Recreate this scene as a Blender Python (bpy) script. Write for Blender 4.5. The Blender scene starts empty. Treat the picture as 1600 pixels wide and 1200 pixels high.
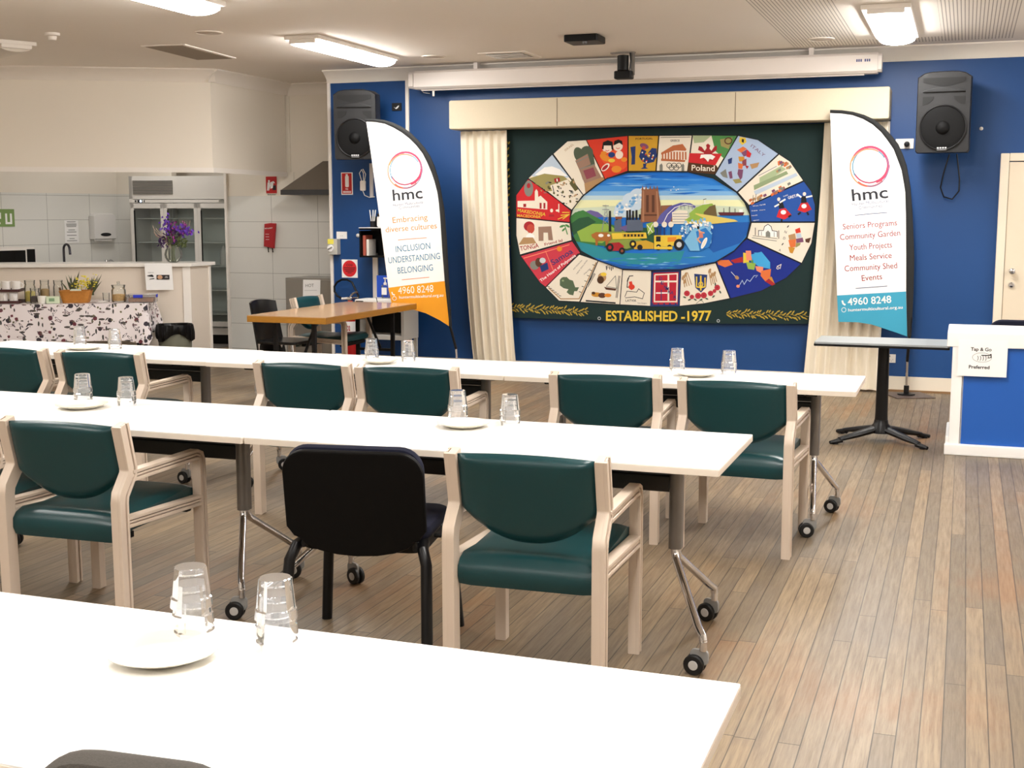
import bpy, bmesh, math, random
from mathutils import Vector, Matrix
R = math.radians
random.seed(7)
SC = bpy.context.scene
COL = SC.collection

# ---------------------------------------------------------------- camera
cam = bpy.data.cameras.new('camera'); cam.sensor_fit = 'HORIZONTAL'; cam.sensor_width = 36.0
cam.lens = 36.0*1967.4/1600; cam.clip_start = .05; cam.clip_end = 60
camo = bpy.data.objects.new('camera', cam); COL.objects.link(camo)
yaw, pit = -0.343532, 0.134239
fw = Vector((math.sin(yaw)*math.cos(pit), math.cos(yaw)*math.cos(pit), -math.sin(pit)))
rt = Vector((math.cos(yaw), -math.sin(yaw), 0)); up = rt.cross(fw)
m = Matrix((rt, up, -fw)).transposed().to_4x4(); m.translation = (0, 0, 1.555)
camo.matrix_world = m
SC.camera = camo

# ---------------------------------------------------------------- world, exposure
w = bpy.data.worlds.new('world'); SC.world = w; w.use_nodes = True
w.node_tree.nodes['Background'].inputs[0].default_value = (1, .96, .9, 1)
w.node_tree.nodes['Background'].inputs[1].default_value = .3
SC.view_settings.view_transform = 'Standard'; SC.view_settings.look = 'None'
SC.view_settings.exposure = 1.14; SC.view_settings.gamma = 1
LAMP = 24.0          # brightness of the fluorescent diffusers

# ---------------------------------------------------------------- materials
def lin(c):
    if isinstance(c, str): c = tuple(int(c[i:i+2], 16)/255 for i in (0, 2, 4))
    return tuple((x/12.92 if x <= .04045 else ((x+.055)/1.055)**2.4) for x in c)
MATS = {}
def mat(name, col='808080', rough=.5, metal=0., spec=.5, bump=0., bscale=200., var=0., vscale=8., trans=0., ior=1.45, emit=0., coat=0., stretch=None):
    if name in MATS: return MATS[name]
    m = bpy.data.materials.new(name); m.use_nodes = True; MATS[name] = m
    nt = m.node_tree; N = nt.nodes; L = nt.links; b = N['Principled BSDF']
    c = lin(col); b.inputs['Base Color'].default_value = (*c, 1); m.diffuse_color = (*c, 1)
    b.inputs['Roughness'].default_value = rough; b.inputs['Metallic'].default_value = metal
    b.inputs['Specular IOR Level'].default_value = spec; b.inputs['IOR'].default_value = ior
    b.inputs['Transmission Weight'].default_value = trans; b.inputs['Coat Weight'].default_value = coat
    if emit: b.inputs['Emission Color'].default_value = (*c, 1); b.inputs['Emission Strength'].default_value = emit
    if bump or var:
        tc = N.new('ShaderNodeTexCoord'); src = tc.outputs['Object']
        if stretch:
            mp = N.new('ShaderNodeMapping'); mp.inputs['Scale'].default_value = stretch; L.new(src, mp.inputs[0]); src = mp.outputs[0]
    if var:
        n = N.new('ShaderNodeTexNoise'); n.inputs['Scale'].default_value = vscale; n.inputs['Detail'].default_value = 4; L.new(src, n.inputs['Vector'])
        mx = N.new('ShaderNodeMix'); mx.data_type = 'RGBA'; L.new(n.outputs[0], mx.inputs[0])
        mx.inputs[6].default_value = (*[x*(1-var) for x in c], 1); mx.inputs[7].default_value = (*[min(1, x*(1+var)) for x in c], 1)
        L.new(mx.outputs[2], b.inputs['Base Color'])
    if bump:
        n = N.new('ShaderNodeTexNoise'); n.inputs['Scale'].default_value = bscale; n.inputs['Detail'].default_value = 3; L.new(src, n.inputs['Vector'])
        bp = N.new('ShaderNodeBump'); bp.inputs['Strength'].default_value = bump; bp.inputs['Distance'].default_value = .002
        L.new(n.outputs[0], bp.inputs['Height']); L.new(bp.outputs[0], b.inputs['Normal'])
    return m
def glassmat(name, tint=(1, 1, 1), gloss=.6, whiten=0.):
    """thin clear glass: see-through with a fresnel reflection"""
    if name in MATS: return MATS[name]
    m = bpy.data.materials.new(name); m.use_nodes = True; MATS[name] = m
    nt = m.node_tree; N = nt.nodes; L = nt.links; N.remove(N['Principled BSDF'])
    t = N.new('ShaderNodeBsdfTransparent'); t.inputs[0].default_value = (*tint, 1)
    g = N.new('ShaderNodeBsdfGlossy'); g.inputs['Roughness'].default_value = .03
    lw = N.new('ShaderNodeLayerWeight'); lw.inputs[0].default_value = gloss
    mx = N.new('ShaderNodeMixShader'); L.new(lw.outputs[0], mx.inputs[0]); L.new(t.outputs[0], mx.inputs[1]); L.new(g.outputs[0], mx.inputs[2])
    if whiten:
        d = N.new('ShaderNodeBsdfDiffuse'); m2 = N.new('ShaderNodeMixShader'); m2.inputs[0].default_value = whiten; L.new(mx.outputs[0], m2.inputs[1]); L.new(d.outputs[0], m2.inputs[2]); mx = m2
    L.new(mx.outputs[0], N['Material Output'].inputs[0]); return m
class G:
    """small node-graph helper for the procedural surfaces"""
    def __init__(s, name, rough=.5, spec=.5):
        s.m = bpy.data.materials.new(name); s.m.use_nodes = True; MATS[name] = s.m
        s.N = s.m.node_tree.nodes; s.L = s.m.node_tree.links; s.b = s.N['Principled BSDF']
        s.b.inputs['Roughness'].default_value = rough; s.b.inputs['Specular IOR Level'].default_value = spec
        tc = s.N.new('ShaderNodeTexCoord'); s.obj = tc.outputs['Object']
        sp = s.N.new('ShaderNodeSeparateXYZ'); s.L.new(s.obj, sp.inputs[0]); s.x, s.y, s.z = sp.outputs
    def put(s, v, inp):
        if isinstance(v, (int, float)): inp.default_value = v
        elif isinstance(v, (tuple, list)): inp.default_value = (*v, 1) if len(v) == 3 and len(inp.default_value) == 4 else v
        else: s.L.new(v, inp)
    def math(s, op, a, b=0., c=0.):
        n = s.N.new('ShaderNodeMath'); n.operation = op
        for i, v in enumerate((a, b, c)): s.put(v, n.inputs[i])
        return n.outputs[0]
    def vec(s, x, y, z):
        n = s.N.new('ShaderNodeCombineXYZ')
        for i, v in enumerate((x, y, z)): s.put(v, n.inputs[i])
        return n.outputs[0]
    def noise(s, v, scale=5, detail=3, rough=.5):
        n = s.N.new('ShaderNodeTexNoise'); s.put(v, n.inputs['Vector']); n.inputs['Scale'].default_value = scale
        n.inputs['Detail'].default_value = detail; n.inputs['Roughness'].default_value = rough; return n.outputs[0]
    def white(s, v):
        n = s.N.new('ShaderNodeTexWhiteNoise'); n.noise_dimensions = '3D'; s.put(v, n.inputs['Vector']); return n.outputs['Value']
    def mix(s, f, a, b):
        n = s.N.new('ShaderNodeMix'); n.data_type = 'RGBA'; s.put(f, n.inputs[0]); s.put(a, n.inputs[6]); s.put(b, n.inputs[7]); return n.outputs[2]
    def ramp(s, f, stops):
        n = s.N.new('ShaderNodeValToRGB'); s.put(f, n.inputs[0]); e = n.color_ramp.elements
        while len(e) < len(stops): e.new(.5)
        for i, (p, c) in enumerate(stops): e[i].position = p; e[i].color = (*c, 1)
        return n.outputs[0]
    def bump(s, h, strength=.3, dist=.002):
        n = s.N.new('ShaderNodeBump'); n.inputs['Strength'].default_value = strength; n.inputs['Distance'].default_value = dist
        s.L.new(h, n.inputs['Height']); s.L.new(n.outputs[0], s.b.inputs['Normal'])
    def col(s, v): s.put(v, s.b.inputs['Base Color'])

# ---------------------------------------------------------------- mesh builder
def offset_line(pts, d, closed=False):
    """polyline shifted sideways by d with mitred corners (2-D)"""
    n = len(pts); out = []
    for i in range(n):
        p = Vector(pts[i][:2])
        a = Vector(pts[i-1][:2]) if i > 0 or closed else None
        b = Vector(pts[(i+1) % n][:2]) if i < n-1 or closed else None
        d1 = (p-a).normalized() if a is not None and (p-a).length > 1e-9 else None
        d2 = (b-p).normalized() if b is not None and (b-p).length > 1e-9 else None
        if d1 is None: d1 = d2
        if d2 is None: d2 = d1
        if d1 is None: out.append(p); continue
        n1 = Vector((-d1.y, d1.x)); n2 = Vector((-d2.y, d2.x)); mv = n1+n2
        if mv.length < .3: mv = n1
        else: mv = mv/ max(.35, mv.dot(n1)) if mv.dot(n1) > .35 else mv.normalized()
        out.append(p+mv*d)
    return out
GLY = {}
def glyphs(s, bold):
    k = (s, bold)
    if k in GLY: return GLY[k]
    def raw(t):
        cu = bpy.data.curves.new('t', 'FONT'); cu.body = t; cu.fill_mode = 'FRONT'; cu.resolution_u = 3; cu.offset = .012*bold
        o = bpy.data.objects.new('t', cu); COL.objects.link(o)
        dg = bpy.context.evaluated_depsgraph_get(); me = bpy.data.meshes.new_from_object(o.evaluated_get(dg))
        v = [(q.co.x, q.co.y) for q in me.vertices]; f = [tuple(p.vertices) for p in me.polygons]
        bpy.data.objects.remove(o); bpy.data.curves.remove(cu); bpy.data.meshes.remove(me); return v, f
    v, f = raw(s)
    if not v: GLY[k] = ([], []); return GLY[k]
    x0 = min(q[0] for q in v); x1 = max(q[0] for q in v)
    GLY[k] = ([((q[0]-x0)/(x1-x0), q[1]/.72) for q in v], f); return GLY[k]
class MB:
    def __init__(s, m=None):
        s.bm = bmesh.new(); s.mats = []; s.cur = 0
        if m: s.use(m)
    def use(s, m):
        if m not in s.mats: s.mats.append(m)
        s.cur = s.mats.index(m); return s
    def face(s, vs):
        try: f = s.bm.faces.new(vs)
        except ValueError: return None
        f.material_index = s.cur; return f
    def add(s, verts, faces, M=None):
        vs = [s.bm.verts.new(M @ Vector(v) if M is not None else v) for v in verts]
        return vs, [q for q in (s.face([vs[i] for i in f]) for f in faces) if q]
    def box(s, c, d, bev=0., M=None, seg=2):
        x, y, z = (k/2 for k in d)
        vv = [Vector((a*x, b*y, e*z)) for a in (-1, 1) for b in (-1, 1) for e in (-1, 1)]
        T = Matrix.Translation(c) @ (M.to_4x4() if M is not None else Matrix.Identity(4))
        vs, fs = s.add(vv, [(0, 1, 3, 2), (4, 6, 7, 5), (0, 4, 5, 1), (2, 3, 7, 6), (0, 2, 6, 4), (1, 5, 7, 3)], T)
        if bev:
            es = list({e for f in fs for e in f.edges})
            r = bmesh.ops.bevel(s.bm, geom=es, offset=min(bev, min(d)*.45), segments=seg, affect='EDGES', profile=.5)
            for f in r['faces']: f.material_index = s.cur
        return s
    def prism(s, poly, h0, h1, axis='z', bev=0., M=None, seg=2):
        mp = {'z': lambda a, b, h: (a, b, h), 'y': lambda a, b, h: (a, h, b), 'x': lambda a, b, h: (h, a, b)}[axis]
        n = len(poly)
        vs, fs = s.add([mp(p[0], p[1], h0) for p in poly]+[mp(p[0], p[1], h1) for p in poly],
            [tuple(range(n))[::-1], tuple(range(n, 2*n))]+[(i, (i+1) % n, n+(i+1) % n, n+i) for i in range(n)], M)
        bmesh.ops.recalc_face_normals(s.bm, faces=fs)
        if bev:
            r = bmesh.ops.bevel(s.bm, geom=list({e for f in fs[:2] for e in f.edges}), offset=bev, segments=seg, affect='EDGES', profile=.5)
            for f in r['faces']: f.material_index = s.cur
        return s
    def ribbon(s, path, a, b, h0, h1, axis='x', bev=0.):
        """bar of rectangular section along a bent line in a plane"""
        l1 = offset_line(path, a); l2 = offset_line(path, b)
        return s.prism([tuple(p) for p in l1]+[tuple(p) for p in reversed(l2)], h0, h1, axis, bev)
    def tube(s, path, r, seg=10, caps=True, closed=False, flat=1.):
        P = [Vector(p) for p in path]; n = len(P); rr = r if isinstance(r, (list, tuple)) else [r]*n
        rings = []; nrm = None
        for i in range(n):
            if closed: t = (P[(i+1) % n]-P[i-1])
            else: t = (P[min(i+1, n-1)]-P[max(i-1, 0)])
            t.normalize()
            if nrm is None: nrm = t.orthogonal().normalized() if abs(t.z) > .9 else Vector((0, 0, 1)).cross(t).normalized()
            nrm = (nrm-t*nrm.dot(t)); nrm = nrm.normalized() if nrm.length > 1e-6 else t.orthogonal().normalized()
            bn = t.cross(nrm)
            rings.append([s.bm.verts.new(P[i]+(nrm*math.cos(2*math.pi*k/seg)+bn*math.sin(2*math.pi*k/seg)*flat)*rr[i]) for k in range(seg)])
        for i in range(n if closed else n-1):
            A, B = rings[i], rings[(i+1) % n]
            for k in range(seg): s.face([A[k], A[(k+1) % seg], B[(k+1) % seg], B[k]])
        if caps and not closed: s.face(rings[0][::-1]); s.face(rings[-1])
        return s
    def lathe(s, prof, seg=20, c=(0, 0, 0), M=None, cap0=True, cap1=True, mod=None):
        T = Matrix.Translation(c) @ (M.to_4x4() if M is not None else Matrix.Identity(4)); rings = []
        for j, (r, z) in enumerate(prof):
            ring = []
            for k in range(seg):
                a = 2*math.pi*k/seg; q = r*(mod(j, k) if mod else 1)
                ring.append(s.bm.verts.new(T @ Vector((q*math.cos(a), q*math.sin(a), z))))
            rings.append(ring)
        for A, B in zip(rings, rings[1:]):
            for k in range(seg): s.face([A[k], A[(k+1) % seg], B[(k+1) % seg], B[k]])
        if cap0: s.face(rings[0][::-1])
        if cap1: s.face(rings[-1])
        return s
    def ball(s, c, r, sc=(1, 1, 1), seg=12, rings=8, M=None):
        pr = [(math.sin(math.pi*i/rings), -math.cos(math.pi*i/rings)) for i in range(1, rings)]
        T = (M.to_4x4() if M is not None else Matrix.Identity(4)) @ Matrix.Diagonal((r*sc[0], r*sc[1], r*sc[2], 1))
        return s.lathe(pr, seg, (0, 0, 0), Matrix.Translation(c) @ T)
    def grid(s, fn, nu, nv, closeu=False):
        V = [[s.bm.verts.new(fn(i/(nu if closeu else nu-1), j/(nv-1))) for j in range(nv)] for i in range(nu)]
        for i in range(nu if closeu else nu-1):
            for j in range(nv-1):
                k = (i+1) % nu; s.face([V[i][j], V[k][j], V[k][j+1], V[i][j+1]])
        return V
    def text(s, t, o, xv, yv, bold=0):
        """flat lettering: o = start of the baseline, xv = full width vector, yv = height of a capital"""
        v, f = glyphs(t, bold); o, xv, yv = Vector(o), Vector(xv), Vector(yv)
        s.add([o+xv*a+yv*b for a, b in v], f); return s
    def build(s, name, parent=None, ang=35, loc=None):
        bmesh.ops.remove_doubles(s.bm, verts=s.bm.verts, dist=1e-7)
        me = bpy.data.meshes.new(name); s.bm.to_mesh(me); s.bm.free()
        for q in s.mats: me.materials.append(q)
        if ang:
            me.polygons.foreach_set('use_smooth', [True]*len(me.polygons)); me.set_sharp_from_angle(angle=R(ang))
        o = bpy.data.objects.new(name, me); COL.objects.link(o)
        if ang and len(me.polygons) < 4000: wn = o.modifiers.new('weighted_normals', 'WEIGHTED_NORMAL'); wn.keep_sharp = True
        if parent: o.parent = parent
        if loc: o.location = loc
        return o
def tag(o, label=None, cat=None, group=None, kind=None):
    if label: o['label'] = label
    if cat: o['category'] = cat
    if group: o['group'] = group
    if kind: o['kind'] = kind
    return o
def thing(name, label, cat, loc=(0, 0, 0), rz=0., group=None):
    o = bpy.data.objects.new(name, None); COL.objects.link(o); o.location = loc; o.rotation_euler = (0, 0, rz); o.empty_display_size = .1
    return tag(o, label, cat, group)
def struct(mb, name, parent=None, label=None, ang=35):
    o = mb.build(name, parent, ang)
    if not parent: o['kind'] = 'structure'
    return o
KIDS = {}
def kids(o): return [c for c in bpy.data.objects if c.parent == o]
def dup(root, loc, rz, label, group=None):
    def cp(o, par):
        c = o.copy(); COL.objects.link(c)
        if par: c.parent = par
        for ch in kids(o): cp(ch, c)
        return c
    c = cp(root, None); c.location = loc; c.rotation_euler = (0, 0, rz); c['label'] = label
    if group: c['group'] = group
    return c
def rrect(x0, x1, y0, y1, r, n=5):
    out = []
    for cx, cy, a in ((x1-r, y1-r, 0), (x0+r, y1-r, 90), (x0+r, y0+r, 180), (x1-r, y0+r, 270)):
        for i in range(n+1): t = R(a+90*i/n); out.append((cx+r*math.cos(t), cy+r*math.sin(t)))
    return out
def pairs(t): return [(t[i]/1000, t[i+1]/1000) for i in range(0, len(t), 2)]

# ---------------------------------------------------------------- common materials
WHITE = mat('white_paint', 'efe9e2', .5)
CREAMW = mat('cream_wall_paint', 'ebe3d6', .6, bump=.05, bscale=120)
CEILW = mat('ceiling_paint', 'efe8df', .8)
BLUEW = mat('blue_wall_paint', '144580', .45, bump=.06, bscale=150, var=.05, vscale=2)
BEIGE = mat('beige_moulding', 'd2c1b0', .35)
CHROME = mat('chrome', 'd8d8dc', .12, 1.)
STEEL = mat('brushed_steel', 'a8a6a2', .35, 1.)
BLACKP = mat('black_plastic', '09090a', .45, spec=.3)
BLACKM = mat('black_metal', '101012', .35, .3)
GREYP = mat('grey_plastic', '8d8c8a', .5)
PAPER = mat('white_paper', 'f4f3f2', .7)
INK = mat('black_ink', '17171a', .6)
RED = mat('red_paint', 'b81a1c', .4)
# ================================================================ the room
Y0, YW, ZC, XR = -4.0, 11.54, 2.97, 4.2
# floor: narrow worn hardwood boards running towards the far wall
g = G('worn_floorboards', .38, .45)
bw = .0655
bi = g.math('FLOOR', g.math('DIVIDE', g.x, bw)); fr = g.math('FRACT', g.math('DIVIDE', g.x, bw))
rnd = g.white(g.vec(bi, 3.3, 7.1)); ys = g.math('ADD', g.math('DIVIDE', g.y, 2.1), g.math('MULTIPLY', rnd, 7.0))
bj = g.math('FLOOR', ys); fy = g.math('FRACT', ys); r2 = g.white(g.vec(bi, bj, 1.7))
grain = g.noise(g.vec(g.math('MULTIPLY', g.x, 90.), g.math('MULTIPLY', g.y, 4.5), r2), 1., 5, .65)
fine = g.noise(g.vec(g.math('MULTIPLY', g.x, 300.), g.math('MULTIPLY', g.y, 20.), r2), 1., 3, .6)
base = g.ramp(r2, [(0., lin('665840')), (.3, lin('7a6950')), (.55, lin('88755a')), (.8, lin('937d5e')), (1., lin('74634e'))])
base = g.mix(g.math('MULTIPLY', g.math('SUBTRACT', grain, .36), 2.0), base, lin('4c3c2d'))
base = g.mix(g.math('MULTIPLY', fine, .35), base, lin('a08d78'))
wear = g.noise(g.vec(g.math('MULTIPLY', g.x, 1.6), g.math('MULTIPLY', g.y, .8), 2.), 1., 4, .6)
oran = g.math('MULTIPLY', g.math('SMOOTH_MIN', g.math('MAXIMUM', g.math('MULTIPLY', g.math('SUBTRACT', g.math('ADD', g.math('ADD', wear, g.math('MULTIPLY', r2, .12)), g.math('MULTIPLY', grain, .12)), .67), 6.), 0.), 1., .2), .5)
base = g.mix(oran, base, lin('8e6238'))
gry = g.math('MULTIPLY', g.math('MAXIMUM', g.math('MINIMUM', g.math('MULTIPLY', g.math('SUBTRACT', .56, g.math('ADD', wear, g.math('MULTIPLY', r2, .1))), 6.), 1.), 0.), .40)
base = g.mix(gry, base, lin('6f665d'))
seam = g.math('MAXIMUM', g.math('LESS_THAN', fr, .055), g.math('LESS_THAN', fy, .0022))
base = g.mix(g.math('MULTIPLY', seam, .8), base, lin('2a1f16'))
g.col(base); g.put(g.math('ADD', .27, g.math('MULTIPLY', grain, .3)), g.b.inputs['Roughness'])
g.bump(g.math('SUBTRACT', g.math('MULTIPLY', grain, .3), seam), .25, .0015)
FLOOR = g.m
b = MB(FLOOR); b.box((-4, 5.1, -.05), (16.6, 18.4, .1)); struct(b, 'floor')
# ceiling with rows of fine slots over the right-hand bays
g = G('slotted_ceiling', .85, .3)
dash = g.math('MULTIPLY', g.math('LESS_THAN', g.math('FRACT', g.math('DIVIDE', g.x, .0255)), .27), g.math('LESS_THAN', g.math('FRACT', g.math('DIVIDE', g.y, .058)), .8))
inx = g.math('MULTIPLY', g.math('GREATER_THAN', g.x, -1.47), g.math('LESS_THAN', g.x, 1.0))
gap = g.math('MULTIPLY', g.math('MULTIPLY', g.math('GREATER_THAN', g.x, -.90), g.math('LESS_THAN', g.x, -.25)), g.math('MULTIPLY', g.math('GREATER_THAN', g.y, 8.9), g.math('LESS_THAN', g.y, 10.95)))
gap2 = g.math('MULTIPLY', g.math('GREATER_THAN', g.x, .30), g.math('LESS_THAN', g.x, .42))
iny = g.math('MULTIPLY', g.math('LESS_THAN', g.y, 11.25), g.math('GREATER_THAN', g.y, 3))
mk = g.math('MULTIPLY', g.math('MULTIPLY', dash, inx), g.math('MULTIPLY', iny, g.math('SUBTRACT', 1., g.math('MAXIMUM', gap, gap2))))
cl = g.noise(g.obj, .7, 3)
g.col(g.mix(g.math('MULTIPLY', mk, .75), g.mix(cl, lin('ece5dc'), lin('f2ece4')), lin('5c5148')))
g.bump(g.math('SUBTRACT', 1., mk), .5, .003)
b = MB(g.m); b.box((-4, 5.1, ZC+.05), (16.6, 18.4, .1)); struct(b, 'ceiling')
# outer walls
b = MB(BLUEW); b.box(((-6.075+XR)/2, YW+.06, ZC/2), (XR+6.075, .12, ZC)); struct(b, 'wall_back')
b = MB(CREAMW); b.box((-6.02, 12.11, ZC/2), (.105, .9, ZC)); struct(b, 'wall_partition')
b = MB(CREAMW); b.box((XR+.06, 3.8, ZC/2), (.12, 15.6, ZC)); struct(b, 'wall_right')
b = MB(CREAMW); b.box((-2.6, Y0-.06, ZC/2), (13.8, .12, ZC)); struct(b, 'wall_front')
b = MB(CREAMW); b.box((-9.48, 2.9, ZC/2), (.12, 13.8, ZC)); struct(b, 'wall_left')
# kitchen: bulkhead over the servery
KD = Vector((.885, .465)); KN = Vector((-.465, .885)); KO = Vector((-7.12, 11.02))
def kpt(s, o): q = KO+KD*s+KN*o; return (q.x, q.y)
bz = 1.985
b = MB(CREAMW)
b.prism([kpt(-2.6, 0), (KO.x, KO.y), (-7.13, 12.5), (-7.28, 12.5), (-7.27, 11.11), kpt(-2.6, .14)], bz, ZC)
struct(b, 'wall_bulkhead')
b = MB(WHITE)
b.prism([kpt(-2.61, -.012), (KO.x+.012, KO.y-.006), (-7.118, 12.5), (-7.135, 12.5), (KO.x, KO.y), kpt(-2.61, 0)], bz-.02, bz+.028)
struct(b, 'trim_1')
# tiled kitchen walls
def tiles(name, w=.586, h=.2895, u0=0., v0=0., top=1.755, flip=False):
    g = G(name, .3, .5)
    u = g.math('FRACT', g.math('DIVIDE', g.math('SUBTRACT', g.x, u0), w)); v = g.math('FRACT', g.math('DIVIDE', g.math('SUBTRACT', g.z, v0), h))
    ln = g.math('MAXIMUM', g.math('LESS_THAN', u, .007), g.math('LESS_THAN', v, .0135))
    hi = g.math('GREATER_THAN', g.z, top)
    c = g.mix(ln, lin('e2e1dc'), lin('8d8b86')); c = g.mix(hi, c, lin('ebe3d6')); g.col(c)
    g.put(g.math('ADD', .2, g.math('MULTIPLY', hi, .4)), g.b.inputs['Roughness']); return g.m
b = MB(tiles('large_white_tiles', u0=-7.366-.586*4, v0=.307)); b.box((-7.0, 12.61, ZC/2), (1.9, .12, ZC)); struct(b, 'wall_kitchen_right')
b = MB(WHITE); b.box((-7.94, 12.60, ZC/2), (.03, .16, ZC)); struct(b, 'trim_2')
b = MB(CREAMW); b.box((-9.0, 13.85, ZC/2), (4.6, .12, ZC)); struct(b, 'wall_kitchen_back')
o = struct(MB(tiles('large_white_tiles_sink', u0=-.94-.586*6, v0=.325, top=1.80)).box((-2.0, .06, ZC/2), (4.1, .12, ZC)), 'wall_kitchen_left')
ds = Vector((.29, .957)).normalized(); o.rotation_euler = (0, 0, math.atan2(ds.y, ds.x)); o.location = (-9.97, 13.2, 0)
SINK = o
b = MB(tiles('large_white_tiles_end', u0=.2, v0=.325, top=1.80)); b.box((-9.6, 13.3, ZC/2), (.9, .1, ZC)); struct(b, 'wall_kitchen_end')
b = MB(mat('grey_vinyl', '6f6a64', .5)); b.box((-7.4, 12.2, .003), (2.6, .68, .006)); b.box((-9.1, 12.0, .0025), (1.9, 2.4, .005)); struct(b, 'trim_3')
# cornices
def cove(name, p, q, inward):
    p, q, n = Vector(p), Vector(q), Vector(inward).normalized(); mb = MB(CEILW)
    pr = [(0, 2.85), (.012, 2.85), (.03, 2.885), (.065, 2.925), (.105, 2.95), (.12, 2.958), (.12, ZC), (0, ZC)]
    vs, fs = mb.add([(*(p+n*a), z) for a, z in pr]+[(*(q+n*a), z) for a, z in pr], [tuple(range(8)), tuple(range(8, 16))[::-1]]+[(i, 8+i, 8+(i+1) % 8, (i+1) % 8) for i in range(8)])
    bmesh.ops.recalc_face_normals(mb.bm, faces=fs); struct(mb, name, ang=60)
cove('trim_4', (-6.09, YW), (XR, YW), (0, -1))
cove('trim_5', kpt(-2.6, 0), kpt(.05, 0), -KN)
cove('trim_6', (KO.x, KO.y-.05), (-7.13, 12.55), (1, 0))
cove('trim_7', (-7.13, 12.55), (-6.18, 12.55), (0, -1))
b = MB(WHITE); b.box((-6.0755, YW-.004, ZC/2-.06), (.03, .03, ZC-.12)); struct(b, 'trim_8')
b = MB(WHITE); b.box((-5.215, YW-.009, 1.5), (.035, .018, 2.72)); struct(b, 'trim_9')
b = MB(mat('cream_skirting', 'e6dccb', .4)); b.box(((-6.05+.25)/2, YW-.009, .067), (6.3, .018, .134), .004)
b.box((2.75, YW-.009, .067), (2.9, .018, .134), .004); b.use(mat('brown_quad', '8a6a48', .5)).box(((-6.05+.25)/2, YW-.024, .009), (6.3, .014, .018)); struct(b, 'baseboard_back')
# door on the blue wall
DOORC = mat('cream_door_paint', 'e0d3bd', .4)
d = MB(mat('door_frame_paint', 'e6dcc9', .4))
for x in (.285, 1.205): d.box((x, YW-.02, 1.03), (.07, .05, 2.06), .006)
d.box((.745, YW-.02, 2.028), (.848, .048, .066), .006); d = struct(d, 'door_1')
MB(DOORC).box((.745, YW-.012, .995), (.845, .03, 1.985), .003).build('door_leaf', d)
k = MB(CHROME)
for z in (1.075, .955):
    M_ = Matrix.Translation((.385, YW-.027, z)) @ Matrix.Rotation(R(90), 4, 'X')
    k = MB(CHROME).lathe([(.026, 0), (.026, .006), (.012, .01), (.011, .03), (.024, .04), (.027, .052), (.022, .064), (.008, .068)] if z > 1 else [(.026, 0), (.027, .008), (.022, .014), (.018, .018), (.006, .019)], 20, M=M_)
    k.build('door_knob' if z > 1 else 'lock', d)

# ---------------------------------------------------------------- ceiling fluorescents
DIFF = bpy.data.materials.new('lit_diffuser'); DIFF.use_nodes = True
n_ = DIFF.node_tree.nodes; e_ = n_.new('ShaderNodeEmission'); e_.inputs[0].default_value = (1, .972, .93, 1); e_.inputs[1].default_value = LAMP
DIFF.node_tree.links.new(e_.outputs[0], n_['Material Output'].inputs[0])
DIFFOFF = mat('unlit_diffuser', 'd8d0c4', .4)
def fluoro(name, label, x, y, L=1.56, W=.30, lit=True, rz=0.):
    t = thing(name, label, 'ceiling light', (x, y, ZC), rz, 'fluorescent fittings on the ceiling')
    b = MB(WHITE); b.box((0, 0, -.0175), (W+.05, L+.04, .035), .008); b.box((0, L/2, -.04), (W*.9, .03, .05), .01); b.box((0, -L/2, -.04), (W*.9, .03, .05), .01); b.build('base', t)
    d = MB(DIFF if lit else DIFFOFF)
    d.prism([(W/2*math.cos(a)*1.0, -.034-.055*math.sin(a)**.8) for a in [math.pi*i/10 for i in range(11)]], -L/2+.015, L/2-.015, 'y'); d.build('diffuser', t, 50)
    return t
fluoro('ceiling_light', 'lit long ceiling light left of the projection screen', -5.06, 9.92, 1.50, .26)
fluoro('ceiling_light', 'lit ceiling light above the right speaker, nearest the slotted ceiling', -.58, 9.93, 1.54, .28)
fluoro('ceiling_light', 'lit ceiling light cut off by the top edge, upper left', -4.92, 6.80, 1.50, .30)
for i, (x, y) in enumerate([(-.58, 6.80), (-.58, 3.7), (-4.92, 3.7), (-.58, .6), (-4.92, .6), (-2.7, -2.2), (3.0, 9.9), (3.0, 6.8), (3.0, 2.6)]):
    fluoro('ceiling_light', 'lit ceiling light overhead, outside the photograph', x, y)
t = fluoro('ceiling_light', 'unlit ribbed ceiling light at the left edge over the servery', -7.95, 8.95, 1.2, .28, False, R(60))
DIM = DIFF.copy(); DIM.name = 'kitchen_fill_diffuser'; DIM.node_tree.nodes['Emission'].inputs[1].default_value = LAMP*.35
t = fluoro('ceiling_light', 'added dim fill light inside the kitchen, unseen behind the bulkhead', -8.75, 12.0, 1.2, .28, True, R(28))  # unseen fitting added only to lighten the kitchen interior
for c_ in kids(t):
    if c_.name.startswith('diffuser'): c_.data.materials[0] = DIM
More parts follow.
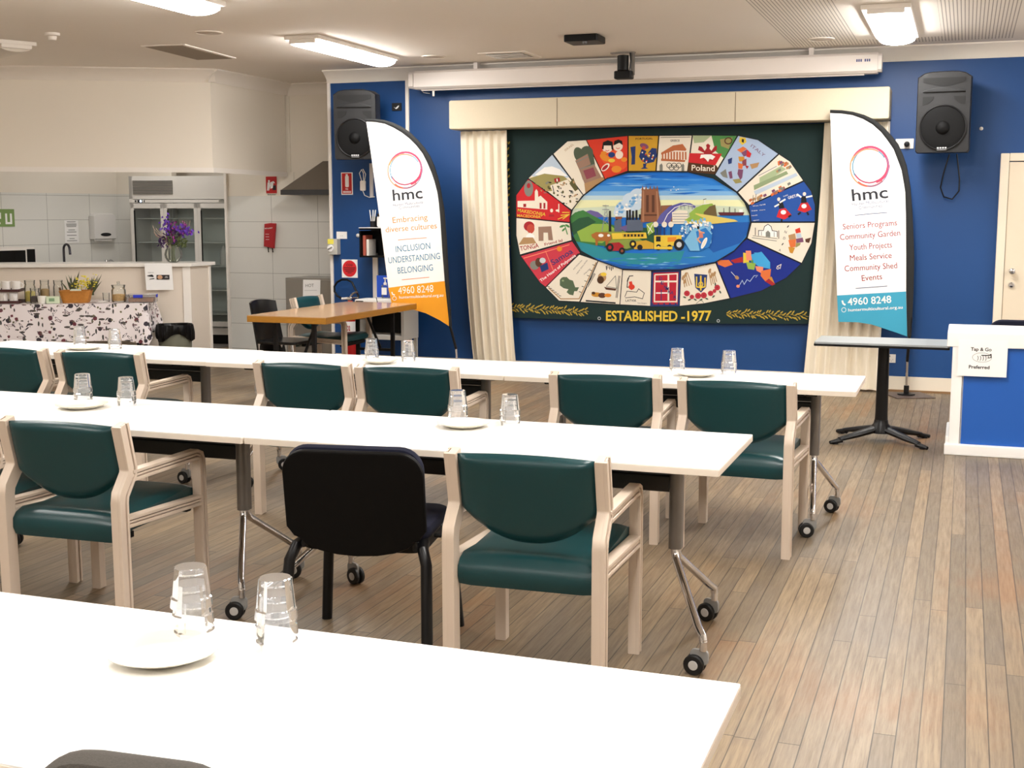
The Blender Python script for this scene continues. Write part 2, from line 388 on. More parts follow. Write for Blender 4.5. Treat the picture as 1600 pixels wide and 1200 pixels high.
# ================================================================ tables in three rows
TOPM = mat('white_laminate', 'f3f1ee', .32)
EDGEM = mat('cream_edge_band', 'e9ded0', .4)
BEAMM = mat('dark_grey_beam', '2b2826', .4, .2)
COLM = mat('grey_steel_column', '77736f', .35, .6)
TYRE = mat('black_tyre', '0d0d0e', .5)
HUBM = mat('light_grey_hub', 'b9b7b4', .4)
def caster(parent, x, y, rz):
    """swivel castor: fork, two wheels with grey caps"""
    c = MB(CHROME); c.tube([(x, y, .125), (x, y, .085)], .013, 12)
    M_ = Matrix.Translation((x, y, 0)) @ Matrix.Rotation(rz, 4, 'Z')
    c.use(GREYP); c.prism(rrect(-.045, .02, .035, .09, .018), -.006, .006, 'y', .002, M_)
    o = c.build('caster', parent)
    w = MB(TYRE)
    for s in (-1, 1):
        A = M_ @ Matrix.Translation((-.028, s*.014, .036)) @ Matrix.Rotation(R(90), 4, 'X')
        w.use(TYRE).lathe([(.018, -.009), (.031, -.009), (.036, -.005), (.036, .005), (.031, .009), (.018, .009)], 22, M=A)
        w.use(HUBM).lathe([(.0001, -.0105), (.015, -.0105), (.017, -.009), (.017, .009), (.015, .0105), (.0001, .0105)], 16, M=A)
    w.build('wheel', o); return o
def make_table(label, x0, x1, y0, y1, group, seed=0, fx=.10):
    rr = random.Random(seed); L = x1-x0; D = y1-y0
    t = thing('folding_table', label, 'table', ((x0+x1)/2, (y0+y1)/2, 0), 0, group)
    b = MB(TOPM); b.prism(rrect(-L/2+.001, L/2-.001, -D/2+.001, D/2-.001, .006), .722, .725); b.build('tabletop', t)
    b = MB(EDGEM); b.prism(rrect(-L/2, L/2, -D/2, D/2, .007), .7, .722, bev=.0015); b.build('edge_band', t)
    b = MB(BEAMM); b.box((0, .0, .59), (L-.42, .035, .062), .012); b.box((0, .0, .64), (L-.46, .05, .03), .01); b.build('beam', t)
    for s in (-1, 1):
        cx = s*(L/2-.215)
        b = MB(COLM); b.prism(rrect(cx-.024, cx+.024, -.033, .033, .022, 6), .355, .68); b.use(BEAMM).box((cx, 0, .688), (.06, .42, .024), .008)
        lg = b.build('leg_column', t)
        b = MB(BLACKP); b.box((cx-s*.09, -.12, .683), (.10, .05, .034), .01); b.build('fold_latch', t)
        for q in (-1, 1):
            ex, ey = cx+s*(fx if q < 0 else .095), q*(.275 if q > 0 or fx < .1 else .30)
            P = [(cx, q*.014, .42), (cx, q*.014, .345), (cx+(ex-cx)*.06, q*.03, .315), (cx+(ex-cx)*.85, ey*.89, .155), (cx+(ex-cx)*.98, ey*.99, .135), (ex, ey, .115)]
            MB(CHROME).tube(P, .0145, 12).build('strut', lg)
            caster(t, ex, ey, rr.uniform(-.5, .5) + (0 if s > 0 else math.pi))
    return t
GA, GB, GC = 'white folding tables in the far row', 'white folding tables in the middle row', 'white folding tables in the nearest row'
make_table('white folding table at the right end of the far row, before the banner', -2.217, -.452, 6.07, 6.69, GA, 1, .03)
make_table('middle white folding table of the far row, behind the paired green chairs', -4.015, -2.221, 6.075, 6.695, GA, 2, .02)
make_table('white folding table at the left end of the far row, before the bin', -5.925, -4.02, 6.09, 6.72, GA, 3, .04)
make_table('white folding table at the right end of the middle row, behind the black chair', -2.515, -.725, 4.04, 4.745, GB, 4, .165)
make_table('left white folding table of the middle row, with a plate and two glass stacks', -4.315, -2.52, 4.035, 4.74, GB, 5, .165)
make_table('white folding table nearest the camera, in the foreground', -2.14, -.34, 1.455, 2.165, GC, 6)

# ================================================================ green armchairs
GREENV = mat('dark_green_vinyl', '113b3f', .3, bump=.12, bscale=420, var=.04, vscale=6)
GROOVE = mat('beige_groove', '7a6558', .6)
def make_armchair(label, loc, rz):
    t = thing('armchair', label, 'chair', loc, rz, 'green vinyl armchairs with beige frames')
    for s in (-1, 1):
        f = MB(BEIGE)
        def bar(path, w):
            i0, i1, o1 = s*.228, s*.258, s*.270
            f.use(BEIGE).ribbon(path, -w/2, w/2, min(i0, i1), max(i0, i1), 'x', .004)
            for a, b_ in ((-w/2, -w/2+.013), (w/2-.013, w/2)): f.ribbon(path, a, b_, min(i1-s*.004, o1), max(i1-s*.004, o1), 'x', .003)
            f.use(GROOVE).ribbon(path, -w/2+.012, w/2-.012, min(i1, i1+s*.0015), max(i1, i1+s*.0015), 'x')
            f.use(BEIGE).ribbon(path, -w/2+.0165, w/2-.0165, min(i1, i1+s*.008), max(i1, i1+s*.008), 'x', .002)
        bar([(-.298, 0), (-.302, .515), (-.296, .545), (-.243, .612), (-.241, .635), (-.282, .80)], .056)
        bar([(-.238, .604), (.198, .604), (.222, .594), (.232, .570), (.236, 0)], .042)
        bar([(-.275, .437), (.215, .415)], .042)
        o = f.build('side_frame', t)
    # padded back with a curved lower edge
    b = MB(GREENV)
    def back(side):
        def fn(u, v):
            a = 2*u-1; ea = (1-abs(a)**7)**.5 if abs(a) < 1 else 0
            zt = .792+.010*(1-a*a); zb = .612-.112*(1-abs(a)**2.3); z = zb+(zt-zb)*v
            ev = (1-abs(2*v-1)**7)**.5 if 0 < v < 1 else 0
            y = -.247-.235*(z-.63)+.018*(1-a*a)*-1*(0)
            return (a*.230, y+side*(.004+.024*min(ea, ev)) - .012*(1-a*a), z)
        return fn
    b.grid(back(1), 25, 17); b.grid(back(-1), 25, 17)
    bmesh.ops.remove_doubles(b.bm, verts=b.bm.verts, dist=.0005)
    for e in [e for e in b.bm.edges if e.is_boundary]: pass
    bmesh.ops.bridge_loops(b.bm, edges=[e for e in b.bm.edges if e.is_boundary]) if any(e.is_boundary for e in b.bm.edges) else None
    bmesh.ops.recalc_face_normals(b.bm, faces=b.bm.faces[:])
    b.build('backrest', t, 60)
    # seat with a rolled rear edge
    b = MB(GREENV); pr = [(-.262, .352), (-.286, .358), (-.298, .385), (-.296, .42), (-.278, .448), (-.24, .462), (-.12, .455), (.05, .462), (.19, .474), (.225, .466), (.238, .445), (.232, .415), (.2, .40), (0, .39), (-.2, .385)]
    n = len(pr); nx = 13
    def sf(u, v):
        a = 2*u-1; k = int(round(v*n)) % n; y, z = pr[k]; dz = .008*(1-a**4) if z > .43 else 0; tp = .004 if abs(a) > .99 else 0
        return (a*.226, y, z+dz-tp*(1 if z > .42 else -1))
    V = [[b.bm.verts.new(sf(i/(nx-1), k/n)) for k in range(n)] for i in range(nx)]
    for i in range(nx-1):
        for k in range(n): b.face([V[i][k], V[i+1][k], V[i+1][(k+1) % n], V[i][(k+1) % n]])
    b.face(V[0]); b.face(V[-1][::-1]); bmesh.ops.recalc_face_normals(b.bm, faces=b.bm.faces[:]); b.build('seat', t, 50)
    b = MB(BLACKP); b.box((0, .19, .385), (.45, .03, .03), .004); b.build('crossbar', t); b = MB(BLACKP); b.box((0, -.2, .372), (.45, .03, .025), .004); b.build('crossbar', t)
    return t
AC = [ # rear-top midpoint, rotation, label
 ((-1.279, 3.706), 2., 'green armchair nearest the camera on the right, beside the black chair'),
 ((-3.095, 3.740), 2., 'green armchair in the left foreground, back to the camera'),
 ((-.953, 5.698), -1., 'green armchair at the right end of the far row of tables'),
 ((-1.580, 5.725), 4.5, 'second green armchair from the right at the far row'),
 ((-2.588, 5.675), 4.5, 'right one of the two touching green armchairs, behind the middle table'),
 ((-3.166, 5.660), 2.5, 'left one of the two touching green armchairs, behind the middle table'),
 ((-4.473, 5.735), 4.8, 'green armchair with both arms free, second from the left at the far row'),
 ((-5.105, 5.752), -3.0, 'green armchair cut by the left edge at the far row')]
ARM = None
for (x, y), a, lab in AC:
    a = R(a); loc = (x-math.sin(a)*.282, y+math.cos(a)*.282, 0)
    if ARM is None: ARM = make_armchair(lab, loc, a)
    else: dup(ARM, loc, a, lab)
a = R(4); dup(ARM, (-3.74, 4.03, 0), a, 'green armchair mostly out of frame at the left edge of the middle row')
dup(ARM, (-5.42, 10.30, 0), R(-90), 'green armchair pushed under the wooden table, below the HOT notice')

# ================================================================ black visitor chair
NAVY = mat('navy_fabric', '0a0e26', .9, bump=.3, bscale=700)
def visitor_chair(loc, rz):
    t = thing('visitor_chair', 'black plastic-backed visitor chair with navy seat at the middle row', 'chair', loc, rz)
    sh = [q for q in rrect(-.25, .25, .425, .752, .085, 7) if q[1] > .5]; sh = sh[:16]+[(-.25, .47), (-.235, .45)]+[(-.225+.0, .435)]+[(-.21*math.cos(a), .44-.075*math.sin(a)) for a in [R(10+20*i) for i in range(9)]]+[(.225, .435), (.235, .45), (.25, .47)]
    tl = Matrix.Translation((0, -.27, 0)) @ Matrix.Rotation(R(9), 4, 'X') @ Matrix.Translation((0, 0, 0))
    def bow(mb):
        for v in mb.bm.verts: v.co.y += -.06*(v.co.x/.24)**2*-1*.5
    b = MB(mat('matt_black_shell', '040405', .5, spec=.2)); b.prism(sh, .11, .135, 'y', .011, tl); b.build('back_shell', t)
    b = MB(NAVY); b.prism(rrect(-.243, .243, .43, .760, .08, 7), .132, .172, 'y', .016, tl); b.build('back_cushion', t)
    b = MB(NAVY); b.prism(rrect(-.235, .235, -.165, .245, .07, 6), .425, .475, 'z', .018); b.build('seat', t)
    b = MB(BLACKP); b.prism(rrect(-.225, .225, -.17, .235, .06, 6), .385, .427, 'z', .008); b.build('seat_pan', t)
    for s in (-1, 1):
        MB(BLACKM).tube([(s*.262, -.285, 0), (s*.245, -.215, .36), (s*.228, -.19, .405), (s*.215, -.12, .415)], .02, 12).build('leg', t)
        MB(BLACKM).tube([(s*.262, .235, 0), (s*.235, .2, .36), (s*.222, .17, .40), (s*.21, .1, .41)], .02, 12).build('leg', t)
        MB(BLACKM).tube([(s*.2, -.12, .405), (s*.2, -.19, .41), (s*.19, -.185, .44)], .012, 8).build('back_bracket', t)
    b = MB(BLACKP); b.box((.262, -.05, .44), (.03, .13, .016), .006); b.tube([(.262, 0, .432), (.25, .03, .39)], .008, 8); b.build('linking_arm', t)
    return t
visitor_chair((-1.968, 4.02, 0), R(10))
# grey fabric chair at the near table, only its top shows
GREYF = mat('charcoal_fabric', '4a4641', .95, bump=.6, bscale=500, var=.25, vscale=260)
t = thing('fabric_chair', 'charcoal fabric chair at the bottom edge, back to the camera', 'chair', (-1.0, 1.58, 0), R(4))
b = MB(GREYF); b.prism(rrect(-.165, .165, .48, .858, .10, 8), -.315, -.255, 'y', .024); b.build('backrest', t)
b = MB(GREYF); b.prism(rrect(-.23, .23, -.22, .22, .07), .41, .47, 'z', .02); b.build('seat', t)
for s in (-1, 1):
    MB(BLACKM).tube([(s*.2, -.24, 0), (s*.2, -.2, .41)], .015).build('leg', t); MB(BLACKM).tube([(s*.2, .2, 0), (s*.2, .17, .41)], .015).build('leg', t)
MB(BLACKM).tube([(0, -.15, .4), (0, -.29, .42), (0, -.295, .6)], .02).build('back_bracket', t)

# ================================================================ tumblers and plates
GLASS = glassmat('clear_glass', (.965, .97, .98), .3, .10)  # white diffuse share brightens the tumblers in place of lamp reflections
def tumbler_mesh():
    b = MB(GLASS); seg = 36
    def mod(j, k): return (1.03, .98, .98)[k % 3] if 1 <= j <= 5 else 1.
    b.lathe([(.0295, .0800), (.0310, .0788), (.0318, .0700), (.0345, .0450), (.0362, .0270), (.0372, .0210), (.0398, .0185), (.0412, .0060), (.0415, .0004), (.0412, 0)], seg, mod=mod, cap0=True, cap1=False)
    b.lathe([(.0315, .0700), (.0290, .0660), (.0001, .0725)], seg, cap0=False, cap1=False)
    return b
TUM = None
def stack(x, y, where, step, n=3, dx=0.):
    global TUM
    nm = {3: ['lowest', 'middle', 'topmost'], 2: ['lower', 'upper']}[n]
    for i in range(n):
        lab = '%s upturned tumbler in the stack %s' % (nm[i], where)
        loc = (x+dx*i, y, .7251+i*step); rz = i*.37+x
        if TUM is None:
            TUM = tumbler_mesh().build('tumbler', None, 12); tag(TUM, lab, 'glass', 'upturned tumblers stacked on the tables'); TUM.location = loc; TUM.rotation_euler = (0, 0, rz)
        else:
            o = TUM.copy(); COL.objects.link(o); o.location = loc; o.rotation_euler = (0, 0, rz); o['label'] = lab
stack(-1.398, 2.046, 'behind the plate on the nearest table', .033, dx=-.002)
stack(-1.213, 2.047, 'right of the plate stack on the nearest table', .031)
stack(-3.650, 4.560, 'behind the left plate on the middle row', .025)
stack(-3.425, 4.566, 'right of the left plate on the middle row', .022)
stack(-1.905, 4.672, 'behind the right plate on the middle row', .022)
stack(-1.665, 4.630, 'right of the right plate on the middle row', .022)
stack(-5.256, 6.560, 'farthest left on the far row, by the tablecloth', .022)
stack(-4.930, 6.480, 'second from left on the far row, by the tablecloth', .022)
stack(-3.171, 6.479, 'on the far row before the wooden table, left one', .022)
stack(-2.948, 6.493, 'on the far row before the wooden table, right one', .019)
stack(-1.412, 6.555, 'on the far row below the quilt lettering', .022)
stack(-1.135, 6.541, 'farthest right on the far row, by the curtain', .022)
CHINA = mat('cream_china', 'f1ead9', .2)
PLT = None
for x, y, r, lab in [(-1.388, 1.93, .105, 'white plate on the nearest table, in front of a glass stack'), (-3.56, 4.435, .11, 'white plate at the left of the middle row'), (-1.825, 4.535, .105, 'white plate at the right of the middle row'),
    (-5.10, 6.40, .11, 'white plate at the far row, left, between glass stacks'), (-3.06, 6.36, .10, 'white plate on the far row behind the paired chairs'), (-1.28, 6.40, .11, 'white plate on the far row, right, between glass stacks')]:
    if PLT is None:
        b = MB(CHINA); b.lathe([(.05, 0), (.056, .0), (.058, .003), (.075, .008), (.099, .0185), (.1, .0205), (.097, .0215), (.07, .0115), (.055, .0085), (.001, .008)], 40, cap1=False)
        PLT = o = b.build('plate', None, 60); tag(o, lab, 'plate', 'white plates on the tables')
    else: o = PLT.copy(); COL.objects.link(o); o['label'] = lab
    o.location = (x, y, .7251); o.scale = (r/.1, r/.1, 1)

# ================================================================ wooden trestle table, far left
WOODT = mat('varnished_wood_top', 'b8926a', .16, var=.18, vscale=5, stretch=(14, 1.2, 1))
WOODE = mat('wood_edge', 'a87428', .35, var=.2, vscale=6, stretch=(3, 3, 20))
t = thing('trestle_table', 'varnished wooden trestle table by the blue wall', 'table', (-5.16, 9.87, 0), R(-.5))
b = MB(WOODT); b.prism(rrect(-.365, .365, -.88, .88, .006, 2), .724, .73); b.build('tabletop', t)
b = MB(WOODE); b.prism(rrect(-.366, .366, -.881, .881, .006, 2), .675, .7242, bev=.003); b.build('edge_band', t)
for y in (-.74, .74):
    for x in (-.18, .18): MB(BLACKM).box((x, y, .34), (.032, .032, .68)).build('leg', t)
    MB(BLACKM).box((0, y, .3), (.34, .025, .025)).build('crossbar', t)
    MB(BLACKM).tube([(.05, y, .32), (.05, y-.28 if y > 0 else y+.28, .66)], .013).build('brace', t)
# black sling-back chair
t = thing('cafe_chair', 'black moulded chair with its seat under the wooden table', 'chair', (-5.64, 9.80, 0), R(-93))
b = MB(mat('black_gloss_plastic', '0b0b0c', .28))
def bk(side):
    return lambda u, v: ((u-.5)*.42*(1-.06*v), -.19-.09*v+.05*(2*u-1)**2+side*.008, .30+.48*v+.02*(1-(2*u-1)**2)*v)
b.grid(bk(1), 13, 9); b.grid(bk(-1), 13, 9); bmesh.ops.bridge_loops(b.bm, edges=[e for e in b.bm.edges if e.is_boundary]); bmesh.ops.recalc_face_normals(b.bm, faces=b.bm.faces[:]); b.build('backrest', t, 50)
b = MB(MATS['black_gloss_plastic']); b.prism(rrect(-.205, .205, -.19, .22, .05), .425, .45, 'z', .008); b.build('seat', t)
for x in (-.18, .18):
    for y0, y1 in ((-.2, -.16), (.22, .18)): MB(CHROME).tube([(x*1.08, y0, 0), (x, y1, .43)], .012).build('leg', t)
# pedestal table
SPECK = mat('speckled_grey_laminate', '9aa0a2', .4, var=.25, vscale=240)
t = thing('pedestal_table', 'grey-topped table on a black pedestal beside the white counter', 'table', (-.49, 8.93, 0))
b = MB(SPECK); b.prism(rrect(-.44, .425, -.27, .19, .012), .688, .70); b.build('tabletop', t)
b = MB(BLACKP); b.prism(rrect(-.443, .428, -.273, .193, .012), .672, .688, bev=.004); b.prism([(-.34, .672), (.30, .672), (.24, .648), (-.26, .648)], -.03, .03, 'y'); b.build('edge', t)
b = MB(BLACKM); b.lathe([(.046, .1), (.042, .2), (.037, .66)], 20); b.lathe([(.075, .06), (.07, .1), (.05, .125), (.046, .15)], 20); b.build('column', t)
for k in range(4):
    a = R(38+[0, 104, 180, 284][k]); c, s_ = math.cos(a), math.sin(a)
    b = MB(BLACKM); b.tube([(c*.05, s_*.05, .085), (c*.2, s_*.2, .055), (c*.33, s_*.33, .03)], [.034, .03, .02], 10, flat=.75)
    b.tube([(c*.31, s_*.31, .025), (c*.4, s_*.4, .012)], [.02, .012], 8); b.lathe([(.02, 0), (.02, .012), (.008, .02)], 12, (c*.36, s_*.36, 0)); b.build('foot', t)
# white counter with blue panels, right edge
PANB = mat('blue_laminate', '1c59b0', .45)
WG = mat('white_gloss_paint', 'f3f1ef', .35)
t = thing('reception_counter', 'white counter with blue front panel at the right edge', 'counter', (-.05, 8.58, 0))
b = MB(WG); b.box((.9, .30, .37), (1.76, .56, .70)); b.build('carcass', t)
b = MB(WG); b.box((.89, .31, .753), (1.84, .65, .094), .006); b.build('counter_top', t)
b = MB(PANB); b.box((.93, .012, .385), (1.70, .012, .655)); b.build('front_panel', t)
b = MB(WG); b.box((.038, .004, .36), (.065, .03, .70), .004); b.box((.9, -.006, .036), (1.84, .05, .072), .008); b.box((.0, .30, .06), (.03, .6, .12), .01); b.build('frame', t)
t2 = thing('office_chair', 'navy chair back showing above the white counter', 'chair', (.42, 9.55, 0), R(180))
b = MB(NAVY); b.prism(rrect(-.24, .24, .45, .80, .1, 7), -.2, -.14, 'y', .02); b.build('backrest', t2)
b = MB(NAVY); b.prism(rrect(-.24, .24, -.2, .24, .08), .42, .48, 'z', .02); b.build('seat', t2)
b = MB(BLACKM); b.tube([(0, 0, .42), (0, 0, .08)], .025); b.tube([(0, 0, .4), (0, -.2, .42), (0, -.21, .6)], .02); b.build('column', t2)
for k in range(5): a = R(72*k); MB(BLACKM).tube([(0, 0, .1), (.25*math.cos(a), .25*math.sin(a), .045)], .018).build('foot', t2); 
for k in range(5): a = R(72*k); MB(TYRE).ball((.25*math.cos(a), .25*math.sin(a), .025), .025).build('wheel', t2)
t = thing('notice', 'white paper notice reading Tap & Go Preferred on the counter', 'notice', (.14, 8.575, .521))
b = MB(PAPER); b.box((-.002, -.016, .118), (.296, .0012, .236)); b.build('sheet', t)
b = MB(INK); b.text('Tap & Go', (-.075, -.0172, .165), (.125, 0, 0), (0, 0, .022), 2); b.build('lettering', t); b = MB(INK); b.text('Preferred', (-.082, -.0172, .05), (.125, 0, 0), (0, 0, .022), 2); b.build('lettering', t)
b = MB(INK); pr = [(-.005+.058*math.cos(a), .123+.03*math.sin(a)) for a in [2*math.pi*i/30 for i in range(31)]]
b.ribbon(pr, -.0008, .0008, -.0176, -.0172, 'y')
for k in range(4): b.ribbon([(-.04+.016*k+.012*math.cos(a), .118+.02*math.sin(a)) for a in [R(-50+20*i) for i in range(6)]], -.0016, .0016, -.0176, -.0172, 'y')
b.ribbon([(-.01, .137), (.035, .137), (.048, .145), (.05, .125), (.03, .12), (.035, .13)], -.003, .003, -.0176, -.0172, 'y'); b.build('card_drawing', t)
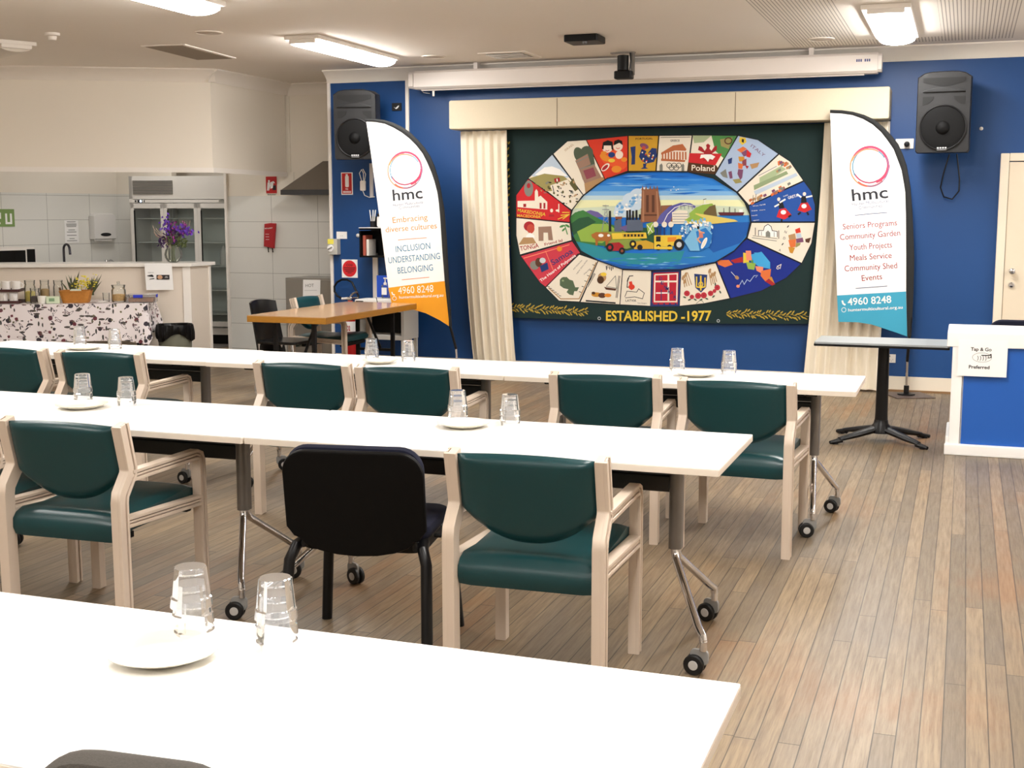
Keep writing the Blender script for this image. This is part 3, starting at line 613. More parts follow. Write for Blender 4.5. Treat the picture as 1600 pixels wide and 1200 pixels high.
# ================================================================ sewn and printed artwork
# pattern pieces, millimetres from the middle of each cloth (across, up)
TAP_BACK=(-1469,951,81,932,1503,938,1478,69,1443,-819,649,-840,-441,-842,-1384,-841,-1424,59)
TAP_OVAL=(-817,115,-793,196,-697,321,-567,418,-456,484,-255,535,16,543,302,533,531,476,742,350,822,255,868,153,878,84,847,-53,738,-175,566,-281,248,-352,-23,-363,-307,-355,-541,-278,-711,-190,-797,-46)
TAP_SCENE=[('p','sky1',(-817,115,-793,196,-697,321,-567,418,-456,484,-255,535,16,543,302,533,531,476,742,350,822,255,868,153,878,84,847,-53,738,-175,566,-281,248,-352,-23,-363,-307,-355,-541,-278,-711,-190,-797,-46)),('p','sky2',(531,476,568,454,605,432,641,410,-567,418,-530,440,-493,462,-456,484)),('p','sky3',(641,410,670,393,699,375,728,358,-637,365,-614,383,-590,400,-567,418)),('p','sky4',(728,358,746,346,756,333,767,320,-690,326,-672,339,-655,352,-637,365)),('p','sky5',(767,320,778,307,789,294,800,281,-724,285,-714,299,-703,313,-690,326)),('p','pale',(800,281,827,244,844,207,860,170,-801,169,-784,208,-754,247,-724,285)),('p','sky2',(106,413,177,420,247,414,191,406)),('p','sky3',(259,419,382,425,505,419,407,411)),('p','skyD',(-262,491,-212,497,-162,491,-202,483)),('p','sky4',(-473,437,-384,443,-296,437,-367,429)),('p','sky2',(-285,399,-178,405,-71,399,-156,391)),('p','sky3',(-517,411,-419,417,-321,411,-399,403)),('p','skyD',(-142,466,-71,473,-0.7,467,-57,458)),('p','sky4',(-131,390,-71,397,-12,391,-59,383)),('p','sky2',(169,414,240,421,312,415,255,407)),('p','sky3',(-160,473,-30,479,99,472,-3.8,465)),('p','skyD',(121,339,246,346,370,340,271,332)),('p','sky4',(-196,364,-142,370,-88,365,-131,356)),('p','sky2',(-20,396,57,403,135,397,73,389)),('p','sky3',(-147,472,-59,478,28,472,-42,464)),('p','skyD',(-233,465,-146,471,-59,465,-128,457)),('p','sky4',(24,360,94,367,164,361,108,353)),('p','sky2',(-114,463,-50,469,13,463,-37,455)),('p','sky3',(-72,476,-19,482,34,476,-8.1,468)),('p','skyD',(-197,427,-87,433,22,427,-65,419)),('p','sky4',(118,379,224,386,329,380,245,372)),('p','sky2',(52,445,127,451,202,445,142,437)),('p','sky3',(-236,412,-150,418,-64,412,-132,404)),('p','skyD',(-219,501,-86,507,47,501,-59,493)),('p','sky4',(53,469,156,476,258,470,177,462)),('p','sky2',(-97,385,2.3,391,101,385,22,377)),('p','sky3',(-311,501,-248,508,-184,502,-235,494)),('p','skyD',(-342,487,-284,493,-227,487,-272,479)),('p','sky4',(-359,416,-226,422,-94,416,-200,408)),('p','sky2',(-34,392,74,398,182,392,96,384)),('p','sky3',(225,462,344,468,462,462,368,454)),('p','skyD',(-91,384,30,390,150,384,54,376)),('p','sky4',(87,380,213,386,339,380,239,372)),('p','sky2',(-201,401,-106,407,-10,402,-86,393)),('p','sky3',(-293,478,-182,484,-71,478,-159,470)),('p','skyD',(403,371,521,377,639,372,545,363)),('p','sky4',(-446,418,-355,425,-265,419,-337,411)),('p','sky2',(243,347,330,354,417,348,348,340)),('p','sky3',(-316,433,-255,440,-193,434,-242,426)),('p','skyD',(123,496,224,502,325,496,245,488)),('p','sky4',(-137,486,-87,493,-38,487,-77,479)),('p','sky2',(78,473,180,479,283,473,201,465)),('p','sky3',(-271,429,-166,435,-62,429,-145,421)),('p','skyD',(-139,344,-87,351,-36,345,-77,337)),('p','sky4',(-301,503,-168,509,-36,502,-141,494)),('p','sky2',(218,414,277,421,337,415,289,407)),('p','sky3',(57,464,182,470,306,464,207,456)),('p','haze',(-787,205,-343,231,-50,222,272,239,840,218,874,127,452,109,-812,133)),('p','sea',(150,82,451,118,608,144,873,144,878,84,847,-53,738,-175,566,-281,248,-352,-23,-363,-189,-291,29,-182)),('p','seaD',(452,66,870,84,855,-10,788,-105,546,-194,456,-108)),('p','teal',(-769,-100,-580,-135,-337,-204,29,-209,280,-180,246,-268,-78,-316,-336,-302,-579,-251,-711,-190)),('p','seaD',(-541,-274,-308,-320,31,-327,283,-306,566,-277,248,-352,-23,-363,-307,-355)),('p','sea',(-480,-266,-388,-260,-297,-264,-388,-270)),('p','teal',(166,-252,204,-246,242,-251,204,-257)),('p','seaL',(171,-302,250,-295,329,-299,250,-306)),('p','sea',(146,-260,183,-255,220,-259,183,-265)),('p','teal',(-142,-258,-51,-252,40,-256,-51,-263)),('p','seaL',(319,-233,402,-227,485,-231,403,-237)),('p','sea',(-161,-341,-119,-335,-76,-339,-119,-345)),('p','teal',(255,-244,351,-238,446,-242,351,-249)),('p','seaL',(-81,-306,-33,-300,15,-304,-33,-310)),('p','sea',(126,-319,160,-314,194,-318,160,-324)),('p','teal',(262,-241,349,-235,436,-239,349,-246)),('p','seaL',(-277,-260,-218,-254,-159,-259,-218,-265)),('p','sea',(-400,-290,-310,-283,-220,-288,-310,-294)),('p','teal',(175,-282,218,-276,261,-281,218,-286)),('p','seaL',(10,-337,62,-331,114,-336,62,-342)),('p','sea',(-7.2,-336,81,-329,169,-333,81,-339)),('p','teal',(-552,-230,-468,-224,-385,-228,-468,-234)),('p','seaL',(-49,-256,-11,-250,28,-255,-10,-261)),('p','sea',(-102,-341,-15,-334,73,-338,-14,-345)),('p','teal',(-90,-228,-58,-222,-26,-227,-58,-233)),('p','seaL',(-120,-329,-88,-323,-56,-328,-88,-334)),('p','sea',(-26,-228,6.2,-222,39,-227,6.3,-233)),('p','teal',(-131,-242,-67,-236,-3.8,-241,-67,-247)),('p','seaL',(43,-290,97,-283,151,-288,97,-294)),('p','sea',(-328,-299,-280,-293,-232,-298,-280,-304)),('p','teal',(-293,-321,-249,-315,-205,-320,-249,-326)),('p','seaL',(-86,-249,-59,-243,-31,-248,-59,-254)),('p','sea',(-110,-223,-71,-217,-31,-222,-70,-228)),('p','teal',(145,-300,213,-294,281,-298,213,-304)),('p','seaL',(-146,-306,-115,-300,-84,-305,-115,-311)),('p','sea',(-179,-275,-107,-268,-36,-273,-107,-279)),('p','teal',(-351,-239,-263,-232,-176,-237,-263,-243)),('p','seaL',(-153,-252,-58,-246,38,-250,-58,-257)),('p','sea',(-414,-257,-334,-251,-254,-255,-334,-261)),('p','teal',(38,-288,68,-282,98,-287,68,-292)),('p','seaL',(-521,-276,-475,-270,-428,-275,-474,-281)),('p','sea',(-378,-311,-328,-305,-279,-309,-328,-315)),('p','teal',(95,-339,156,-333,218,-337,157,-343)),('p','seaL',(15,-309,75,-303,136,-307,76,-313)),('p','sea',(-270,-328,-182,-321,-93,-325,-181,-332)),('p','purple',(-793,151,-733,184,-667,176,-621,191,-546,173,-489,130,-601,116,-789,130)),('p','green',(-818,130,-771,169,-692,191,-601,143,-508,98,-340,28,-412,-151,-580,-135,-769,-100,-811,26)),('p','greenD',(-815,61,-732,116,-639,130,-563,80,-675,26,-788,-46)),('p','greenL',(-750,-10,-601,62,-451,63,-340,-7.9,-505,-116,-712,-100)),('p','greenD',(-340,28,25,29,27,-112,-264,-185,-486,-155,-413,-44)),('p','grassY',(-506,-8.8,-340,10,-192,-43,-82,-113,-264,-167,-449,-151)),('e','smoke',-342,169,55,45),('e','smoke',-297,222,70,57),('e','smoke',-233,284,80,66),('e','smoke',-170,328,73,60),('e','smoke',-107,354,54,45),('e','smoke',-268,169,55,45),('e','smoke',-196,240,73,60),('e','smoke',-342,205,44,36),('e','smoke',-142,266,62,51),('e','smokeB',-358,153,19,11),('e','white',-193,289,20,8),('e','smokeB2',-235,225,23,9),('e','smokeB',-302,182,14,7.6),('e','white',-181,300,20,11),('e','smokeB2',-237,267,13,15),('e','smokeB',-193,257,22,9.2),('e','white',-127,288,16,12),('e','smokeB2',-339,175,12,12),('e','smokeB',-337,244,18,11),('e','white',-191,258,23,7.8),('e','smokeB2',-203,272,19,12),('e','smokeB',-222,232,16,12),('e','white',-188,328,15,7.9),('e','smokeB2',-334,252,12,9),('e','smokeB',-233,255,21,11),('e','white',-135,329,20,12),('e','smokeB2',-205,300,23,14),('e','smokeB',-331,201,24,7.5),('e','white',-289,206,10,14),('e','smokeB2',-218,248,17,15),('e','smokeB',-278,229,10,12),('e','white',-258,200,23,8.3),('e','smokeB2',-359,226,12,14),('e','smokeB',-226,263,16,7.1),('e','white',-265,195,21,12),('e','smokeB2',-317,172,15,13),('e','smokeB',-316,231,14,11),('e','white',-364,171,12,12),('e','smokeB2',-206,258,13,10),('e','smokeB',-171,309,11,15),('e','white',-366,147,14,10),('e','smokeB2',-112,338,20,11),('e','smokeB',-129,301,16,7.8),('e','white',-273,239,13,12),('e','smokeB2',-314,216,17,13),('l','grey',7.7,(-506,-8.8,-472,240,-428,-8.4)),('l','grey',5.8,(-505,196,-438,196)),('l','grey',5.8,(-502,232,-442,231)),('l','grey',3.9,(-494,63,-441,116,-486,152,-453,187)),('l','grey',3.9,(-440,45,-493,98,-453,152)),('p','ink',(-440,184,-421,184,-415,-8.3,-441,-8.5)),('p','ink',(-373,120,-354,120,-349,-8,-375,-8.1)),('p','ink',(-274,187,-256,187,-249,-7.4,-275,-7.6)),('p','ink',(-249,194,-230,194,-224,-7.3,-249,-7.4)),('p','ink',(-219,184,-201,184,-194,-7.1,-220,-7.3)),('p','ink',(-186,191,-168,191,-162,-7,-187,-7.1)),('p','ink',(-350,116,-332,116,-327,-7.9,-353,-8)),('p','ink',(-153,152,-135,152,-129,-6.8,-154,-6.9)),('p','slate',(-387,90,-323,116,-312,-7.8,-386,-8.2)),('p','violet',(-340,28,-103,117,-85,82,-284,-7.6)),('p','slate',(-267,99,-121,103,-111,2.1,-266,-4)),('p','rust',(-378,130,-314,131,-313,109,-378,109)),('p','brown',(-129,380,23,383,48,248,57,82,-135,81)),('p','brownD',(-88,327,-63,327,-61,170,-86,170)),('p','brownD',(-34,327,-8.8,327,-6.2,170,-32,170)),('p','brownL',(-122,371,-107,371,-103,85,-121,85)),('p','brown',(54,231,156,236,177,82,57,82)),('p','brownD',(-104,152,23,152,23,138,-104,138)),('p','brownL',(5.1,362,19,362,38,91,20,91)),('p','brown',(-133,371,-122,419,-111,371)),('p','brown',(-100,371,-90,418,-78,371)),('p','brown',(-60,371,-50,418,-38,371)),('p','brown',(-24,371,-14,418,-2.3,371)),('p','brown',(4.9,371,15,418,27,371)),('p','roadP',(2.7,64,50,149,130,222,236,257,325,253,375,225,370,208,308,232,228,225,166,170,141,65)),('l','white',5.8,(78,73,117,152,183,213,272,243,352,229)),('l','grey',5.8,(237,236,241,196)),('l','grey',5.8,(272,236,276,196)),('l','grey',5.8,(308,236,312,196)),('l','grey',5.8,(343,236,347,196)),('p','cream',(157,170,220,191,300,184,311,65,165,65)),('l','grey',5.8,(163,156,306,156)),('l','grey',5.8,(163,131,306,131)),('l','grey',5.8,(164,107,307,107)),('l','grey',5.8,(164,82,307,83)),('p','greenL',(318,161,379,213,449,242,527,249,563,204,570,135,328,118)),('p','headB',(450,170,502,222,554,239,574,132,451,132)),('p','sandY',(275,100,380,161,556,135,731,105,766,88,540,66,311,65)),('p','greenL',(284,104,371,156,451,118,328,79)),('l','white',7.7,(459,242,458,291)),('l','ink',5.8,(444,284,472,291)),('l','white',5.8,(422,239,501,249)),('p','maroon',(582,170,819,170,808,142,600,142)),('l','ink',5.8,(634,170,633,208)),('l','ink',5.8,(686,170,685,218)),('l','ink',5.8,(735,170,734,204)),('p','white',(773,170,772,196,803,196,804,170)),('l','navy',16,(6.5,56,9.3,-112)),('e','cream',6.4,59,25,26),('l','navy',16,(88,56,91,-111)),('e','cream',88,59,25,26),('l','navy',16,(151,56,154,-111)),('e','cream',150,60,25,26),('p','navy',(28,47,61,47,62,-41,30,-41)),('p','greenL',(-84,64,-21,82,-1.5,-6.1,-61,-42)),('l','white',5.8,(-75,55,-20,-15)),('l','white',5.8,(-21,64,-65,-24)),('p','yellow',(-413,-23,-83,-15,-73,-68,-403,-80)),('p','yellowD',(-312,-29,-101,-24,-101,-56,-302,-61)),('p','ink',(-293,-33,-275,-32,-275,-54,-293,-54)),('p','ink',(-260,-32,-242,-32,-241,-54,-260,-54)),('p','ink',(-227,-32,-209,-32,-208,-53,-227,-53)),('p','ink',(-194,-32,-176,-32,-175,-53,-194,-53)),('p','ink',(-161,-32,-143,-32,-143,-53,-161,-53)),('p','ink',(-128,-32,-110,-31,-110,-53,-128,-53)),('p','cow',(-609,-36,-562,-13,-451,-17,-413,-44,-416,-89,-440,-98,-449,-137,-468,-137,-472,-94,-543,-95,-546,-138,-565,-138,-569,-81,-599,-63)),('e','white',-515,-45,26,16),('e','white',-441,-44,15,12),('p','redD',(-431,-115,-338,-106,-292,-141,-300,-186,-411,-187)),('e','ink',-427,-155,37,39),('e','redD',-427,-155,17,18),('e','ink',-310,-186,30,32),('e','rust',-310,-186,13,14),('p','yellowD',(-228,-105,-82,-86,-8.9,-112,-8,-165,-190,-170)),('e','ink',-206,-122,33,36),('e','ink',-139,-152,26,25),('e','yellow',-206,-122,15,16),('p','yellow',(-6.4,-41,251,-36,252,-131,-4.7,-147)),('p','ink',(12,-50,55,-50,56,-97,13,-98)),('p','orange',(120,-58,203,-54,203,-96,121,-100)),('e','ink',229,-124,50,53),('e','greyL',229,-124,25,26),('e','ink',37,-150,25,28),('e','ink',140,-153,25,28),('e','cream',37,-150,11,12),('e','cream',140,-153,11,12),('p','yellow',(-4.7,-144,168,-142,169,-167,-4.3,-168)),('e','white',481,61,14,13,-32),('e','seaL',498,20,16,7.8,-56),('e','smokeB',448,76,14,5.9,-26),('e','white',297,-17,8.4,5.5,-66),('e','seaL',347,98,8.8,11,-54),('e','smokeB',530,46,17,9.1,-45),('e','white',392,56,8.1,11,-86),('e','seaL',513,65,21,13,-66),('e','smokeB',361,49,7.4,12,-44),('e','white',285,12,7.4,6.8,-77),('e','seaL',313,2.9,7,9,-70),('e','smokeB',413,82,18,7.1,-75),('e','white',497,52,12,10,-11),('e','seaL',379,86,12,12,-15),('e','smokeB',287,82,14,13,-81),('e','white',382,41,16,10,-58),('e','seaL',288,39,16,13,-49),('e','smokeB',360,26,17,5.7,-79),('e','white',260,-44,8.4,10,-63),('e','seaL',275,65,8.5,6.3,-26),('e','smokeB',480,32,18,12,-13),('e','white',373,73,22,9.3,-26),('e','seaL',316,15,24,12,-88),('e','smokeB',454,57,19,11,-61),('e','white',362,34,10,14,-11),('e','seaL',528,-22,5.4,9.1,-22),('e','smokeB',461,65,19,14,-8),('e','white',422,61,10,13,-22),('e','seaL',492,65,21,5.9,-71),('e','smokeB',448,45,13,6.4,-23),('e','white',252,20,8.9,7.4,-36),('e','seaL',443,62,7.1,8.1,-18),('e','smokeB',429,45,19,10,-4),('e','white',297,64,10,14,-71),('e','seaL',523,38,23,9.4,-16),('e','smokeB',443,30,20,7.7,-41),('e','white',467,57,9.4,8,-62),('e','seaL',393,55,12,6.1,-61),('e','smokeB',351,93,8.2,8.9,-60),('e','white',296,-14,18,12,-21),('e','seaL',258,42,14,12,-25),('e','smokeB',494,61,18,9,-29),('e','white',431,52,11,13,-16),('e','seaL',355,27,5.4,11,-45),('e','smokeB',298,-1.4,20,5.9,-71),('e','white',370,55,6.9,12,-50),('e','seaL',386,75,6,13,-25),('e','smokeB',293,32,23,9.3,-73),('e','white',331,75,11,10,-29),('e','seaL',274,18,13,6.9,-4),('e','smokeB',432,30,5.7,12,-1),('e','white',258,27,12,8,-87),('e','seaL',445,39,12,11,-17),('e','smokeB',363,57,7,5.9,-69),('e','white',461,84,20,10,-13),('e','seaL',300,-13,17,7.8,-64),('e','smokeB',312,42,5.9,10,-45),('e','white',529,37,18,7.4,-58),('e','seaL',429,99,19,10,-66),('e','smokeB',272,-41,17,6.5,-83),('e','white',392,62,22,6.2,-50),('e','seaL',460,107,15,12,-59),('e','smokeB',511,21,17,6.6,-76),('e','white',362,46,19,11,-4),('e','seaL',442,34,8.3,8.1,-9),('e','smokeB',234,-27,14,7.9,-84),('e','white',492,74,9,14,-7),('e','seaL',509,29,16,8.4,-26),('e','smokeB',253,2,10,14,-89),('e','white',335,20,17,8.3,-76),('p','seaL',(278,-92,347,13,453,48,524,-3.2,527,-107,422,-178,334,-179)),('p','sea',(383,-4,471,31,534,-38,510,-142,422,-178)),('e','white',461,-108,18,56,-25),('e','cream',461,-108,11,45,-25),('l','skin',17,(409,14,437,-38)),('l','skin',14,(437,-38,399,-74,430,-108)),('l','skin',12,(415,-3.8,463,-17)),('e','ink',404,31,12,14),('p','pinkD',(410,-13,445,-12,452,-59,416,-65)),('e','white',145,370,5.4,5.2),('e','white',171,399,5.3,5.2),('e','white',195,370,5.3,5.2),('e','white',212,378,5.3,5.2),('l','ink',10,(-817,115,-793,196,-697,321,-567,418,-456,484,-255,535,16,543,302,533,531,476,742,350,822,255,868,153,878,84,847,-53,738,-175,566,-281,248,-352,-23,-363,-307,-355,-541,-278,-711,-190,-797,-46,-817,115))]
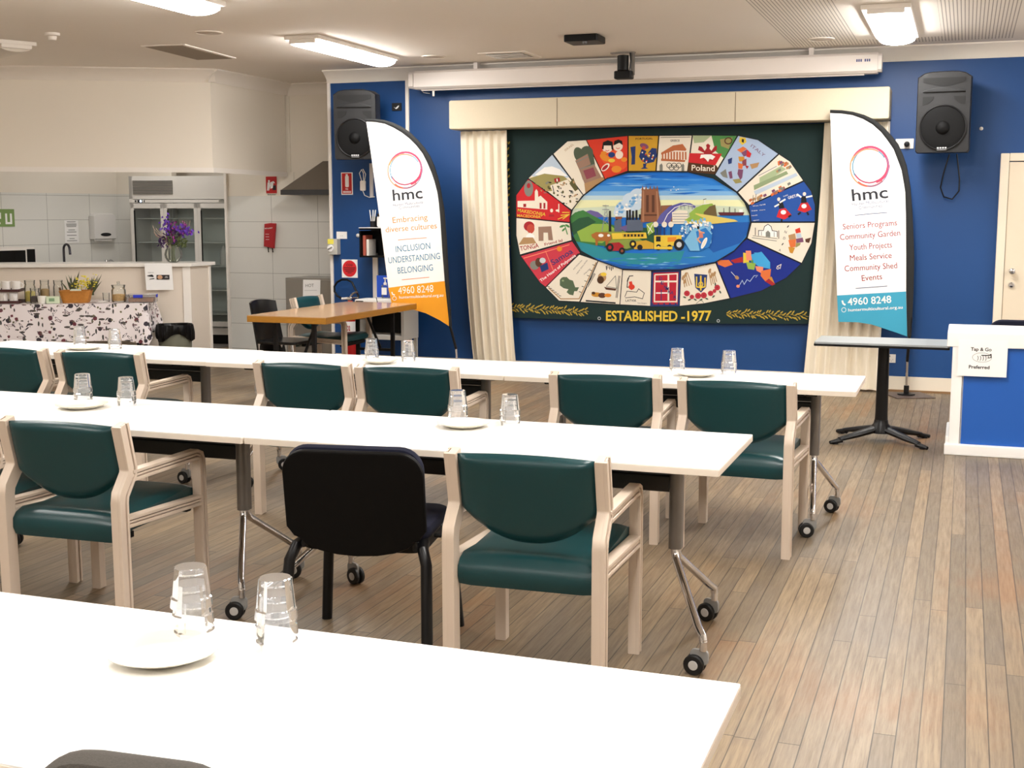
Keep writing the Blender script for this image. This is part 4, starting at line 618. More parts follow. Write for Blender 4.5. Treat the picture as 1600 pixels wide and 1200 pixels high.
TAP_PATCH=[
('red patch with a white church and the word Macedonia','red',(-1240,486,-1038,358,-812,187,-821,76,-1361,123,-1362,333),[('e','greyG',-1234,395,46,76),('e','redD',-1234,422,19,25),('p','cream',(-1346,278,-1172,281,-1172,368,-1157,390,-1141,368,-1137,314,-1114,328,-1047,268,-1047,196,-1346,220)),('p','redD',(-1288,251,-1259,251,-1259,220,-1288,220)),('p','redD',(-1124,260,-1104,259,-1104,205,-1123,205)),('p','redD',(-1085,259,-1066,259,-1066,205,-1085,205)),('t','yellow','MAKEDONIJA',-1346,176,280,-40,4.9,31,1),('t','yellow','MACEDONIA',-1350,129,236,-14,1.7,26,1),('e','cream',-1004,187,15,18),('p','redD',(-1027,151,-983,151,-975,130,-1033,129)),('l','yellow',7.7,(-827,151,-913,142)),('l','yellow',7.7,(-827,151,-893,106)),('l','yellow',7.7,(-827,151,-941,106)),('l','yellow',7.7,(-827,169,-899,169)),('l','cream',10,(-932,250,-932,169)),('e','cream',-945,187,19,11)]),
('patch with a snowy mountain village and a small red flag','cream',(-1240,491,-1001,711,-689,326,-805,191),[('p','blueP',(-1211,512,-1001,707,-830,495,-1038,489)),('p','white',(-1173,521,-1077,592,-1001,600,-925,572,-849,509,-1019,500)),('p','olive',(-1230,491,-1077,533,-886,509,-773,419,-772,384,-1057,367)),('p','cream',(-1019,421,-848,477,-772,384,-715,321,-805,196,-980,331)),('p','redD',(-981,484,-928,496,-920,460,-973,448)),('p','white',(-958,483,-947,485,-943,460,-954,458)),('l','ink',7.7,(-996,421,-977,340)),('p','oliveD',(-829,438,-792,491,-744,384,-772,366)),('p','olive',(-1172,440,-1038,457,-1019,403,-1095,404)),('e','oliveD',-933,397,14,5.6,-61),('e','ink',-1023,393,8.7,9.3,-31),('e','tan',-786,451,14,10,-78),('e','greyG',-936,405,9,10,-68),('e','oliveD',-938,411,16,7.6,-8),('e','ink',-1077,379,12,7.6,-38),('e','tan',-1107,374,10,6.9,-39),('e','greyG',-1068,354,17,3.7,-4),('e','oliveD',-981,351,11,10,-30),('e','ink',-944,370,13,5.8,-41),('e','tan',-900,424,7.9,5.2,-66),('e','greyG',-1042,452,9,11,-89),('e','oliveD',-950,447,11,10,-52),('e','ink',-806,363,15,10,-46),('e','tan',-1056,377,17,8.4,-22),('e','greyG',-797,358,16,8.3,-84),('e','oliveD',-1034,403,17,11,-72),('e','ink',-913,395,10,5.2,-80),('e','tan',-914,429,9.4,4.8,-16),('e','greyG',-886,438,9.3,10,-8),('e','oliveD',-790,421,15,9.4,-61),('e','ink',-1096,393,11,5.8,-46),('e','tan',-887,425,10,5.1,-14),('e','greyG',-900,352,6.8,8.3,-53),('e','oliveD',-858,434,8.6,5.6,-75),('e','ink',-824,372,8.8,6.3,-26),('e','tan',-879,444,14,9.2,-48),('e','greyG',-1055,442,12,8.9,-18),('e','oliveD',-892,360,14,10,-86),('e','ink',-1020,449,16,6.4,-9),('e','oliveD',-825,311,7.5,8.5),('e','ink',-856,251,8.3,3.9),('e','tan',-764,332,14,6.2),('e','greyG',-810,353,8.2,7.2),('e','oliveD',-754,271,14,7.7),('e','ink',-750,338,6.8,4.9),('e','tan',-835,323,6,4.2),('e','greyG',-900,328,8.7,6.6),('e','oliveD',-818,268,9.3,8.6),('e','ink',-878,317,10,7.7),('e','tan',-800,317,8.9,4),('e','greyG',-906,358,8.8,4.6),('e','oliveD',-820,279,10,6.2),('e','ink',-885,255,15,7),('e','tan',-777,322,11,5.6),('e','greyG',-754,295,14,6.9),('e','oliveD',-943,331,11,8.5),('e','ink',-818,325,12,7)]),
('cream patch with a stone gate tower and dark hills','cream',(-992,716,-851,832,-668,840,-484,474,-689,326),[('t','tan','ISRAEL',-869,737,84,59,-13,16,0),('e','greenG',-734,700,49,78,25),('e','greenG',-663,720,63,64,10),('p','greenG',(-775,686,-607,754,-568,542,-698,472)),('p','brownP',(-774,650,-653,711,-621,613,-736,570)),('p','brownP',(-736,570,-587,613,-512,485,-664,397)),('p','maroonP',(-695,557,-596,586,-568,507,-661,475)),('p','tan',(-683,437,-503,497,-486,474,-671,348)),('l','greyG',7.7,(-765,633,-653,684)),('l','greyG',7.7,(-736,570,-587,613))]),
('red patch with two smiling children','redO',(-668,840,-269,870,-264,548,-484,474),[('e','orangeR',-422,681,110,88,-20),('e','orangeR',-347,610,73,53),('e','skinW',-463,760,48,42),('p','black',(-515,753,-506,814,-460,832,-414,817,-404,733,-423,751,-427,783,-497,784,-500,749)),('e','skinW',-362,776,46,45),('p','black',(-405,782,-396,824,-359,837,-323,823,-317,784,-350,806)),('l','red',5.8,(-481,741,-463,732,-445,741)),('l','red',5.8,(-380,761,-362,752,-344,760)),('e','navy',-422,698,33,25),('e','skinW',-349,697,37,38,-30),('e','orange',-486,673,55,28,-30),('e','orange',-374,566,48,32),('e','cream',-480,585,48,25,40),('e','redD',-483,583,37,16,40),('e','orange',-496,717,30,16),('e','orange',-302,653,29,21),('e','yellow',-421,646,33,18)]),
('gold patch with a patterned rooster and blue map','gold',(-265,870,20,865,-1.5,543,-261,546),[('t','ink','PORTUGAL',-196,831,162,0.4,-0.7,17,1),('p','navyB',(-244,766,-195,773,-198,608,-234,605,-230,678)),('e','plum',-113,772,43,24,-20),('e','skinR',-117,753,18,21),('p','navyB',(-138,746,-95,728,-83,676,-22,710,5.3,675,-21,627,-93,614,-137,642,-162,677)),('p','navyB',(-76,711,-41,754,2.3,748,5.3,675,-30,649)),('e','cream',-130,715,7.2,7),('e','red',-99,695,7.2,6.9),('e','gold',-68,676,7.2,6.9),('e','cream',-38,656,7.2,6.9),('e','red',-126,638,7.2,7),('e','gold',-96,706,7.2,6.9),('e','cream',-65,686,7.2,6.9),('e','red',-34,667,7.2,6.9),('e','gold',-122,649,7.2,7),('e','cream',-91,629,7.2,7),('e','red',-62,697,7.2,6.9),('e','gold',-31,677,7.2,6.9),('e','cream',-119,659,7.2,7),('e','red',-88,640,7.2,7),('e','gold',-58,707,7.2,6.9),('e','cream',-27,687,7.2,6.9),('p','navyB',(-122,614,-89,614,-96,581,-70,568,-146,566,-118,581))]),
('white patch with a temple and five rings','cream',(24,865,330,862,293,538,2.1,541),[('t','ink','GREECE',130,808,85,-1.5,-0.3,19,1),('p','terra',(46,709,155,773,244,785,280,736,273,723,174,728,46,692)),('p','terra',(47,657,273,640,265,623,47,636)),('p','terra',(53,717,67,717,68,646,54,647)),('p','terra',(80,717,94,717,95,646,81,646)),('p','terra',(107,717,121,716,122,646,108,646)),('p','terra',(133,716,147,716,149,645,135,645)),('p','terra',(160,716,174,716,175,645,161,645)),('p','terra',(187,715,201,715,202,645,188,645)),('p','terra',(213,715,227,715,229,644,215,644)),('p','terra',(240,715,254,714,255,644,241,644)),('p','terra',(266,714,280,714,282,643,268,644)),('o','ink',123,594,23,21,5.4),('o','ink',168,593,23,21,5.3),('o','ink',212,593,23,21,5.3),('o','ink',145,573,23,21,5.3),('o','ink',189,572,23,21,5.3),('p','greyG',(33,597,51,614,62,596,63,544,34,544)),('p','greyG',(237,594,251,611,262,594,263,542,238,542)),('l','ink',3.9,(38,847,313,845))]),
('patch with a red crowned eagle and the word Poland','cream',(334,862,739,851,539,510,296,535),[('p','greenM',(505,855,733,847,623,649,543,718)),('p','greenP',(334,859,505,855,437,797,349,790)),('p','red',(307,702,604,692,546,590,300,611)),('p','olive',(584,820,696,835,664,733,594,760)),('o','brownD',659,805,31,27,10),('p','brownE',(298,619,555,590,573,561,539,510,296,535)),('p','redD',(457,669,439,703,386,729,394,764,420,755,447,720,464,745,458,771,475,784,497,767,490,740,508,719,534,756,556,766,557,727,517,698,499,668,524,630,493,637,479,613,461,638,433,631)),('p','white',(453,689,413,686,405,652,440,660,461,643,479,620,492,648,520,640,544,667,505,688)),('t','cream','Poland',330,547,211,-9.1,0.7,52,1)]),
('pale blue patch with a map and the word ITALY','blueL',(744,851,922,810,1108,684,746,351,543,505),[('p','yellow',(761,837,813,829,821,790,784,765,754,796)),('p','ink',(779,819,799,816,797,785,779,792)),('t','plum','ITALY',857,751,120,-93,17,22,0),('p','orangeB',(737,724,792,752,827,731,777,698)),('p','plum',(777,698,827,727,854,680,800,664)),('p','red',(827,727,868,688,855,654,824,663)),('p','goldD',(752,664,803,664,813,621,761,622)),('p','maroonP',(787,627,824,646,826,587,788,579)),('p','orangeB',(750,610,796,596,789,554,754,559)),('p','redD',(814,587,848,578,832,553)),('p','plum',(754,554,798,548,791,477,774,457,747,512)),('p','tan',(856,595,941,611,925,569,875,553)),('p','navyB',(658,640,697,657,693,606,664,598)),('p','plum',(665,529,695,538,705,474,681,470)),('p','olive',(705,461,765,469,792,435,732,426)),('p','greyG',(591,522,642,555,661,475,618,487))]),
('cream patch with a riverside city of terracotta roofs','cream',(1112,681,1211,616,1333,446,857,231,753,348),[('p','greenP',(945,476,1128,575,1179,549,947,408)),('p','blueP',(897,357,1264,515,1281,490,915,323)),('p','greenG2',(895,408,1180,533,1197,507,900,366)),('p','terra',(1192,572,1215,585,1226,568,1201,552)),('p','tan',(1088,535,1111,548,1122,531,1097,515)),('p','orangeB',(1101,598,1125,611,1135,594,1110,578)),('p','greyG',(1192,565,1215,579,1225,562,1201,545)),('p','plum',(1160,590,1183,603,1194,586,1169,570)),('p','terra',(1129,603,1152,616,1163,600,1138,583)),('p','tan',(1169,597,1192,610,1202,593,1178,576)),('p','orangeB',(1099,614,1122,627,1132,610,1108,594)),('p','greyG',(1103,544,1126,557,1136,540,1112,523)),('p','plum',(1114,611,1137,624,1148,607,1123,590)),('p','terra',(1157,603,1180,616,1190,599,1166,583)),('p','tan',(1174,564,1197,577,1208,560,1183,544)),('p','orangeB',(1150,586,1173,599,1184,582,1159,565)),('p','greyG',(1127,589,1150,603,1161,586,1136,569)),('p','plum',(1117,373,1140,386,1150,369,1126,353)),('p','terra',(854,281,878,294,889,277,864,260)),('p','tan',(925,291,949,304,959,287,934,270)),('p','orangeB',(1113,391,1136,405,1147,388,1122,371)),('p','greyG',(1117,381,1140,394,1151,377,1126,360)),('p','plum',(1063,341,1086,354,1097,337,1072,320)),('p','terra',(937,295,961,308,971,291,946,274)),('p','tan',(922,298,946,312,957,295,932,278)),('p','orangeB',(1047,330,1071,344,1081,327,1056,310)),('p','greyG',(938,295,962,309,972,292,947,275)),('p','plum',(1130,364,1153,378,1164,361,1139,344)),('p','terra',(1141,385,1164,399,1175,382,1150,365)),('p','tan',(1122,371,1145,384,1155,368,1131,351)),('p','orangeB',(1085,356,1109,370,1119,353,1095,336)),('p','greyG',(1190,423,1214,436,1224,419,1199,402)),('p','plum',(1054,362,1078,376,1088,359,1063,342)),('p','terra',(945,317,969,331,979,313,954,297)),('p','tan',(927,306,951,320,961,303,936,286)),('p','orangeB',(872,254,896,267,906,250,881,233)),('p','greyG',(1081,353,1104,367,1115,350,1090,333)),('p','plum',(1140,376,1163,390,1174,373,1149,356)),('p','terra',(1078,343,1102,356,1112,339,1087,322)),('p','tan',(884,289,908,303,919,286,894,269)),('p','orangeB',(1114,364,1138,378,1148,361,1123,344)),('p','greyG',(1129,379,1153,393,1163,376,1138,359)),('p','plum',(980,322,1004,336,1015,319,990,302)),('l','navyB',3.9,(936,493,1094,575)),('l','ink',3.9,(891,255,894,323)),('l','ink',3.9,(916,264,918,332))]),
('blue patch with two dancers in red skirts','blueC',(1336,442,1402,355,1439,237,1444,86,880,84,856,228),[('t','white','GRETA',1204,285,86,23,-7.3,24,1),('t','white','THINK',1161,302,42,17,-4.7,11,0),('p','red',(1104,128,1126,195,1181,207,1238,145,1176,106)),('e','white',1164,170,24,20),('p','ink',(1125,201,1117,255,1154,268,1173,207)),('e','skinW',1120,285,14,17),('l','white',14,(1129,255,1179,285)),('l','white',14,(1124,241,1084,218)),('l','ink',16,(1150,111,1151,89)),('l','ink',16,(1209,128,1233,145)),('p','red',(1287,187,1314,251,1372,258,1411,195,1350,167)),('e','white',1343,224,23,20),('p','ink',(1316,251,1317,308,1357,313,1365,254)),('e','skinW',1343,330,15,17),('l','white',14,(1357,301,1412,313)),('l','white',14,(1317,301,1278,330)),('l','ink',16,(1316,170,1292,150)),('l','ink',16,(1371,173,1384,145)),('t','white','thea',892,221,51,5.1,-1.3,10,0),('t','white','lies',884,178,51,5.1,-1.3,10,0),('t','white','hands',885,136,51,5.2,-1.3,10,0),('t','white','all',951,230,51,5,-1.3,10,0),('t','white','more',953,184,51,5.1,-1.3,10,0),('t','white','upon',900,93,51,5.3,-1.3,10,0)]),
('white patch with a domed palace, a map and the word INDIA','cream',(883,79,1444,81,1420,-100,1339,-281,849,-63),[('p','white',(950,-35,949,7.6,992,7.9,1004,51,1033,68,1059,47,1073,8.3,1114,3.4,1116,-51)),('l','ink',5.8,(950,-39,949,7.6,992,7.9,1001,44,1031,64,1059,44,1070,6.6,1114,-0,1116,-51)),('l','ink',5.8,(921,-35,919,33)),('l','ink',5.8,(1130,-65,1128,8.6)),('l','ink',3.9,(899,-39,1121,-65)),('p','greyG',(1013,-9.1,1033,8.1,1053,-11,1055,-52,1014,-48)),('l','greyG',5.8,(890,-56,1113,-85)),('l','ink',3.9,(975,-0.8,976,-38)),('l','ink',3.9,(1087,-3.6,1089,-48)),('t','ink','I',1198,38,6.9,-5.1,14,19,0),('t','ink','N',1176,-13,19,-5,5.5,23,0),('t','ink','D',1167,-68,19,-5,5.6,23,0),('t','ink','I',1155,-119,6.9,-5.1,14,19,0),('t','ink','A',1130,-174,19,-4.9,5.6,23,0),('p','redO',(1271,18,1312,35,1322,-7.3,1280,-16)),('p','tan',(1213,-33,1272,-16,1282,-67,1223,-76)),('p','blueP',(1280,-19,1322,-16,1332,-50,1290,-58)),('p','orangeB',(1215,-76,1282,-67,1280,-135,1234,-144)),('p','plum',(1282,-64,1340,-53,1350,-92,1286,-101)),('p','olive',(1283,-101,1325,-101,1317,-121,1281,-143)),('p','goldD',(1216,-136,1276,-143,1255,-195,1231,-187)),('p','brownD',(1362,-66,1412,-52,1397,-100,1366,-92))]),
('dark blue patch with a bright map and a guitar','blueK',(846,-67,1335,-284,1208,-413,989,-534,710,-610,571,-283),[('p','orangeB',(579,-263,688,-258,724,-300,654,-325,592,-301)),('p','redD',(705,-262,809,-229,819,-277,741,-287)),('p','yellow',(816,-191,868,-199,870,-277,819,-286)),('p','pinkO',(838,-174,885,-173,896,-259,847,-260)),('p','cyanB',(886,-208,980,-181,1059,-274,1061,-334,966,-319,905,-276)),('p','greenL',(844,-277,931,-285,919,-345,863,-337)),('p','cyanB',(911,-190,980,-189,946,-224)),('p','pinkO',(928,-311,1000,-318,994,-379,941,-353)),('p','orangeB',(984,-353,1069,-334,1063,-412,1021,-447,977,-396)),('p','redD',(1018,-447,1063,-420,1111,-471,1082,-484)),('p','goldD',(1046,-416,1075,-403,1104,-463)),('p','greenM',(875,-259,910,-259,907,-290)),('l','greyL',5.8,(711,-366,752,-409)),('e','tan',765,-417,21,16,-40),('l','blueL',5.8,(789,-486,814,-442,832,-477,857,-433,883,-450,920,-397,951,-393,934,-414)),('o','cream',1129,-325,10,10,5.1),('l','cream',5.8,(1120,-311,1157,-293,1148,-333)),('e','pinkO',777,-495,16,14),('e','redD',726,-265,17,10)]),
('cream patch with a trident crest and a wreath of roses','cream',(248,-357,569,-286,707,-608,468,-661,240,-690),[('t','greyL','UKRAINE',328,-351,150,30,-5.8,28,0),('p','navyB',(373,-389,494,-396,486,-510,439,-560,385,-515)),('l','yellow',12,(395,-415,397,-508,438,-514,475,-506,474,-422)),('l','yellow',14,(434,-405,437,-542)),('o','yellow',436,-484,18,21,8.9),('l','tan',7.7,(287,-514,267,-408)),('l','tan',7.7,(308,-506,281,-397)),('l','tan',7.7,(329,-499,295,-387)),('l','tan',7.7,(351,-491,309,-376)),('l','tan',7.7,(535,-491,506,-360)),('l','tan',7.7,(551,-480,524,-367)),('l','tan',7.7,(566,-470,541,-374)),('l','tan',7.7,(582,-459,559,-380)),('e','tan',271,-426,12,25,-20),('e','tan',293,-399,12,25,-20),('e','tan',286,-461,12,25,-20),('e','tan',533,-404,12,24,-20),('e','tan',559,-386,12,24,-20),('e','tan',515,-360,12,24,-20),('e','roseR',309,-570,27,26),('e','roseR',356,-601,21,21),('e','roseR',413,-590,28,28),('e','roseR',466,-584,28,28),('e','roseR',528,-565,25,25),('e','roseR',588,-511,26,26),('e','roseR',563,-543,18,18),('e','redD',309,-570,8.9,8.8),('e','redD',413,-590,8.9,8.8),('e','redD',466,-584,8.9,8.8),('e','redD',528,-565,8.8,8.8),('e','redD',588,-511,8.8,8.8),('e','greenG',288,-606,16,7.1,-20),('e','greenG',334,-628,16,7.1,20),('e','greenG',387,-626,16,7.1,-30),('e','greenG',441,-625,16,7,30),('e','greenG',494,-615,16,7,-20),('e','greenG',555,-593,16,7,40),('e','greenG',616,-551,16,7,-60),('e','greenG',570,-482,16,7,-80),('l','greenG',3.9,(441,-625,397,-661)),('l','greenG',3.9,(441,-625,468,-654))]),
('red and navy patch with a white cross and scattered letters','redC',(-25,-371,244,-357,240,-690,-32,-699),[('l','navyB',17,(-17,-378,237,-365,232,-681,-25,-690,-17,-378)),('l','cream',12,(5,-404,216,-391,214,-648,3.6,-653,5,-404)),('l','cream',16,(132,-402,136,-641)),('l','cream',16,(11,-466,214,-462)),('l','white',12,(17,-573,129,-570)),('l','navyB',7.7,(67,-540,69,-643)),('t','navyB','D',44,-451,29,-3,3.5,32,1),('t','navyB','E',61,-492,29,-3,3.5,32,1),('t','navyB','N',92,-532,29,-3,3.5,32,1),('t','navyB','M',107,-544,29,-2.9,3.5,32,1),('t','navyB','A',153,-579,29,-2.9,3.5,32,1),('t','navyB','R',184,-622,29,-2.9,3.4,32,1),('t','navyB','K',129,-574,29,-2.9,3.5,32,1),('e','navyB',-13,-673,9.1,7.1),('e','roseR',15,-673,9.1,7.1),('e','navyB',42,-672,9.1,7.1),('e','roseR',69,-671,9.1,7.1),('e','navyB',97,-671,9.1,7.1),('e','roseR',124,-670,9.1,7.1),('e','navyB',151,-669,9,7.1),('e','roseR',178,-669,9,7.1),('e','navyB',205,-668,9,7.1)]),
('cream patch with a red woman in a shawl and the word Latvia','cream',(-304,-362,-28,-367,-32,-697,-327,-690),[('l','ink',7.7,(-201,-416,-238,-420,-256,-471,-259,-525,-237,-524)),('e','cream',-220,-443,18,22),('p','redO',(-241,-474,-214,-467,-204,-506,-185,-520,-213,-551,-231,-542)),('e','redO',-215,-520,30,25),('l','ink',5.8,(-260,-471,-249,-435)),('l','ink',5.8,(-280,-615,-259,-561,-166,-568,-148,-537,-93,-575,-110,-629,-184,-613,-276,-624)),('t','ink','LATVIA',-272,-660,103,2.5,-0.3,22,1),('t','ink','River Daugava',-155,-675,86,0.3,0.1,11,0)]),
('cream patch with a sail boat, a shell and the word Fiji','cream',(-541,-280,-304,-359,-327,-690,-716,-676),[('t','ink','Fiji',-462,-367,71,10,-5.8,39,1),('l','ink',17,(-573,-401,-648,-529)),('l','ink',17,(-334,-419,-360,-626)),('l','ink',14,(-660,-660,-368,-675)),('l','cream',5.8,(-573,-401,-648,-529)),('l','cream',5.8,(-334,-419,-360,-626)),('e','tan',-502,-436,41,43),('e','brownE',-517,-461,34,36),('e','yellow',-487,-407,30,18),('l','greyG',5.8,(-372,-419,-460,-520,-361,-536,-372,-419)),('p','brownD',(-482,-526,-361,-541,-370,-559,-463,-551)),('e','goldD',-556,-600,49,22),('e','brownD',-500,-606,38,25),('e','orange',-444,-604,34,18),('e','brownE',-585,-586,19,14)]),
('cream patch with a green carved figure and a dark border','cream',(-739,-219,-541,-280,-722,-673,-927,-668,-1062,-543),[('l','tan',10,(-560,-296,-726,-643,-908,-648,-1033,-544)),('p','greenT',(-918,-465,-852,-437,-823,-463,-788,-472,-765,-535,-727,-534,-746,-571,-774,-572,-784,-612,-822,-605,-851,-582,-832,-555,-879,-546,-918,-520)),('e','greenT',-876,-479,42,40),('e','greenG2',-888,-474,12,9.1),('t','ink','AOTEAROA',-782,-372,86,92,-8.4,7.2,0),('t','ink','NEW ZEALAND',-747,-411,103,132,-9.1,6.5,0),('t','ink','MAORI',-675,-415,60,55,-7.8,7.8,0),('l','ink',5.8,(-1043,-531,-1020,-536)),('l','ink',5.8,(-1020,-548,-997,-553)),('l','ink',5.8,(-997,-565,-973,-570)),('l','ink',5.8,(-973,-582,-950,-587)),('l','ink',5.8,(-950,-599,-927,-604)),('l','ink',5.8,(-927,-616,-904,-621)),('l','ink',5.8,(-597,-318,-574,-325)),('l','ink',5.8,(-623,-369,-600,-376)),('l','ink',5.8,(-649,-420,-626,-427)),('l','ink',5.8,(-675,-471,-652,-478)),('l','ink',5.8,(-701,-523,-678,-530)),('l','ink',5.8,(-727,-574,-704,-581))]),
('red patch reading Samoa the heart of Polynesia','redS',(-1316,-244,-797,-99,-715,-210,-1062,-539,-1115,-502),[('l','pinkO',7.7,(-1283,-266,-825,-133)),('l','pinkO',5.8,(-1064,-194,-986,-375)),('t','navyB','Samoa',-988,-331,202,122,-31,46,1),('e','orange',-924,-174,27,24),('e','greyG',-1174,-332,46,44),('e','brownD',-1131,-304,35,44),('p','navyB',(-1121,-340,-1044,-303,-1030,-366,-1102,-399)),('e','greyL',-1092,-285,31,26),('t','white','The Heart of Polynesia',-1107,-490,349,250,-17,22,1)]),
('cream patch with Tonga lettering, a woman and a stone arch','cream',(-1361,120,-821,72,-801,-93,-1322,-235,-1361,-50),[('e','redD',-1229,38,54,47),('e','skinR',-1213,15,39,44),('p','white',(-1258,-49,-1219,-22,-1174,-49,-1174,-76,-1258,-77)),('p','tan',(-1336,-138,-1287,-68,-1190,-67,-1155,-122)),('p','brownP',(-1136,33,-1007,39,-988,-93,-1035,-93,-1040,-21,-1084,-21,-1084,-99,-1132,-100)),('t','redD','TONGA',-1316,-196,188,35,-8.6,43,1),('t','redD','Friend Isl',-1070,-146,178,42,-6.8,26,1),('l','greenM',10,(-874,52,-845,-38)),('e','greenM',-899,40,27,11,20),('e','greenM',-845,43,26,11,-30),('e','greenM',-883,7.2,23,9,40)])]
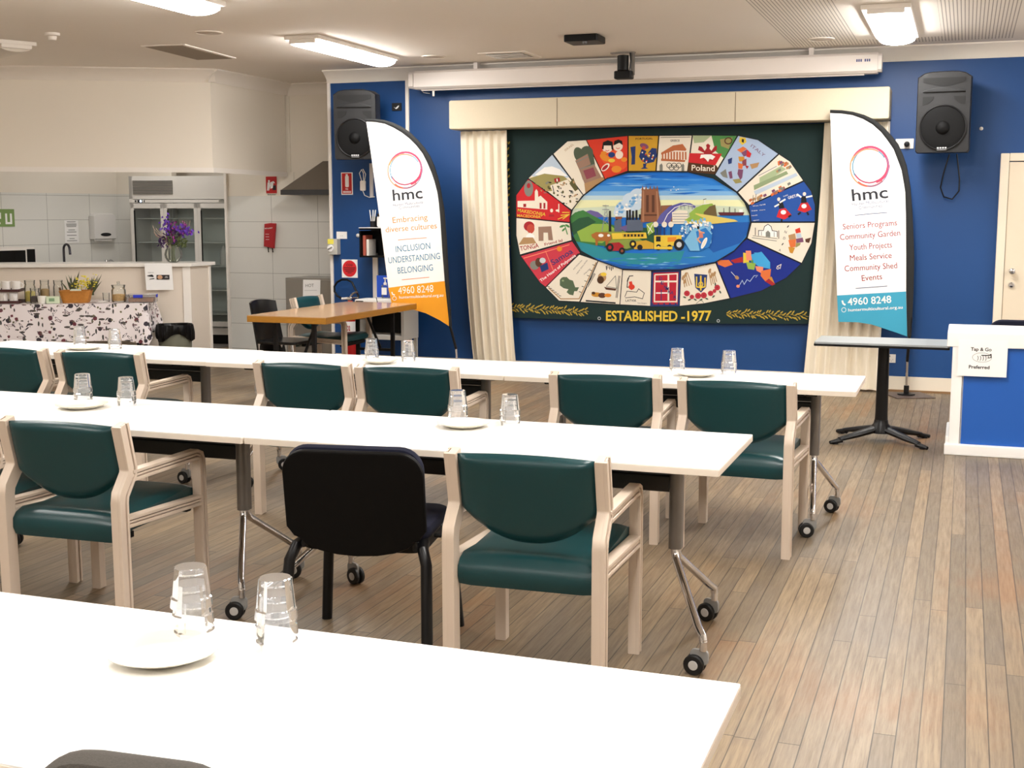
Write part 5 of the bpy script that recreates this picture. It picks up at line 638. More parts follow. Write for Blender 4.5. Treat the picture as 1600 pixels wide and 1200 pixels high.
TAP_LEAF=[('e','goldL',-1401,-715,22,6.5,49),('e','goldL',-1399,-764,24,6.5,-41),('l','goldL',4.8,(-1404,-743,-1373,-748)),('e','goldL',-1368,-728,23,6.5,59),('e','goldL',-1373,-773,22,6.5,-38),('l','goldL',4.8,(-1373,-755,-1343,-760)),('e','goldL',-1337,-724,23,6.5,44),('e','goldL',-1347,-769,22,6.5,-40),('l','goldL',4.8,(-1343,-742,-1313,-747)),('e','goldL',-1307,-719,23,6.5,35),('e','goldL',-1313,-757,23,6.5,-56),('l','goldL',4.8,(-1313,-736,-1283,-740)),('e','goldL',-1288,-730,23,6.5,35),('e','goldL',-1284,-783,18,6.5,-45),('l','goldL',4.8,(-1283,-752,-1252,-757)),('e','goldL',-1250,-731,18,6.5,58),('e','goldL',-1258,-772,22,6.5,-27),('l','goldL',4.8,(-1252,-757,-1222,-761)),('e','goldL',-1224,-713,22,6.5,45),('e','goldL',-1217,-758,25,6.5,-47),('l','goldL',4.8,(-1222,-741,-1192,-746)),('e','goldL',-1190,-728,24,6.5,38),('e','goldL',-1193,-768,21,6.5,-57),('l','goldL',4.8,(-1192,-743,-1162,-748)),('e','goldL',-1157,-739,19,6.5,39),('e','goldL',-1156,-780,21,6.5,-31),('l','goldL',4.8,(-1162,-760,-1132,-765)),('e','goldL',-1133,-726,21,6.5,25),('e','goldL',-1131,-784,20,6.5,-28),('l','goldL',4.8,(-1132,-756,-1102,-761)),('e','goldL',-1104,-714,21,6.5,25),('e','goldL',-1100,-761,22,6.5,-39),('l','goldL',4.8,(-1102,-742,-1072,-747)),('e','goldL',-1076,-731,20,6.5,43),('e','goldL',-1076,-784,24,6.5,-50),('l','goldL',4.8,(-1072,-752,-1043,-757)),('e','goldL',-1046,-735,25,6.4,29),('e','goldL',-1045,-783,20,6.5,-52),('l','goldL',4.8,(-1043,-766,-1013,-771)),('e','goldL',-1007,-731,21,6.4,51),('e','goldL',-1009,-778,21,6.4,-39),('l','goldL',4.8,(-1013,-755,-983,-759)),('e','goldL',-984,-724,18,6.4,57),('e','goldL',-983,-772,21,6.4,-52),('l','goldL',4.8,(-983,-746,-954,-751)),('e','goldL',-957,-733,25,6.4,29),('e','goldL',-954,-777,23,6.4,-43),('l','goldL',4.8,(-953,-762,-924,-766)),('e','goldL',-929,-739,24,6.4,34),('e','goldL',-921,-784,22,6.4,-36),('l','goldL',4.8,(-924,-769,-894,-773)),('e','goldL',-900,-734,21,6.4,26),('e','goldL',-890,-775,21,6.4,-58),('l','goldL',4.8,(-894,-753,-865,-758)),('e','goldL',-860,-726,23,6.4,54),('e','goldL',-863,-777,24,6.4,-29),('l','goldL',4.8,(-865,-753,-835,-757)),('e','goldL',-830,-751,19,6.4,46),('e','goldL',-834,-794,24,6.4,-25),('l','goldL',4.8,(-835,-770,-806,-775)),('e','goldL',-810,-751,21,6.4,37),('e','goldL',-804,-790,17,6.4,-52),('l','goldL',4.8,(-806,-769,-776,-773)),('e','goldL',-777,-733,19,6.4,55),('e','goldL',-775,-770,20,6.4,-59),('l','goldL',4.8,(-777,-754,-747,-758)),('e','goldL',-750,-745,18,6.4,27),('e','goldL',-752,-784,24,6.4,-58),('l','goldL',4.8,(-747,-761,-718,-766)),('e','goldL',-713,-755,22,6.4,27),('e','goldL',-715,-796,22,6.4,-35),('l','goldL',4.8,(-718,-777,-688,-781)),('e','goldL',-689,-745,22,6.4,36),('e','goldL',-692,-791,23,6.4,-38),('l','goldL',4.8,(-689,-767,-659,-772)),('e','goldL',-654,-735,20,6.4,38),('e','goldL',-654,-776,22,6.4,-43),('l','goldL',4.8,(-660,-757,-630,-761)),('e','goldL',695,-732,23,6.1,37),('e','goldL',694,-764,21,6.1,-36),('l','goldL',4.8,(691,-747,718,-751)),('e','goldL',714,-741,17,6.1,56),('e','goldL',718,-777,21,6.1,-43),('l','goldL',4.8,(718,-758,745,-761)),('e','goldL',746,-726,17,6.1,29),('e','goldL',744,-765,20,6.1,-38),('l','goldL',4.8,(745,-745,772,-748)),('e','goldL',770,-720,18,6.1,44),('e','goldL',769,-764,22,6.1,-44),('l','goldL',4.8,(772,-738,799,-741)),('e','goldL',797,-723,16,6.1,31),('e','goldL',803,-779,18,6.1,-28),('l','goldL',4.8,(800,-752,827,-756)),('e','goldL',828,-736,22,6.1,27),('e','goldL',828,-772,22,6.1,-59),('l','goldL',4.8,(827,-756,854,-759)),('e','goldL',854,-715,22,6.1,56),('e','goldL',850,-759,21,6.1,-34),('l','goldL',4.8,(853,-740,881,-744)),('e','goldL',879,-712,19,6.1,45),('e','goldL',878,-757,22,6.1,-51),('l','goldL',4.8,(880,-741,908,-744)),('e','goldL',903,-728,22,6.1,36),('e','goldL',912,-772,17,6.1,-55),('l','goldL',4.8,(908,-756,935,-760)),('e','goldL',934,-731,18,6.1,32),('e','goldL',932,-773,19,6.1,-27),('l','goldL',4.8,(935,-752,962,-755)),('e','goldL',963,-722,16,6.1,56),('e','goldL',960,-753,18,6.1,-30),('l','goldL',4.8,(961,-737,988,-741)),('e','goldL',984,-717,16,6.1,51),('e','goldL',988,-763,22,6.1,-43),('l','goldL',4.8,(988,-746,1015,-749)),('e','goldL',1010,-738,20,6.1,39),('e','goldL',1014,-777,18,6.1,-41),('l','goldL',4.8,(1015,-758,1042,-761)),('e','goldL',1046,-718,19,6.1,56),('e','goldL',1039,-770,21,6.1,-34),('l','goldL',4.8,(1042,-746,1069,-750)),('e','goldL',1068,-716,16,6.1,59),('e','goldL',1068,-760,16,6.1,-43),('l','goldL',4.8,(1068,-737,1095,-741)),('e','goldL',1094,-724,16,6.1,55),('e','goldL',1093,-779,21,6.1,-46),('l','goldL',4.8,(1095,-751,1122,-755)),('e','goldL',1120,-736,20,6.1,38),('e','goldL',1118,-782,20,6.1,-34),('l','goldL',4.8,(1122,-757,1149,-760)),('e','goldL',1145,-714,18,6.1,27),('e','goldL',1153,-759,18,6.1,-44),('l','goldL',4.8,(1148,-742,1175,-745)),('e','goldL',1174,-723,17,6.1,42),('e','goldL',1172,-768,17,6.1,-30),('l','goldL',4.8,(1175,-740,1201,-744)),('e','goldL',1198,-739,22,6,40),('e','goldL',1205,-782,16,6.1,-46),('l','goldL',4.8,(1202,-756,1228,-759)),('e','goldL',1231,-736,22,6,43),('e','goldL',1229,-783,16,6,-57),('l','goldL',4.8,(1228,-753,1255,-757)),('e','goldL',1251,-716,16,6,37),('e','goldL',1252,-764,22,6,-30),('l','goldL',4.8,(1254,-738,1281,-742)),('e','goldL',1276,-721,22,6,58),('e','goldL',1285,-770,19,6,-25),('l','goldL',4.8,(1281,-745,1307,-748)),('e','goldL',1311,-735,18,6,25),('e','goldL',1305,-777,22,6,-47),('l','goldL',4.8,(1308,-758,1334,-762)),('e','goldL',1335,-729,20,6,32),('e','goldL',1332,-771,16,6,-55),('l','goldL',4.8,(1334,-748,1360,-752)),('e','goldL',1356,-717,21,6,37),('e','goldL',1361,-762,18,6,-34),('l','goldL',4.8,(1359,-738,1386,-741)),('e','goldL',1385,-724,18,6,49),('e','goldL',1384,-770,22,6,-27),('l','goldL',4.8,(1386,-750,1412,-754)),('e','goldL',-1455,835,7.8,16,30),('e','goldL',-1432,825,7.8,16,-30),('e','goldL',-1457,768,7.8,16,30),('e','goldL',-1440,772,7.8,16,-30),('e','goldL',-1465,703,7.8,16,30),('e','goldL',-1441,705,7.8,16,-30),('e','goldL',-1455,632,7.8,16,30),('e','goldL',-1437,651,7.8,16,-30),('e','goldL',-1465,562,7.8,16,30),('e','goldL',-1437,573,7.8,16,-30),('e','goldL',-1457,511,7.8,16,30),('e','goldL',-1433,513,7.8,16,-30),('e','goldL',-1459,454,7.8,16,30),('e','goldL',-1431,439,7.8,16,-30),('e','goldL',-1461,400,7.8,16,30),('e','goldL',-1431,397,7.8,16,-30),('e','goldL',-1457,337,7.8,16,30),('e','goldL',-1435,335,7.8,16,-30),('e','goldL',-1465,281,7.8,16,30),('e','goldL',-1438,269,7.8,16,-30),('e','goldL',-1460,207,7.8,16,30),('e','goldL',-1436,216,7.8,16,-30),('e','goldL',-1458,136,7.8,16,30),('e','goldL',-1436,144,7.8,16,-30),('e','goldL',-1464,95,7.9,16,30),('e','goldL',-1439,83,7.8,16,-30),('e','goldL',-1464,23,7.9,16,30),('e','goldL',-1436,18,7.8,16,-30),('e','goldL',-1456,-44,7.9,16,30),('e','goldL',-1439,-38,7.9,16,-30),('e','goldL',-1460,-107,7.9,16,30),('e','goldL',-1437,-103,7.9,16,-30),('e','goldL',-1454,-173,7.9,17,30),('e','goldL',-1431,-158,7.9,16,-30),('e','goldL',-1457,-230,7.9,17,30),('e','goldL',-1438,-217,7.9,17,-30),('e','goldL',-1455,-279,7.9,17,30),('e','goldL',-1432,-289,7.9,17,-30),('e','goldL',-1455,-343,7.9,17,30),('e','goldL',-1441,-353,7.9,17,-30),('e','goldL',-1458,-424,7.9,17,30),('e','goldL',-1438,-423,7.9,17,-30),('e','goldL',-1460,-473,7.9,17,30),('e','goldL',-1440,-474,7.9,17,-30),('e','goldL',-1454,-539,7.9,17,30),('e','goldL',-1435,-534,7.9,17,-30),('e','goldL',-1453,-620,7.9,17,30),('e','goldL',-1439,-600,7.9,17,-30)]
TAP_TEXT=[('t','yellow','ESTABLISHED',-460,-842,684,15,-0.3,94,2),('t','yellow','-1977',260,-826,282,14,-3.5,92,2),('o','greyL',-526,-824,13,13,5.6),('o','greyL',604,-815,12,12,5.3)]
FL_OUT=(-741,1040,-569,1030,-400,980,-251,883,-143,771,-54,642,8.4,449,56,197,81,-114,98,-469,122,-886)
FL_IN=(-730,1013,-570,1001,-400,927,-252,819,-144,689,-55,496,-7.2,326,12,121,30,-174,53,-470,99,-887)
FL_SAIL=(-730,1013,-570,1001,-400,927,-252,819,-144,689,-55,496,-7.2,326,12,121,30,-174,53,-470,99,-887,-1.1,-830,-144,-768,-308,-730,-493,-686,-525,-535,-615,180,-686,715)
FL_ART=[('p','flagOrange',(-525,-538,-240,-499,53,-464,99,-887,-1.1,-830,-144,-768,-308,-730,-493,-686)),('l','peach',11,(-351,393,-370,394,-389,397,-408,403,-425,410,-442,420,-457,431,-471,444,-483,458,-493,474,-502,491,-508,509,-512,527,-514,546,-514,564,-512,583,-507,601,-500,619,-491,635,-480,651,-468,665,-454,678,-438,689,-421,698,-404,705,-385,710,-367,713,-347,714)),('l','coral',14,(-222,440,-228,434,-235,428,-242,423,-250,418,-258,414,-266,410,-274,406,-282,403,-291,400,-300,398,-308,396,-317,395,-326,394,-335,394,-344,394,-354,395,-362,396,-371,397,-380,399,-389,402,-397,405,-406,408,-414,412,-422,417,-429,421,-437,427,-444,432)),('l','rose',19,(-476,647,-466,661,-454,674,-441,686,-427,696,-411,705,-395,712,-377,718,-360,721,-342,723,-324,723,-306,721,-289,717,-272,711,-255,703,-240,694,-226,684,-213,671,-202,658,-192,644,-184,628,-178,612,-174,596,-171,579,-171,561,-172,544,-176,527,-181,511)),('l','rose',24,(-171,570,-171,563,-171,557,-172,550,-174,544,-175,537,-177,530,-179,524,-182,518,-185,512,-188,505,-191,499,-195,494,-199,488,-204,483,-208,477,-213,472,-218,467,-224,463,-229,458,-235,454,-241,450,-248,446,-254,443,-261,439,-268,436,-275,434,-282,431)),('l','roseD',12,(-268,445,-276,441,-284,437,-292,434,-300,432,-309,429,-318,428,-326,426,-335,426,-344,425,-353,426,-362,427,-371,428,-380,430,-388,432,-397,435,-405,438,-413,442,-421,446,-428,451,-436,456,-443,462,-449,468,-455,474,-461,481,-467,488,-472,495,-476,503)),('l','tealL',8.3,(-471,484,-479,500,-484,516,-488,533,-490,550,-490,568,-488,585,-483,602,-477,618,-469,634,-459,648,-447,661,-434,673,-420,683,-404,691,-388,698,-370,703,-353,706,-335,706,-317,705,-300,702,-283,697,-267,689,-252,681,-238,670,-225,658,-214,645,-204,630)),('l','greyB',7.1,(-189,633,-183,621,-177,608,-173,595,-170,582,-169,569,-168,556,-168,542,-170,529,-173,516,-176,503,-181,490,-187,478,-194,467,-202,456,-211,446,-220,436,-231,427,-242,420,-254,413,-266,407,-279,402,-292,398,-305,396,-319,394,-333,394,-346,394,-360,396)),('l','peach',10,(-497,605,-493,614,-488,623,-483,631,-477,640,-471,647,-464,655,-456,662,-448,668,-440,674,-431,680,-422,685,-412,689,-402,693,-392,696,-382,699,-372,701,-361,702,-351,703,-340,703,-329,703,-319,701,-308,700,-298,697,-288,694,-278,691,-269,686,-259,682)),('t','charcoal','hmc',-464,278,304,23,-8.8,106,1),('t','greyB','Hunter Multicultural',-462,224,307,29,-2.9,27,0),('t','greyB','Communities',-403,198,209,21,-3,27,0),('t','orangeT','Embracing',-470,70,357,31,-5,56,0),('t','orangeT','diverse cultures',-544,-17,524,41,-4.1,54,0),('l','peach',5.7,(-419,-88,-275,-75,-125,-65)),('t','blueT','INCLUSION',-441,-202,354,36,-5.9,60,0),('t','blueT','UNDERSTANDING',-518,-308,528,49,-5,60,0),('t','blueT','BELONGING',-423,-403,361,36,-5.3,60,0),('l','peach',5.7,(-384,-460,-239,-445,-102,-431)),('t','white','4960 8248',-422,-596,362,29,-4,69,0),('t','white','huntermulticultural.org.au',-413,-639,452,31,-1.2,28,1),('l','white',12,(-489,-577,-482,-598,-459,-606)),('o','white',-463,-637,20,18,4.7)]
FR_OUT=(-332,1033,-213,1026,-94,1003,26,950,138,858,236,734,303,590,345,399,371,181,401,-194,408,-518,405,-877)
FR_IN=(-331,1006,-212,998,-108,975,3.3,918,108,823,198,695,267,527,305,351,319,154,335,-195,347,-497,371,-879)
FR_SAIL=(-331,1006,-212,998,-108,975,3.3,918,108,823,198,695,267,527,305,351,319,154,335,-195,347,-497,371,-879,278,-849,198,-824,75,-786,-42,-770,-203,-772,-222,-543,-244,-202,-304,614)
FR_ART=[('p','flagTeal',(-222,-543,346,-497,371,-879,278,-849,198,-824,75,-786,-42,-770,-203,-772)),('l','peach',11,(6.6,387,-11,388,-28,391,-45,397,-61,404,-77,414,-91,425,-104,438,-116,453,-126,468,-135,485,-141,503,-146,521,-149,540,-149,559,-148,577,-145,595,-139,613,-132,630,-123,645,-112,659,-100,672,-87,683,-72,692,-56,699,-40,704,-23,707,-5.4,708)),('l','coral',15,(120,434,115,428,109,422,102,417,96,412,89,408,82,404,75,400,67,397,60,394,52,392,44,390,36,389,28,388,19,388,11,388,3,389,-5.2,390,-13,391,-21,393,-29,396,-37,399,-45,402,-53,406,-60,411,-67,415,-74,421,-81,426)),('l','rose',20,(-120,640,-112,654,-102,667,-90,679,-78,689,-64,698,-50,705,-34,711,-19,714,-2.4,716,14,716,30,714,46,710,62,704,77,696,91,687,105,677,117,665,128,651,137,637,145,621,152,605,156,589,159,572,161,554,160,537,158,520,154,504)),('l','rose',24,(161,563,161,556,161,549,160,543,159,536,158,529,157,523,155,517,153,510,151,504,148,498,145,492,142,486,139,481,135,475,131,470,127,465,122,460,118,455,113,451,107,446,102,442,97,439,91,435,85,432,79,429,73,426,67,424)),('l','roseD',12,(79,437,72,433,65,429,58,426,50,423,42,421,35,420,27,418,19,418,11,417,2.6,418,-5.5,419,-14,420,-22,422,-29,424,-37,427,-45,430,-52,434,-60,438,-67,443,-74,448,-80,454,-86,460,-92,466,-98,473,-103,480,-108,487,-113,495)),('l','tealL',8.6,(-107,478,-115,493,-121,510,-126,527,-128,544,-129,561,-128,579,-125,596,-120,612,-113,627,-104,642,-95,655,-83,667,-71,677,-57,685,-42,692,-27,697,-11,699,4.8,700,21,699,37,696,52,690,67,683,82,674,95,664,107,652,118,639,127,624)),('l','greyB',7.3,(140,627,147,615,152,602,156,590,159,577,162,563,163,550,163,536,162,523,161,510,158,497,154,485,149,472,143,461,137,450,129,440,121,430,112,421,102,414,92,407,81,401,70,396,58,392,46,390,34,388,21,388,8.9,389,-3.5,390)),('l','peach',10,(-137,599,-133,608,-130,617,-125,626,-120,634,-115,642,-109,649,-102,656,-95,663,-88,669,-80,674,-72,679,-64,684,-55,687,-46,691,-37,693,-28,695,-18,697,-8.5,697,1.1,697,11,697,20,696,30,694,39,692,49,689,58,685,67,681,75,676)),('t','charcoal','hmc',-122,265,293,26,-13,102,1),('t','greyB','Hunter Multicultural',-121,224,293,29,-3.6,27,0),('t','greyB','Communities',-67,194,193,19,-3.5,27,0),('l','greyB',5.9,(-97,143,29,156,167,167)),('t','crimson','Seniors Programs',-191,23,443,37,-5.6,50,0),('t','crimson','Community Garden',-212,-67,493,42,-5.4,51,0),('t','crimson','Youth Projects',-131,-154,349,28,-5.1,51,0),('t','crimson','Meals Service',-123,-244,342,29,-5.2,51,0),('t','crimson','Community Shed',-165,-335,432,34,-4.8,51,0),('t','crimson','Events',-18,-415,166,19,-6.5,51,0),('l','greyB',5.9,(-69,-479,53,-468,192,-454)),('t','white','4960 8248',-128,-626,359,31,-5.9,63,1),('t','white','huntermulticultural.org.au',-123,-679,448,36,-2.3,26,1),('l','white',14,(-177,-586,-168,-613,-149,-624)),('o','white',-161,-666,18,19,3.8)]
PAL = dict(black='101012', blueC='24509e', blueK='142a86', blueL='a9bcd8', blueP='b9c8d8', blueT='3f82ab', brown='8a5a40', brownD='5a3828', brownE='4e3018', brownL='a9795a', brownP='9a7a68', charcoal='2e2f36', coral='e0604f', cow='a9682f', cream='e9e0cf', crimson='9a2030', cyanB='3fa0d8', flagOrange='f0a023', flagTeal='3f9fbf', gold='c99a2a', goldD='c58a2e', goldL='b39a3a', grassY='8a9a45', green='3f7a3f', greenD='2a5538', greenG='4e5a48', greenG2='8fa07a', greenL='8fb04a', greenM='4e8a4a', greenP='a8b890', greenT='56684e', grey='8a8f98', greyB='5c6688', greyG='7f8078', greyL='c9cdd0', haze='c9d6c0', headB='6a5a38', ink='1c1d22', maroon='5a2430', maroonP='8a4450', navy='1c3a78', navyB='22366e', olive='9a9058', oliveD='5f5a34', orange='e08a2a', orangeB='d8703a', orangeR='e0562a', orangeT='d9883a', pale='e6e8b8', peach='e88a60', pinkD='c87a6a', pinkO='ee8a6a', plum='7a4a6a', purple='6a5f9a', red='c8252b', redC='b81f34', redD='a3232a', redO='d23a24', redS='c93a4a', roadP='5a5aa0', rose='d8405f', roseD='a83a58', roseR='b8303f', rust='8a4a30', sandY='d8c468', sea='2a78c4', seaD='1c58a8', seaL='7ab8e0', skin='d8a07a', skinR='c04a3a', skinW='efdccb', sky1='1a6fd0', sky2='2a7fd8', sky3='4a94de', sky4='7fb4e4', sky5='bcd4dc', skyD='1560bc', slate='5a6478', smoke='c6d8e8', smokeB='9cc0e0', smokeB2='6aa4d8', tan='b08a60', teal='2a8a9a', tealL='2a7a98', terra='b8683f', violet='6a5a8a', white='f2f0ec', yellow='e3c341', yellowD='c9a030')
PAL['grey'] = '8a8f98'
def cloth(c): return mat('cloth_'+c, PAL[c], .85)
def art(mb, items, y0, step=.00025):
    """flat artwork facing -y: polygons, strokes, ovals, rings and lettering, each a hair in front of the last"""
    y = y0
    for it in items:
        y -= step; mb.use(cloth(it[1])); k = it[0]
        if k == 'p': mb.face([mb.bm.verts.new((a, y, b)) for a, b in pairs(it[2])])
        elif k == 'e':
            cx, cz, rx, rz = [q/1000 for q in it[2:6]]; ro = R(it[6]) if len(it) > 6 else 0; n = 18 if rx*rz > .0006 else 10; c, s = math.cos(ro), math.sin(ro)
            mb.face([mb.bm.verts.new((cx+rx*math.cos(t)*c-rz*math.sin(t)*s, y, cz+rx*math.cos(t)*s+rz*math.sin(t)*c)) for t in [2*math.pi*i/n for i in range(n)]])
        elif k in 'lo':
            if k == 'l': P = pairs(it[3]); w = it[2]/2000
            else: P = [(it[2]/1000+it[4]/1000*math.cos(t), it[3]/1000+it[5]/1000*math.sin(t)) for t in [2*math.pi*i/28 for i in range(29)]]; w = it[6]/2000
            A = offset_line(P, w); B = offset_line(P, -w)
            va = [mb.bm.verts.new((p.x, y, p.y)) for p in A]; vb = [mb.bm.verts.new((p.x, y, p.y)) for p in B]
            for i in range(len(P)-1): mb.face([va[i], va[i+1], vb[i+1], vb[i]])
        elif k == 't':
            s, ax, az, xx, xz, ux, uz, bo = it[2:]
            mb.text(s, (ax/1000, y, az/1000), (xx/1000, 0, xz/1000), (ux/1000, 0, uz/1000), bo)
    return y
# the quilted banner
t = thing('quilt_banner', 'large dark green quilted banner with an oval town picture and country patches', 'banner', (-2.7, 11.47, 1.4))
TG = mat('dark_green_cloth', '0f2a2a', .8, bump=.2, bscale=90, var=.06, vscale=2)
b = MB(TG); b.prism(pairs(TAP_BACK), 0, .012, 'y'); b.build('backing', t, 0)
o = None
b = MB(); art(b, TAP_SCENE, -.001, .00004); b.build('oval_picture', t, 0, )
for d, c, poly, items in TAP_PATCH:
    b = MB(cloth(c)); P = pairs(poly); b.prism(P, -.0012, -.0004, 'y'); b.use(cloth('ink'))
    L1 = offset_line(P, .004, True); L2 = offset_line(P, -.004, True); v1 = [b.bm.verts.new((p.x, -.0016, p.y)) for p in L1]; v2 = [b.bm.verts.new((p.x, -.0016, p.y)) for p in L2]
    for i in range(len(P)): k = (i+1) % len(P); b.face([v1[i], v1[k], v2[k], v2[i]])
    art(b, items, -.0018, .00005); o = b.build('patch', t, 0); o['label'] = d
b = MB(); art(b, TAP_LEAF, -.001, .00003); b.build('leaf_embroidery', t, 0)['kind'] = 'stuff'
b = MB(); art(b, TAP_TEXT[:2], -.002, .0001); b.build('lettering', t, 0)
for q in TAP_TEXT[2:]: b = MB(); art(b, [q], -.002, .0001); b.build('eyelet', t, 0)
# feather flags
def feather(name, label, ox, Y, pre, foot, fabric):
    t = thing(name, label, 'flag', (ox, Y, 1.4), 0, 'white feather flags')
    sail = mat('white_flag_cloth', 'f6f5f3', .75, bump=.12, bscale=14)
    b = MB(sail); b.prism(pairs(globals()[pre+'_SAIL']), 0, .002, 'y'); b.build('sail', t, 0)
    I, O = pairs(globals()[pre+'_IN']), pairs(globals()[pre+'_OUT'])
    slv = MB(mat('black_sleeve_cloth', '1e1f20', .8, bump=.2, bscale=60))
    n = 24
    def samp(P, u):
        ln = [0]
        for q, r in zip(P, P[1:]): ln.append(ln[-1]+math.dist(q, r))
        d = u*ln[-1]
        for i in range(len(P)-1):
            if d <= ln[i+1]+1e-9: f = (d-ln[i])/max(1e-9, ln[i+1]-ln[i]); return (P[i][0]+(P[i+1][0]-P[i][0])*f, P[i][1]+(P[i+1][1]-P[i][1])*f)
    rings = []
    for i in range(n+1):
        a, c = samp(I, i/n), samp(O, i/n); ring = []
        for k in range(10):
            s_ = .5-.5*math.cos(2*math.pi*k/10); ring.append(slv.bm.verts.new((a[0]+(c[0]-a[0])*s_, .001+.014*math.sin(2*math.pi*k/10), a[1]+(c[1]-a[1])*s_)))
        rings.append(ring)
    for A, B in zip(rings, rings[1:]):
        for k in range(10): slv.face([A[k], A[(k+1) % 10], B[(k+1) % 10], B[k]])
    slv.face(rings[0]); slv.face(rings[-1][::-1]); slv.build('sleeve', t, 60)
    A_ = globals()[pre+'_ART']
    b = MB(); art(b, A_[:1], -.0005, .00006); b.build('coloured_foot', t, 0)
    b = MB(); art(b, A_[1:9], -.0006, .00006); b.build('ring_logo', t, 0)
    for nm_, it_ in (('name_lettering', A_[9:12]), ('slogan_lettering', A_[12:-4]), ('contact_lettering', A_[-4:])): b = MB(); art(b, it_, -.0012, .00006); b.build(nm_, t, 0)
    e = samp(I, 1.0); e2 = samp(O, .93); fx, fy, fz = foot[0]-ox, foot[1]-Y, -1.4
    b = MB(BLACKM); b.tube([(e2[0]-.01, .001, e2[1]), ((e[0]+e2[0])/2, .001, e[1]), (fx+(e[0]-fx)*.2, fy*.8, fz+.30)], .013, 10); b.use(CHROME).tube([(fx+(e[0]-fx)*.22, fy*.8, fz+.32), (fx, fy, fz+.05)], .011, 10); b.build('pole', t)
    return t, (fx, fy, fz)
fl, (fx, fy, fz) = feather('feather_flag', 'white feather flag with orange foot, Embracing diverse cultures, left of the curtain', -4.6, 10.85, 'FL', (-4.44, 10.9), 'orange')
b = MB(BLACKM)
for a in (20, 110): M_ = Matrix.Rotation(R(a), 3, 'Z'); b.box((fx, fy, fz+.012), (.7, .03, .014), .003, M_)
b.lathe([(.02, 0), (.02, .09)], 12, (fx, fy, fz+.01)); b.build('cross_base', fl)
fr_, (fx, fy, fz) = feather('feather_flag', 'white feather flag with teal foot listing Seniors Programs, before the right curtain', -.8, 11.2, 'FR', (-.42, 11.27), 'teal')
b = MB(mat('grey_steel_plate', '6f6058', .45, .5)); b.box((fx+.02, fy-.0, fz+.006), (.34, .34, .008), .002, Matrix.Rotation(R(24), 3, 'Z')); b.use(BLACKM).lathe([(.075, .01), (.075, .02), (.022, .025), (.022, .09)], 16, (fx, fy, fz+.0)); b.build('base_plate', fr_)

# ================================================================ pelmet, curtains, projection screen
HESS = mat('cream_hessian', 'd6cab2', .9, bump=.35, bscale=300, var=.06, vscale=60, stretch=(1, 1, 4))
t = thing('pelmet', 'cream fabric-covered pelmet box above the banner', 'pelmet', (-2.66, 11.40, 2.35))
b = MB(HESS); b.box((0, -.0, .135), (4.02, .27, .27), .018); o = b.build('box', t)
b = MB(mat('dark_seam', '6a5a44', .9))
for x in (-.93, .71): b.box((x, -.1355, .135), (.005, .002, .25))
b.build('seam', t)
CURT = mat('cream_curtain_cloth', 'efe5d2', .9, bump=.15, bscale=260)
def curtain(name, label, top, bot, z0, z1, nf, seed, belly=0.):
    rr = random.Random(seed); ph = [rr.uniform(0, 6.3) for _ in range(3)]
    b = MB(CURT); y = YW-.135
    def fn(u, v):
        zz = z0+(z1-z0)*v; xa = bot[0]+(top[0]-bot[0])*v**.8; xb = bot[1]+(top[1]-bot[1])*v**.8
        xa += belly*math.sin(math.pi*v)*.0; wv = u+.018*math.sin(u*9+ph[0])+.01*math.sin(3*v+u*20+ph[1])
        return (xa+(xb-xa)*wv+.01*math.sin(v*4+ph[2]), y+.03*math.sin(2*math.pi*nf*wv+.5*math.sin(2*math.pi*nf*wv))*(.75+.25*math.sin(u*15+ph[1]))*(.75+.3*(1-v)), zz)
    b.grid(fn, nf*16+1, 20); b.grid(lambda u, v: tuple(Vector(fn(u, v))+Vector((0, .004, 0))), nf*16+1, 20); o = b.build(name, None, 70); tag(o, label, 'curtain', 'cream curtains framing the banner'); return o
curtain('curtain', 'cream gathered curtain on the left of the banner', (-4.62, -4.13), (-4.50, -4.03), .135, 2.34, 6, 3)
curtain('curtain', 'cream gathered curtain on the right of the banner, behind the flag', (-1.20, -.66), (-1.29, -.655), .02, 2.34, 7, 5)
t = thing('projection_screen', 'long white housing of the rolled-up projection screen above the pelmet', 'projection screen', (-2.92, 11.33, 2.735))
SCR = mat('white_metal_housing', 'e4dcd6', .4)
b = MB(SCR); b.prism([(-.07, .02), (-.045, 0), (.055, 0), (.075, .02), (.075, .15), (.055, .17), (-.05, .17), (-.07, .15)], -2.11, 2.16, 'x', .004); b.build('housing', t)
for x in (-2.135, 2.172): MB(SCR).prism([(-.065, .03), (-.04, .01), (.05, .01), (.07, .03), (.07, .14), (.05, .16), (-.045, .16), (-.065, .14)], x-.03, x+.02, 'x', .004).build('end_cap', t)
b = MB(SCR); b.box((0, -.005, -.006), (4.1, .03, .014), .004); b.build('bottom_bar', t)
b = MB(WHITE); b.box((-1.93, -.0, -.035), (.02, .012, .06), .003); b.tube([(-2.05, -.03, .0), (-2.02, -.03, -.03), (-1.96, -.02, -.04)], .0015, 5); b.build('pull_tab', t)
b = MB(mat('blue_grey_print', '4a5280', .6)); b.text('SCREEN', (1.98, -.0712, .095), (.1, 0, 0), (0, 0, .02), 2) if False else [b.box((1.99+.017*k, -.0706, .105), (.012, .0012, .022)) for k in range(7) if k != 3]; b.build('maker_mark', t)
for x in (-1.5, 0.0, 1.6): MB(SCR).box((x, .03, .20), (.04, .06, .07)).build('ceiling_bracket', t)

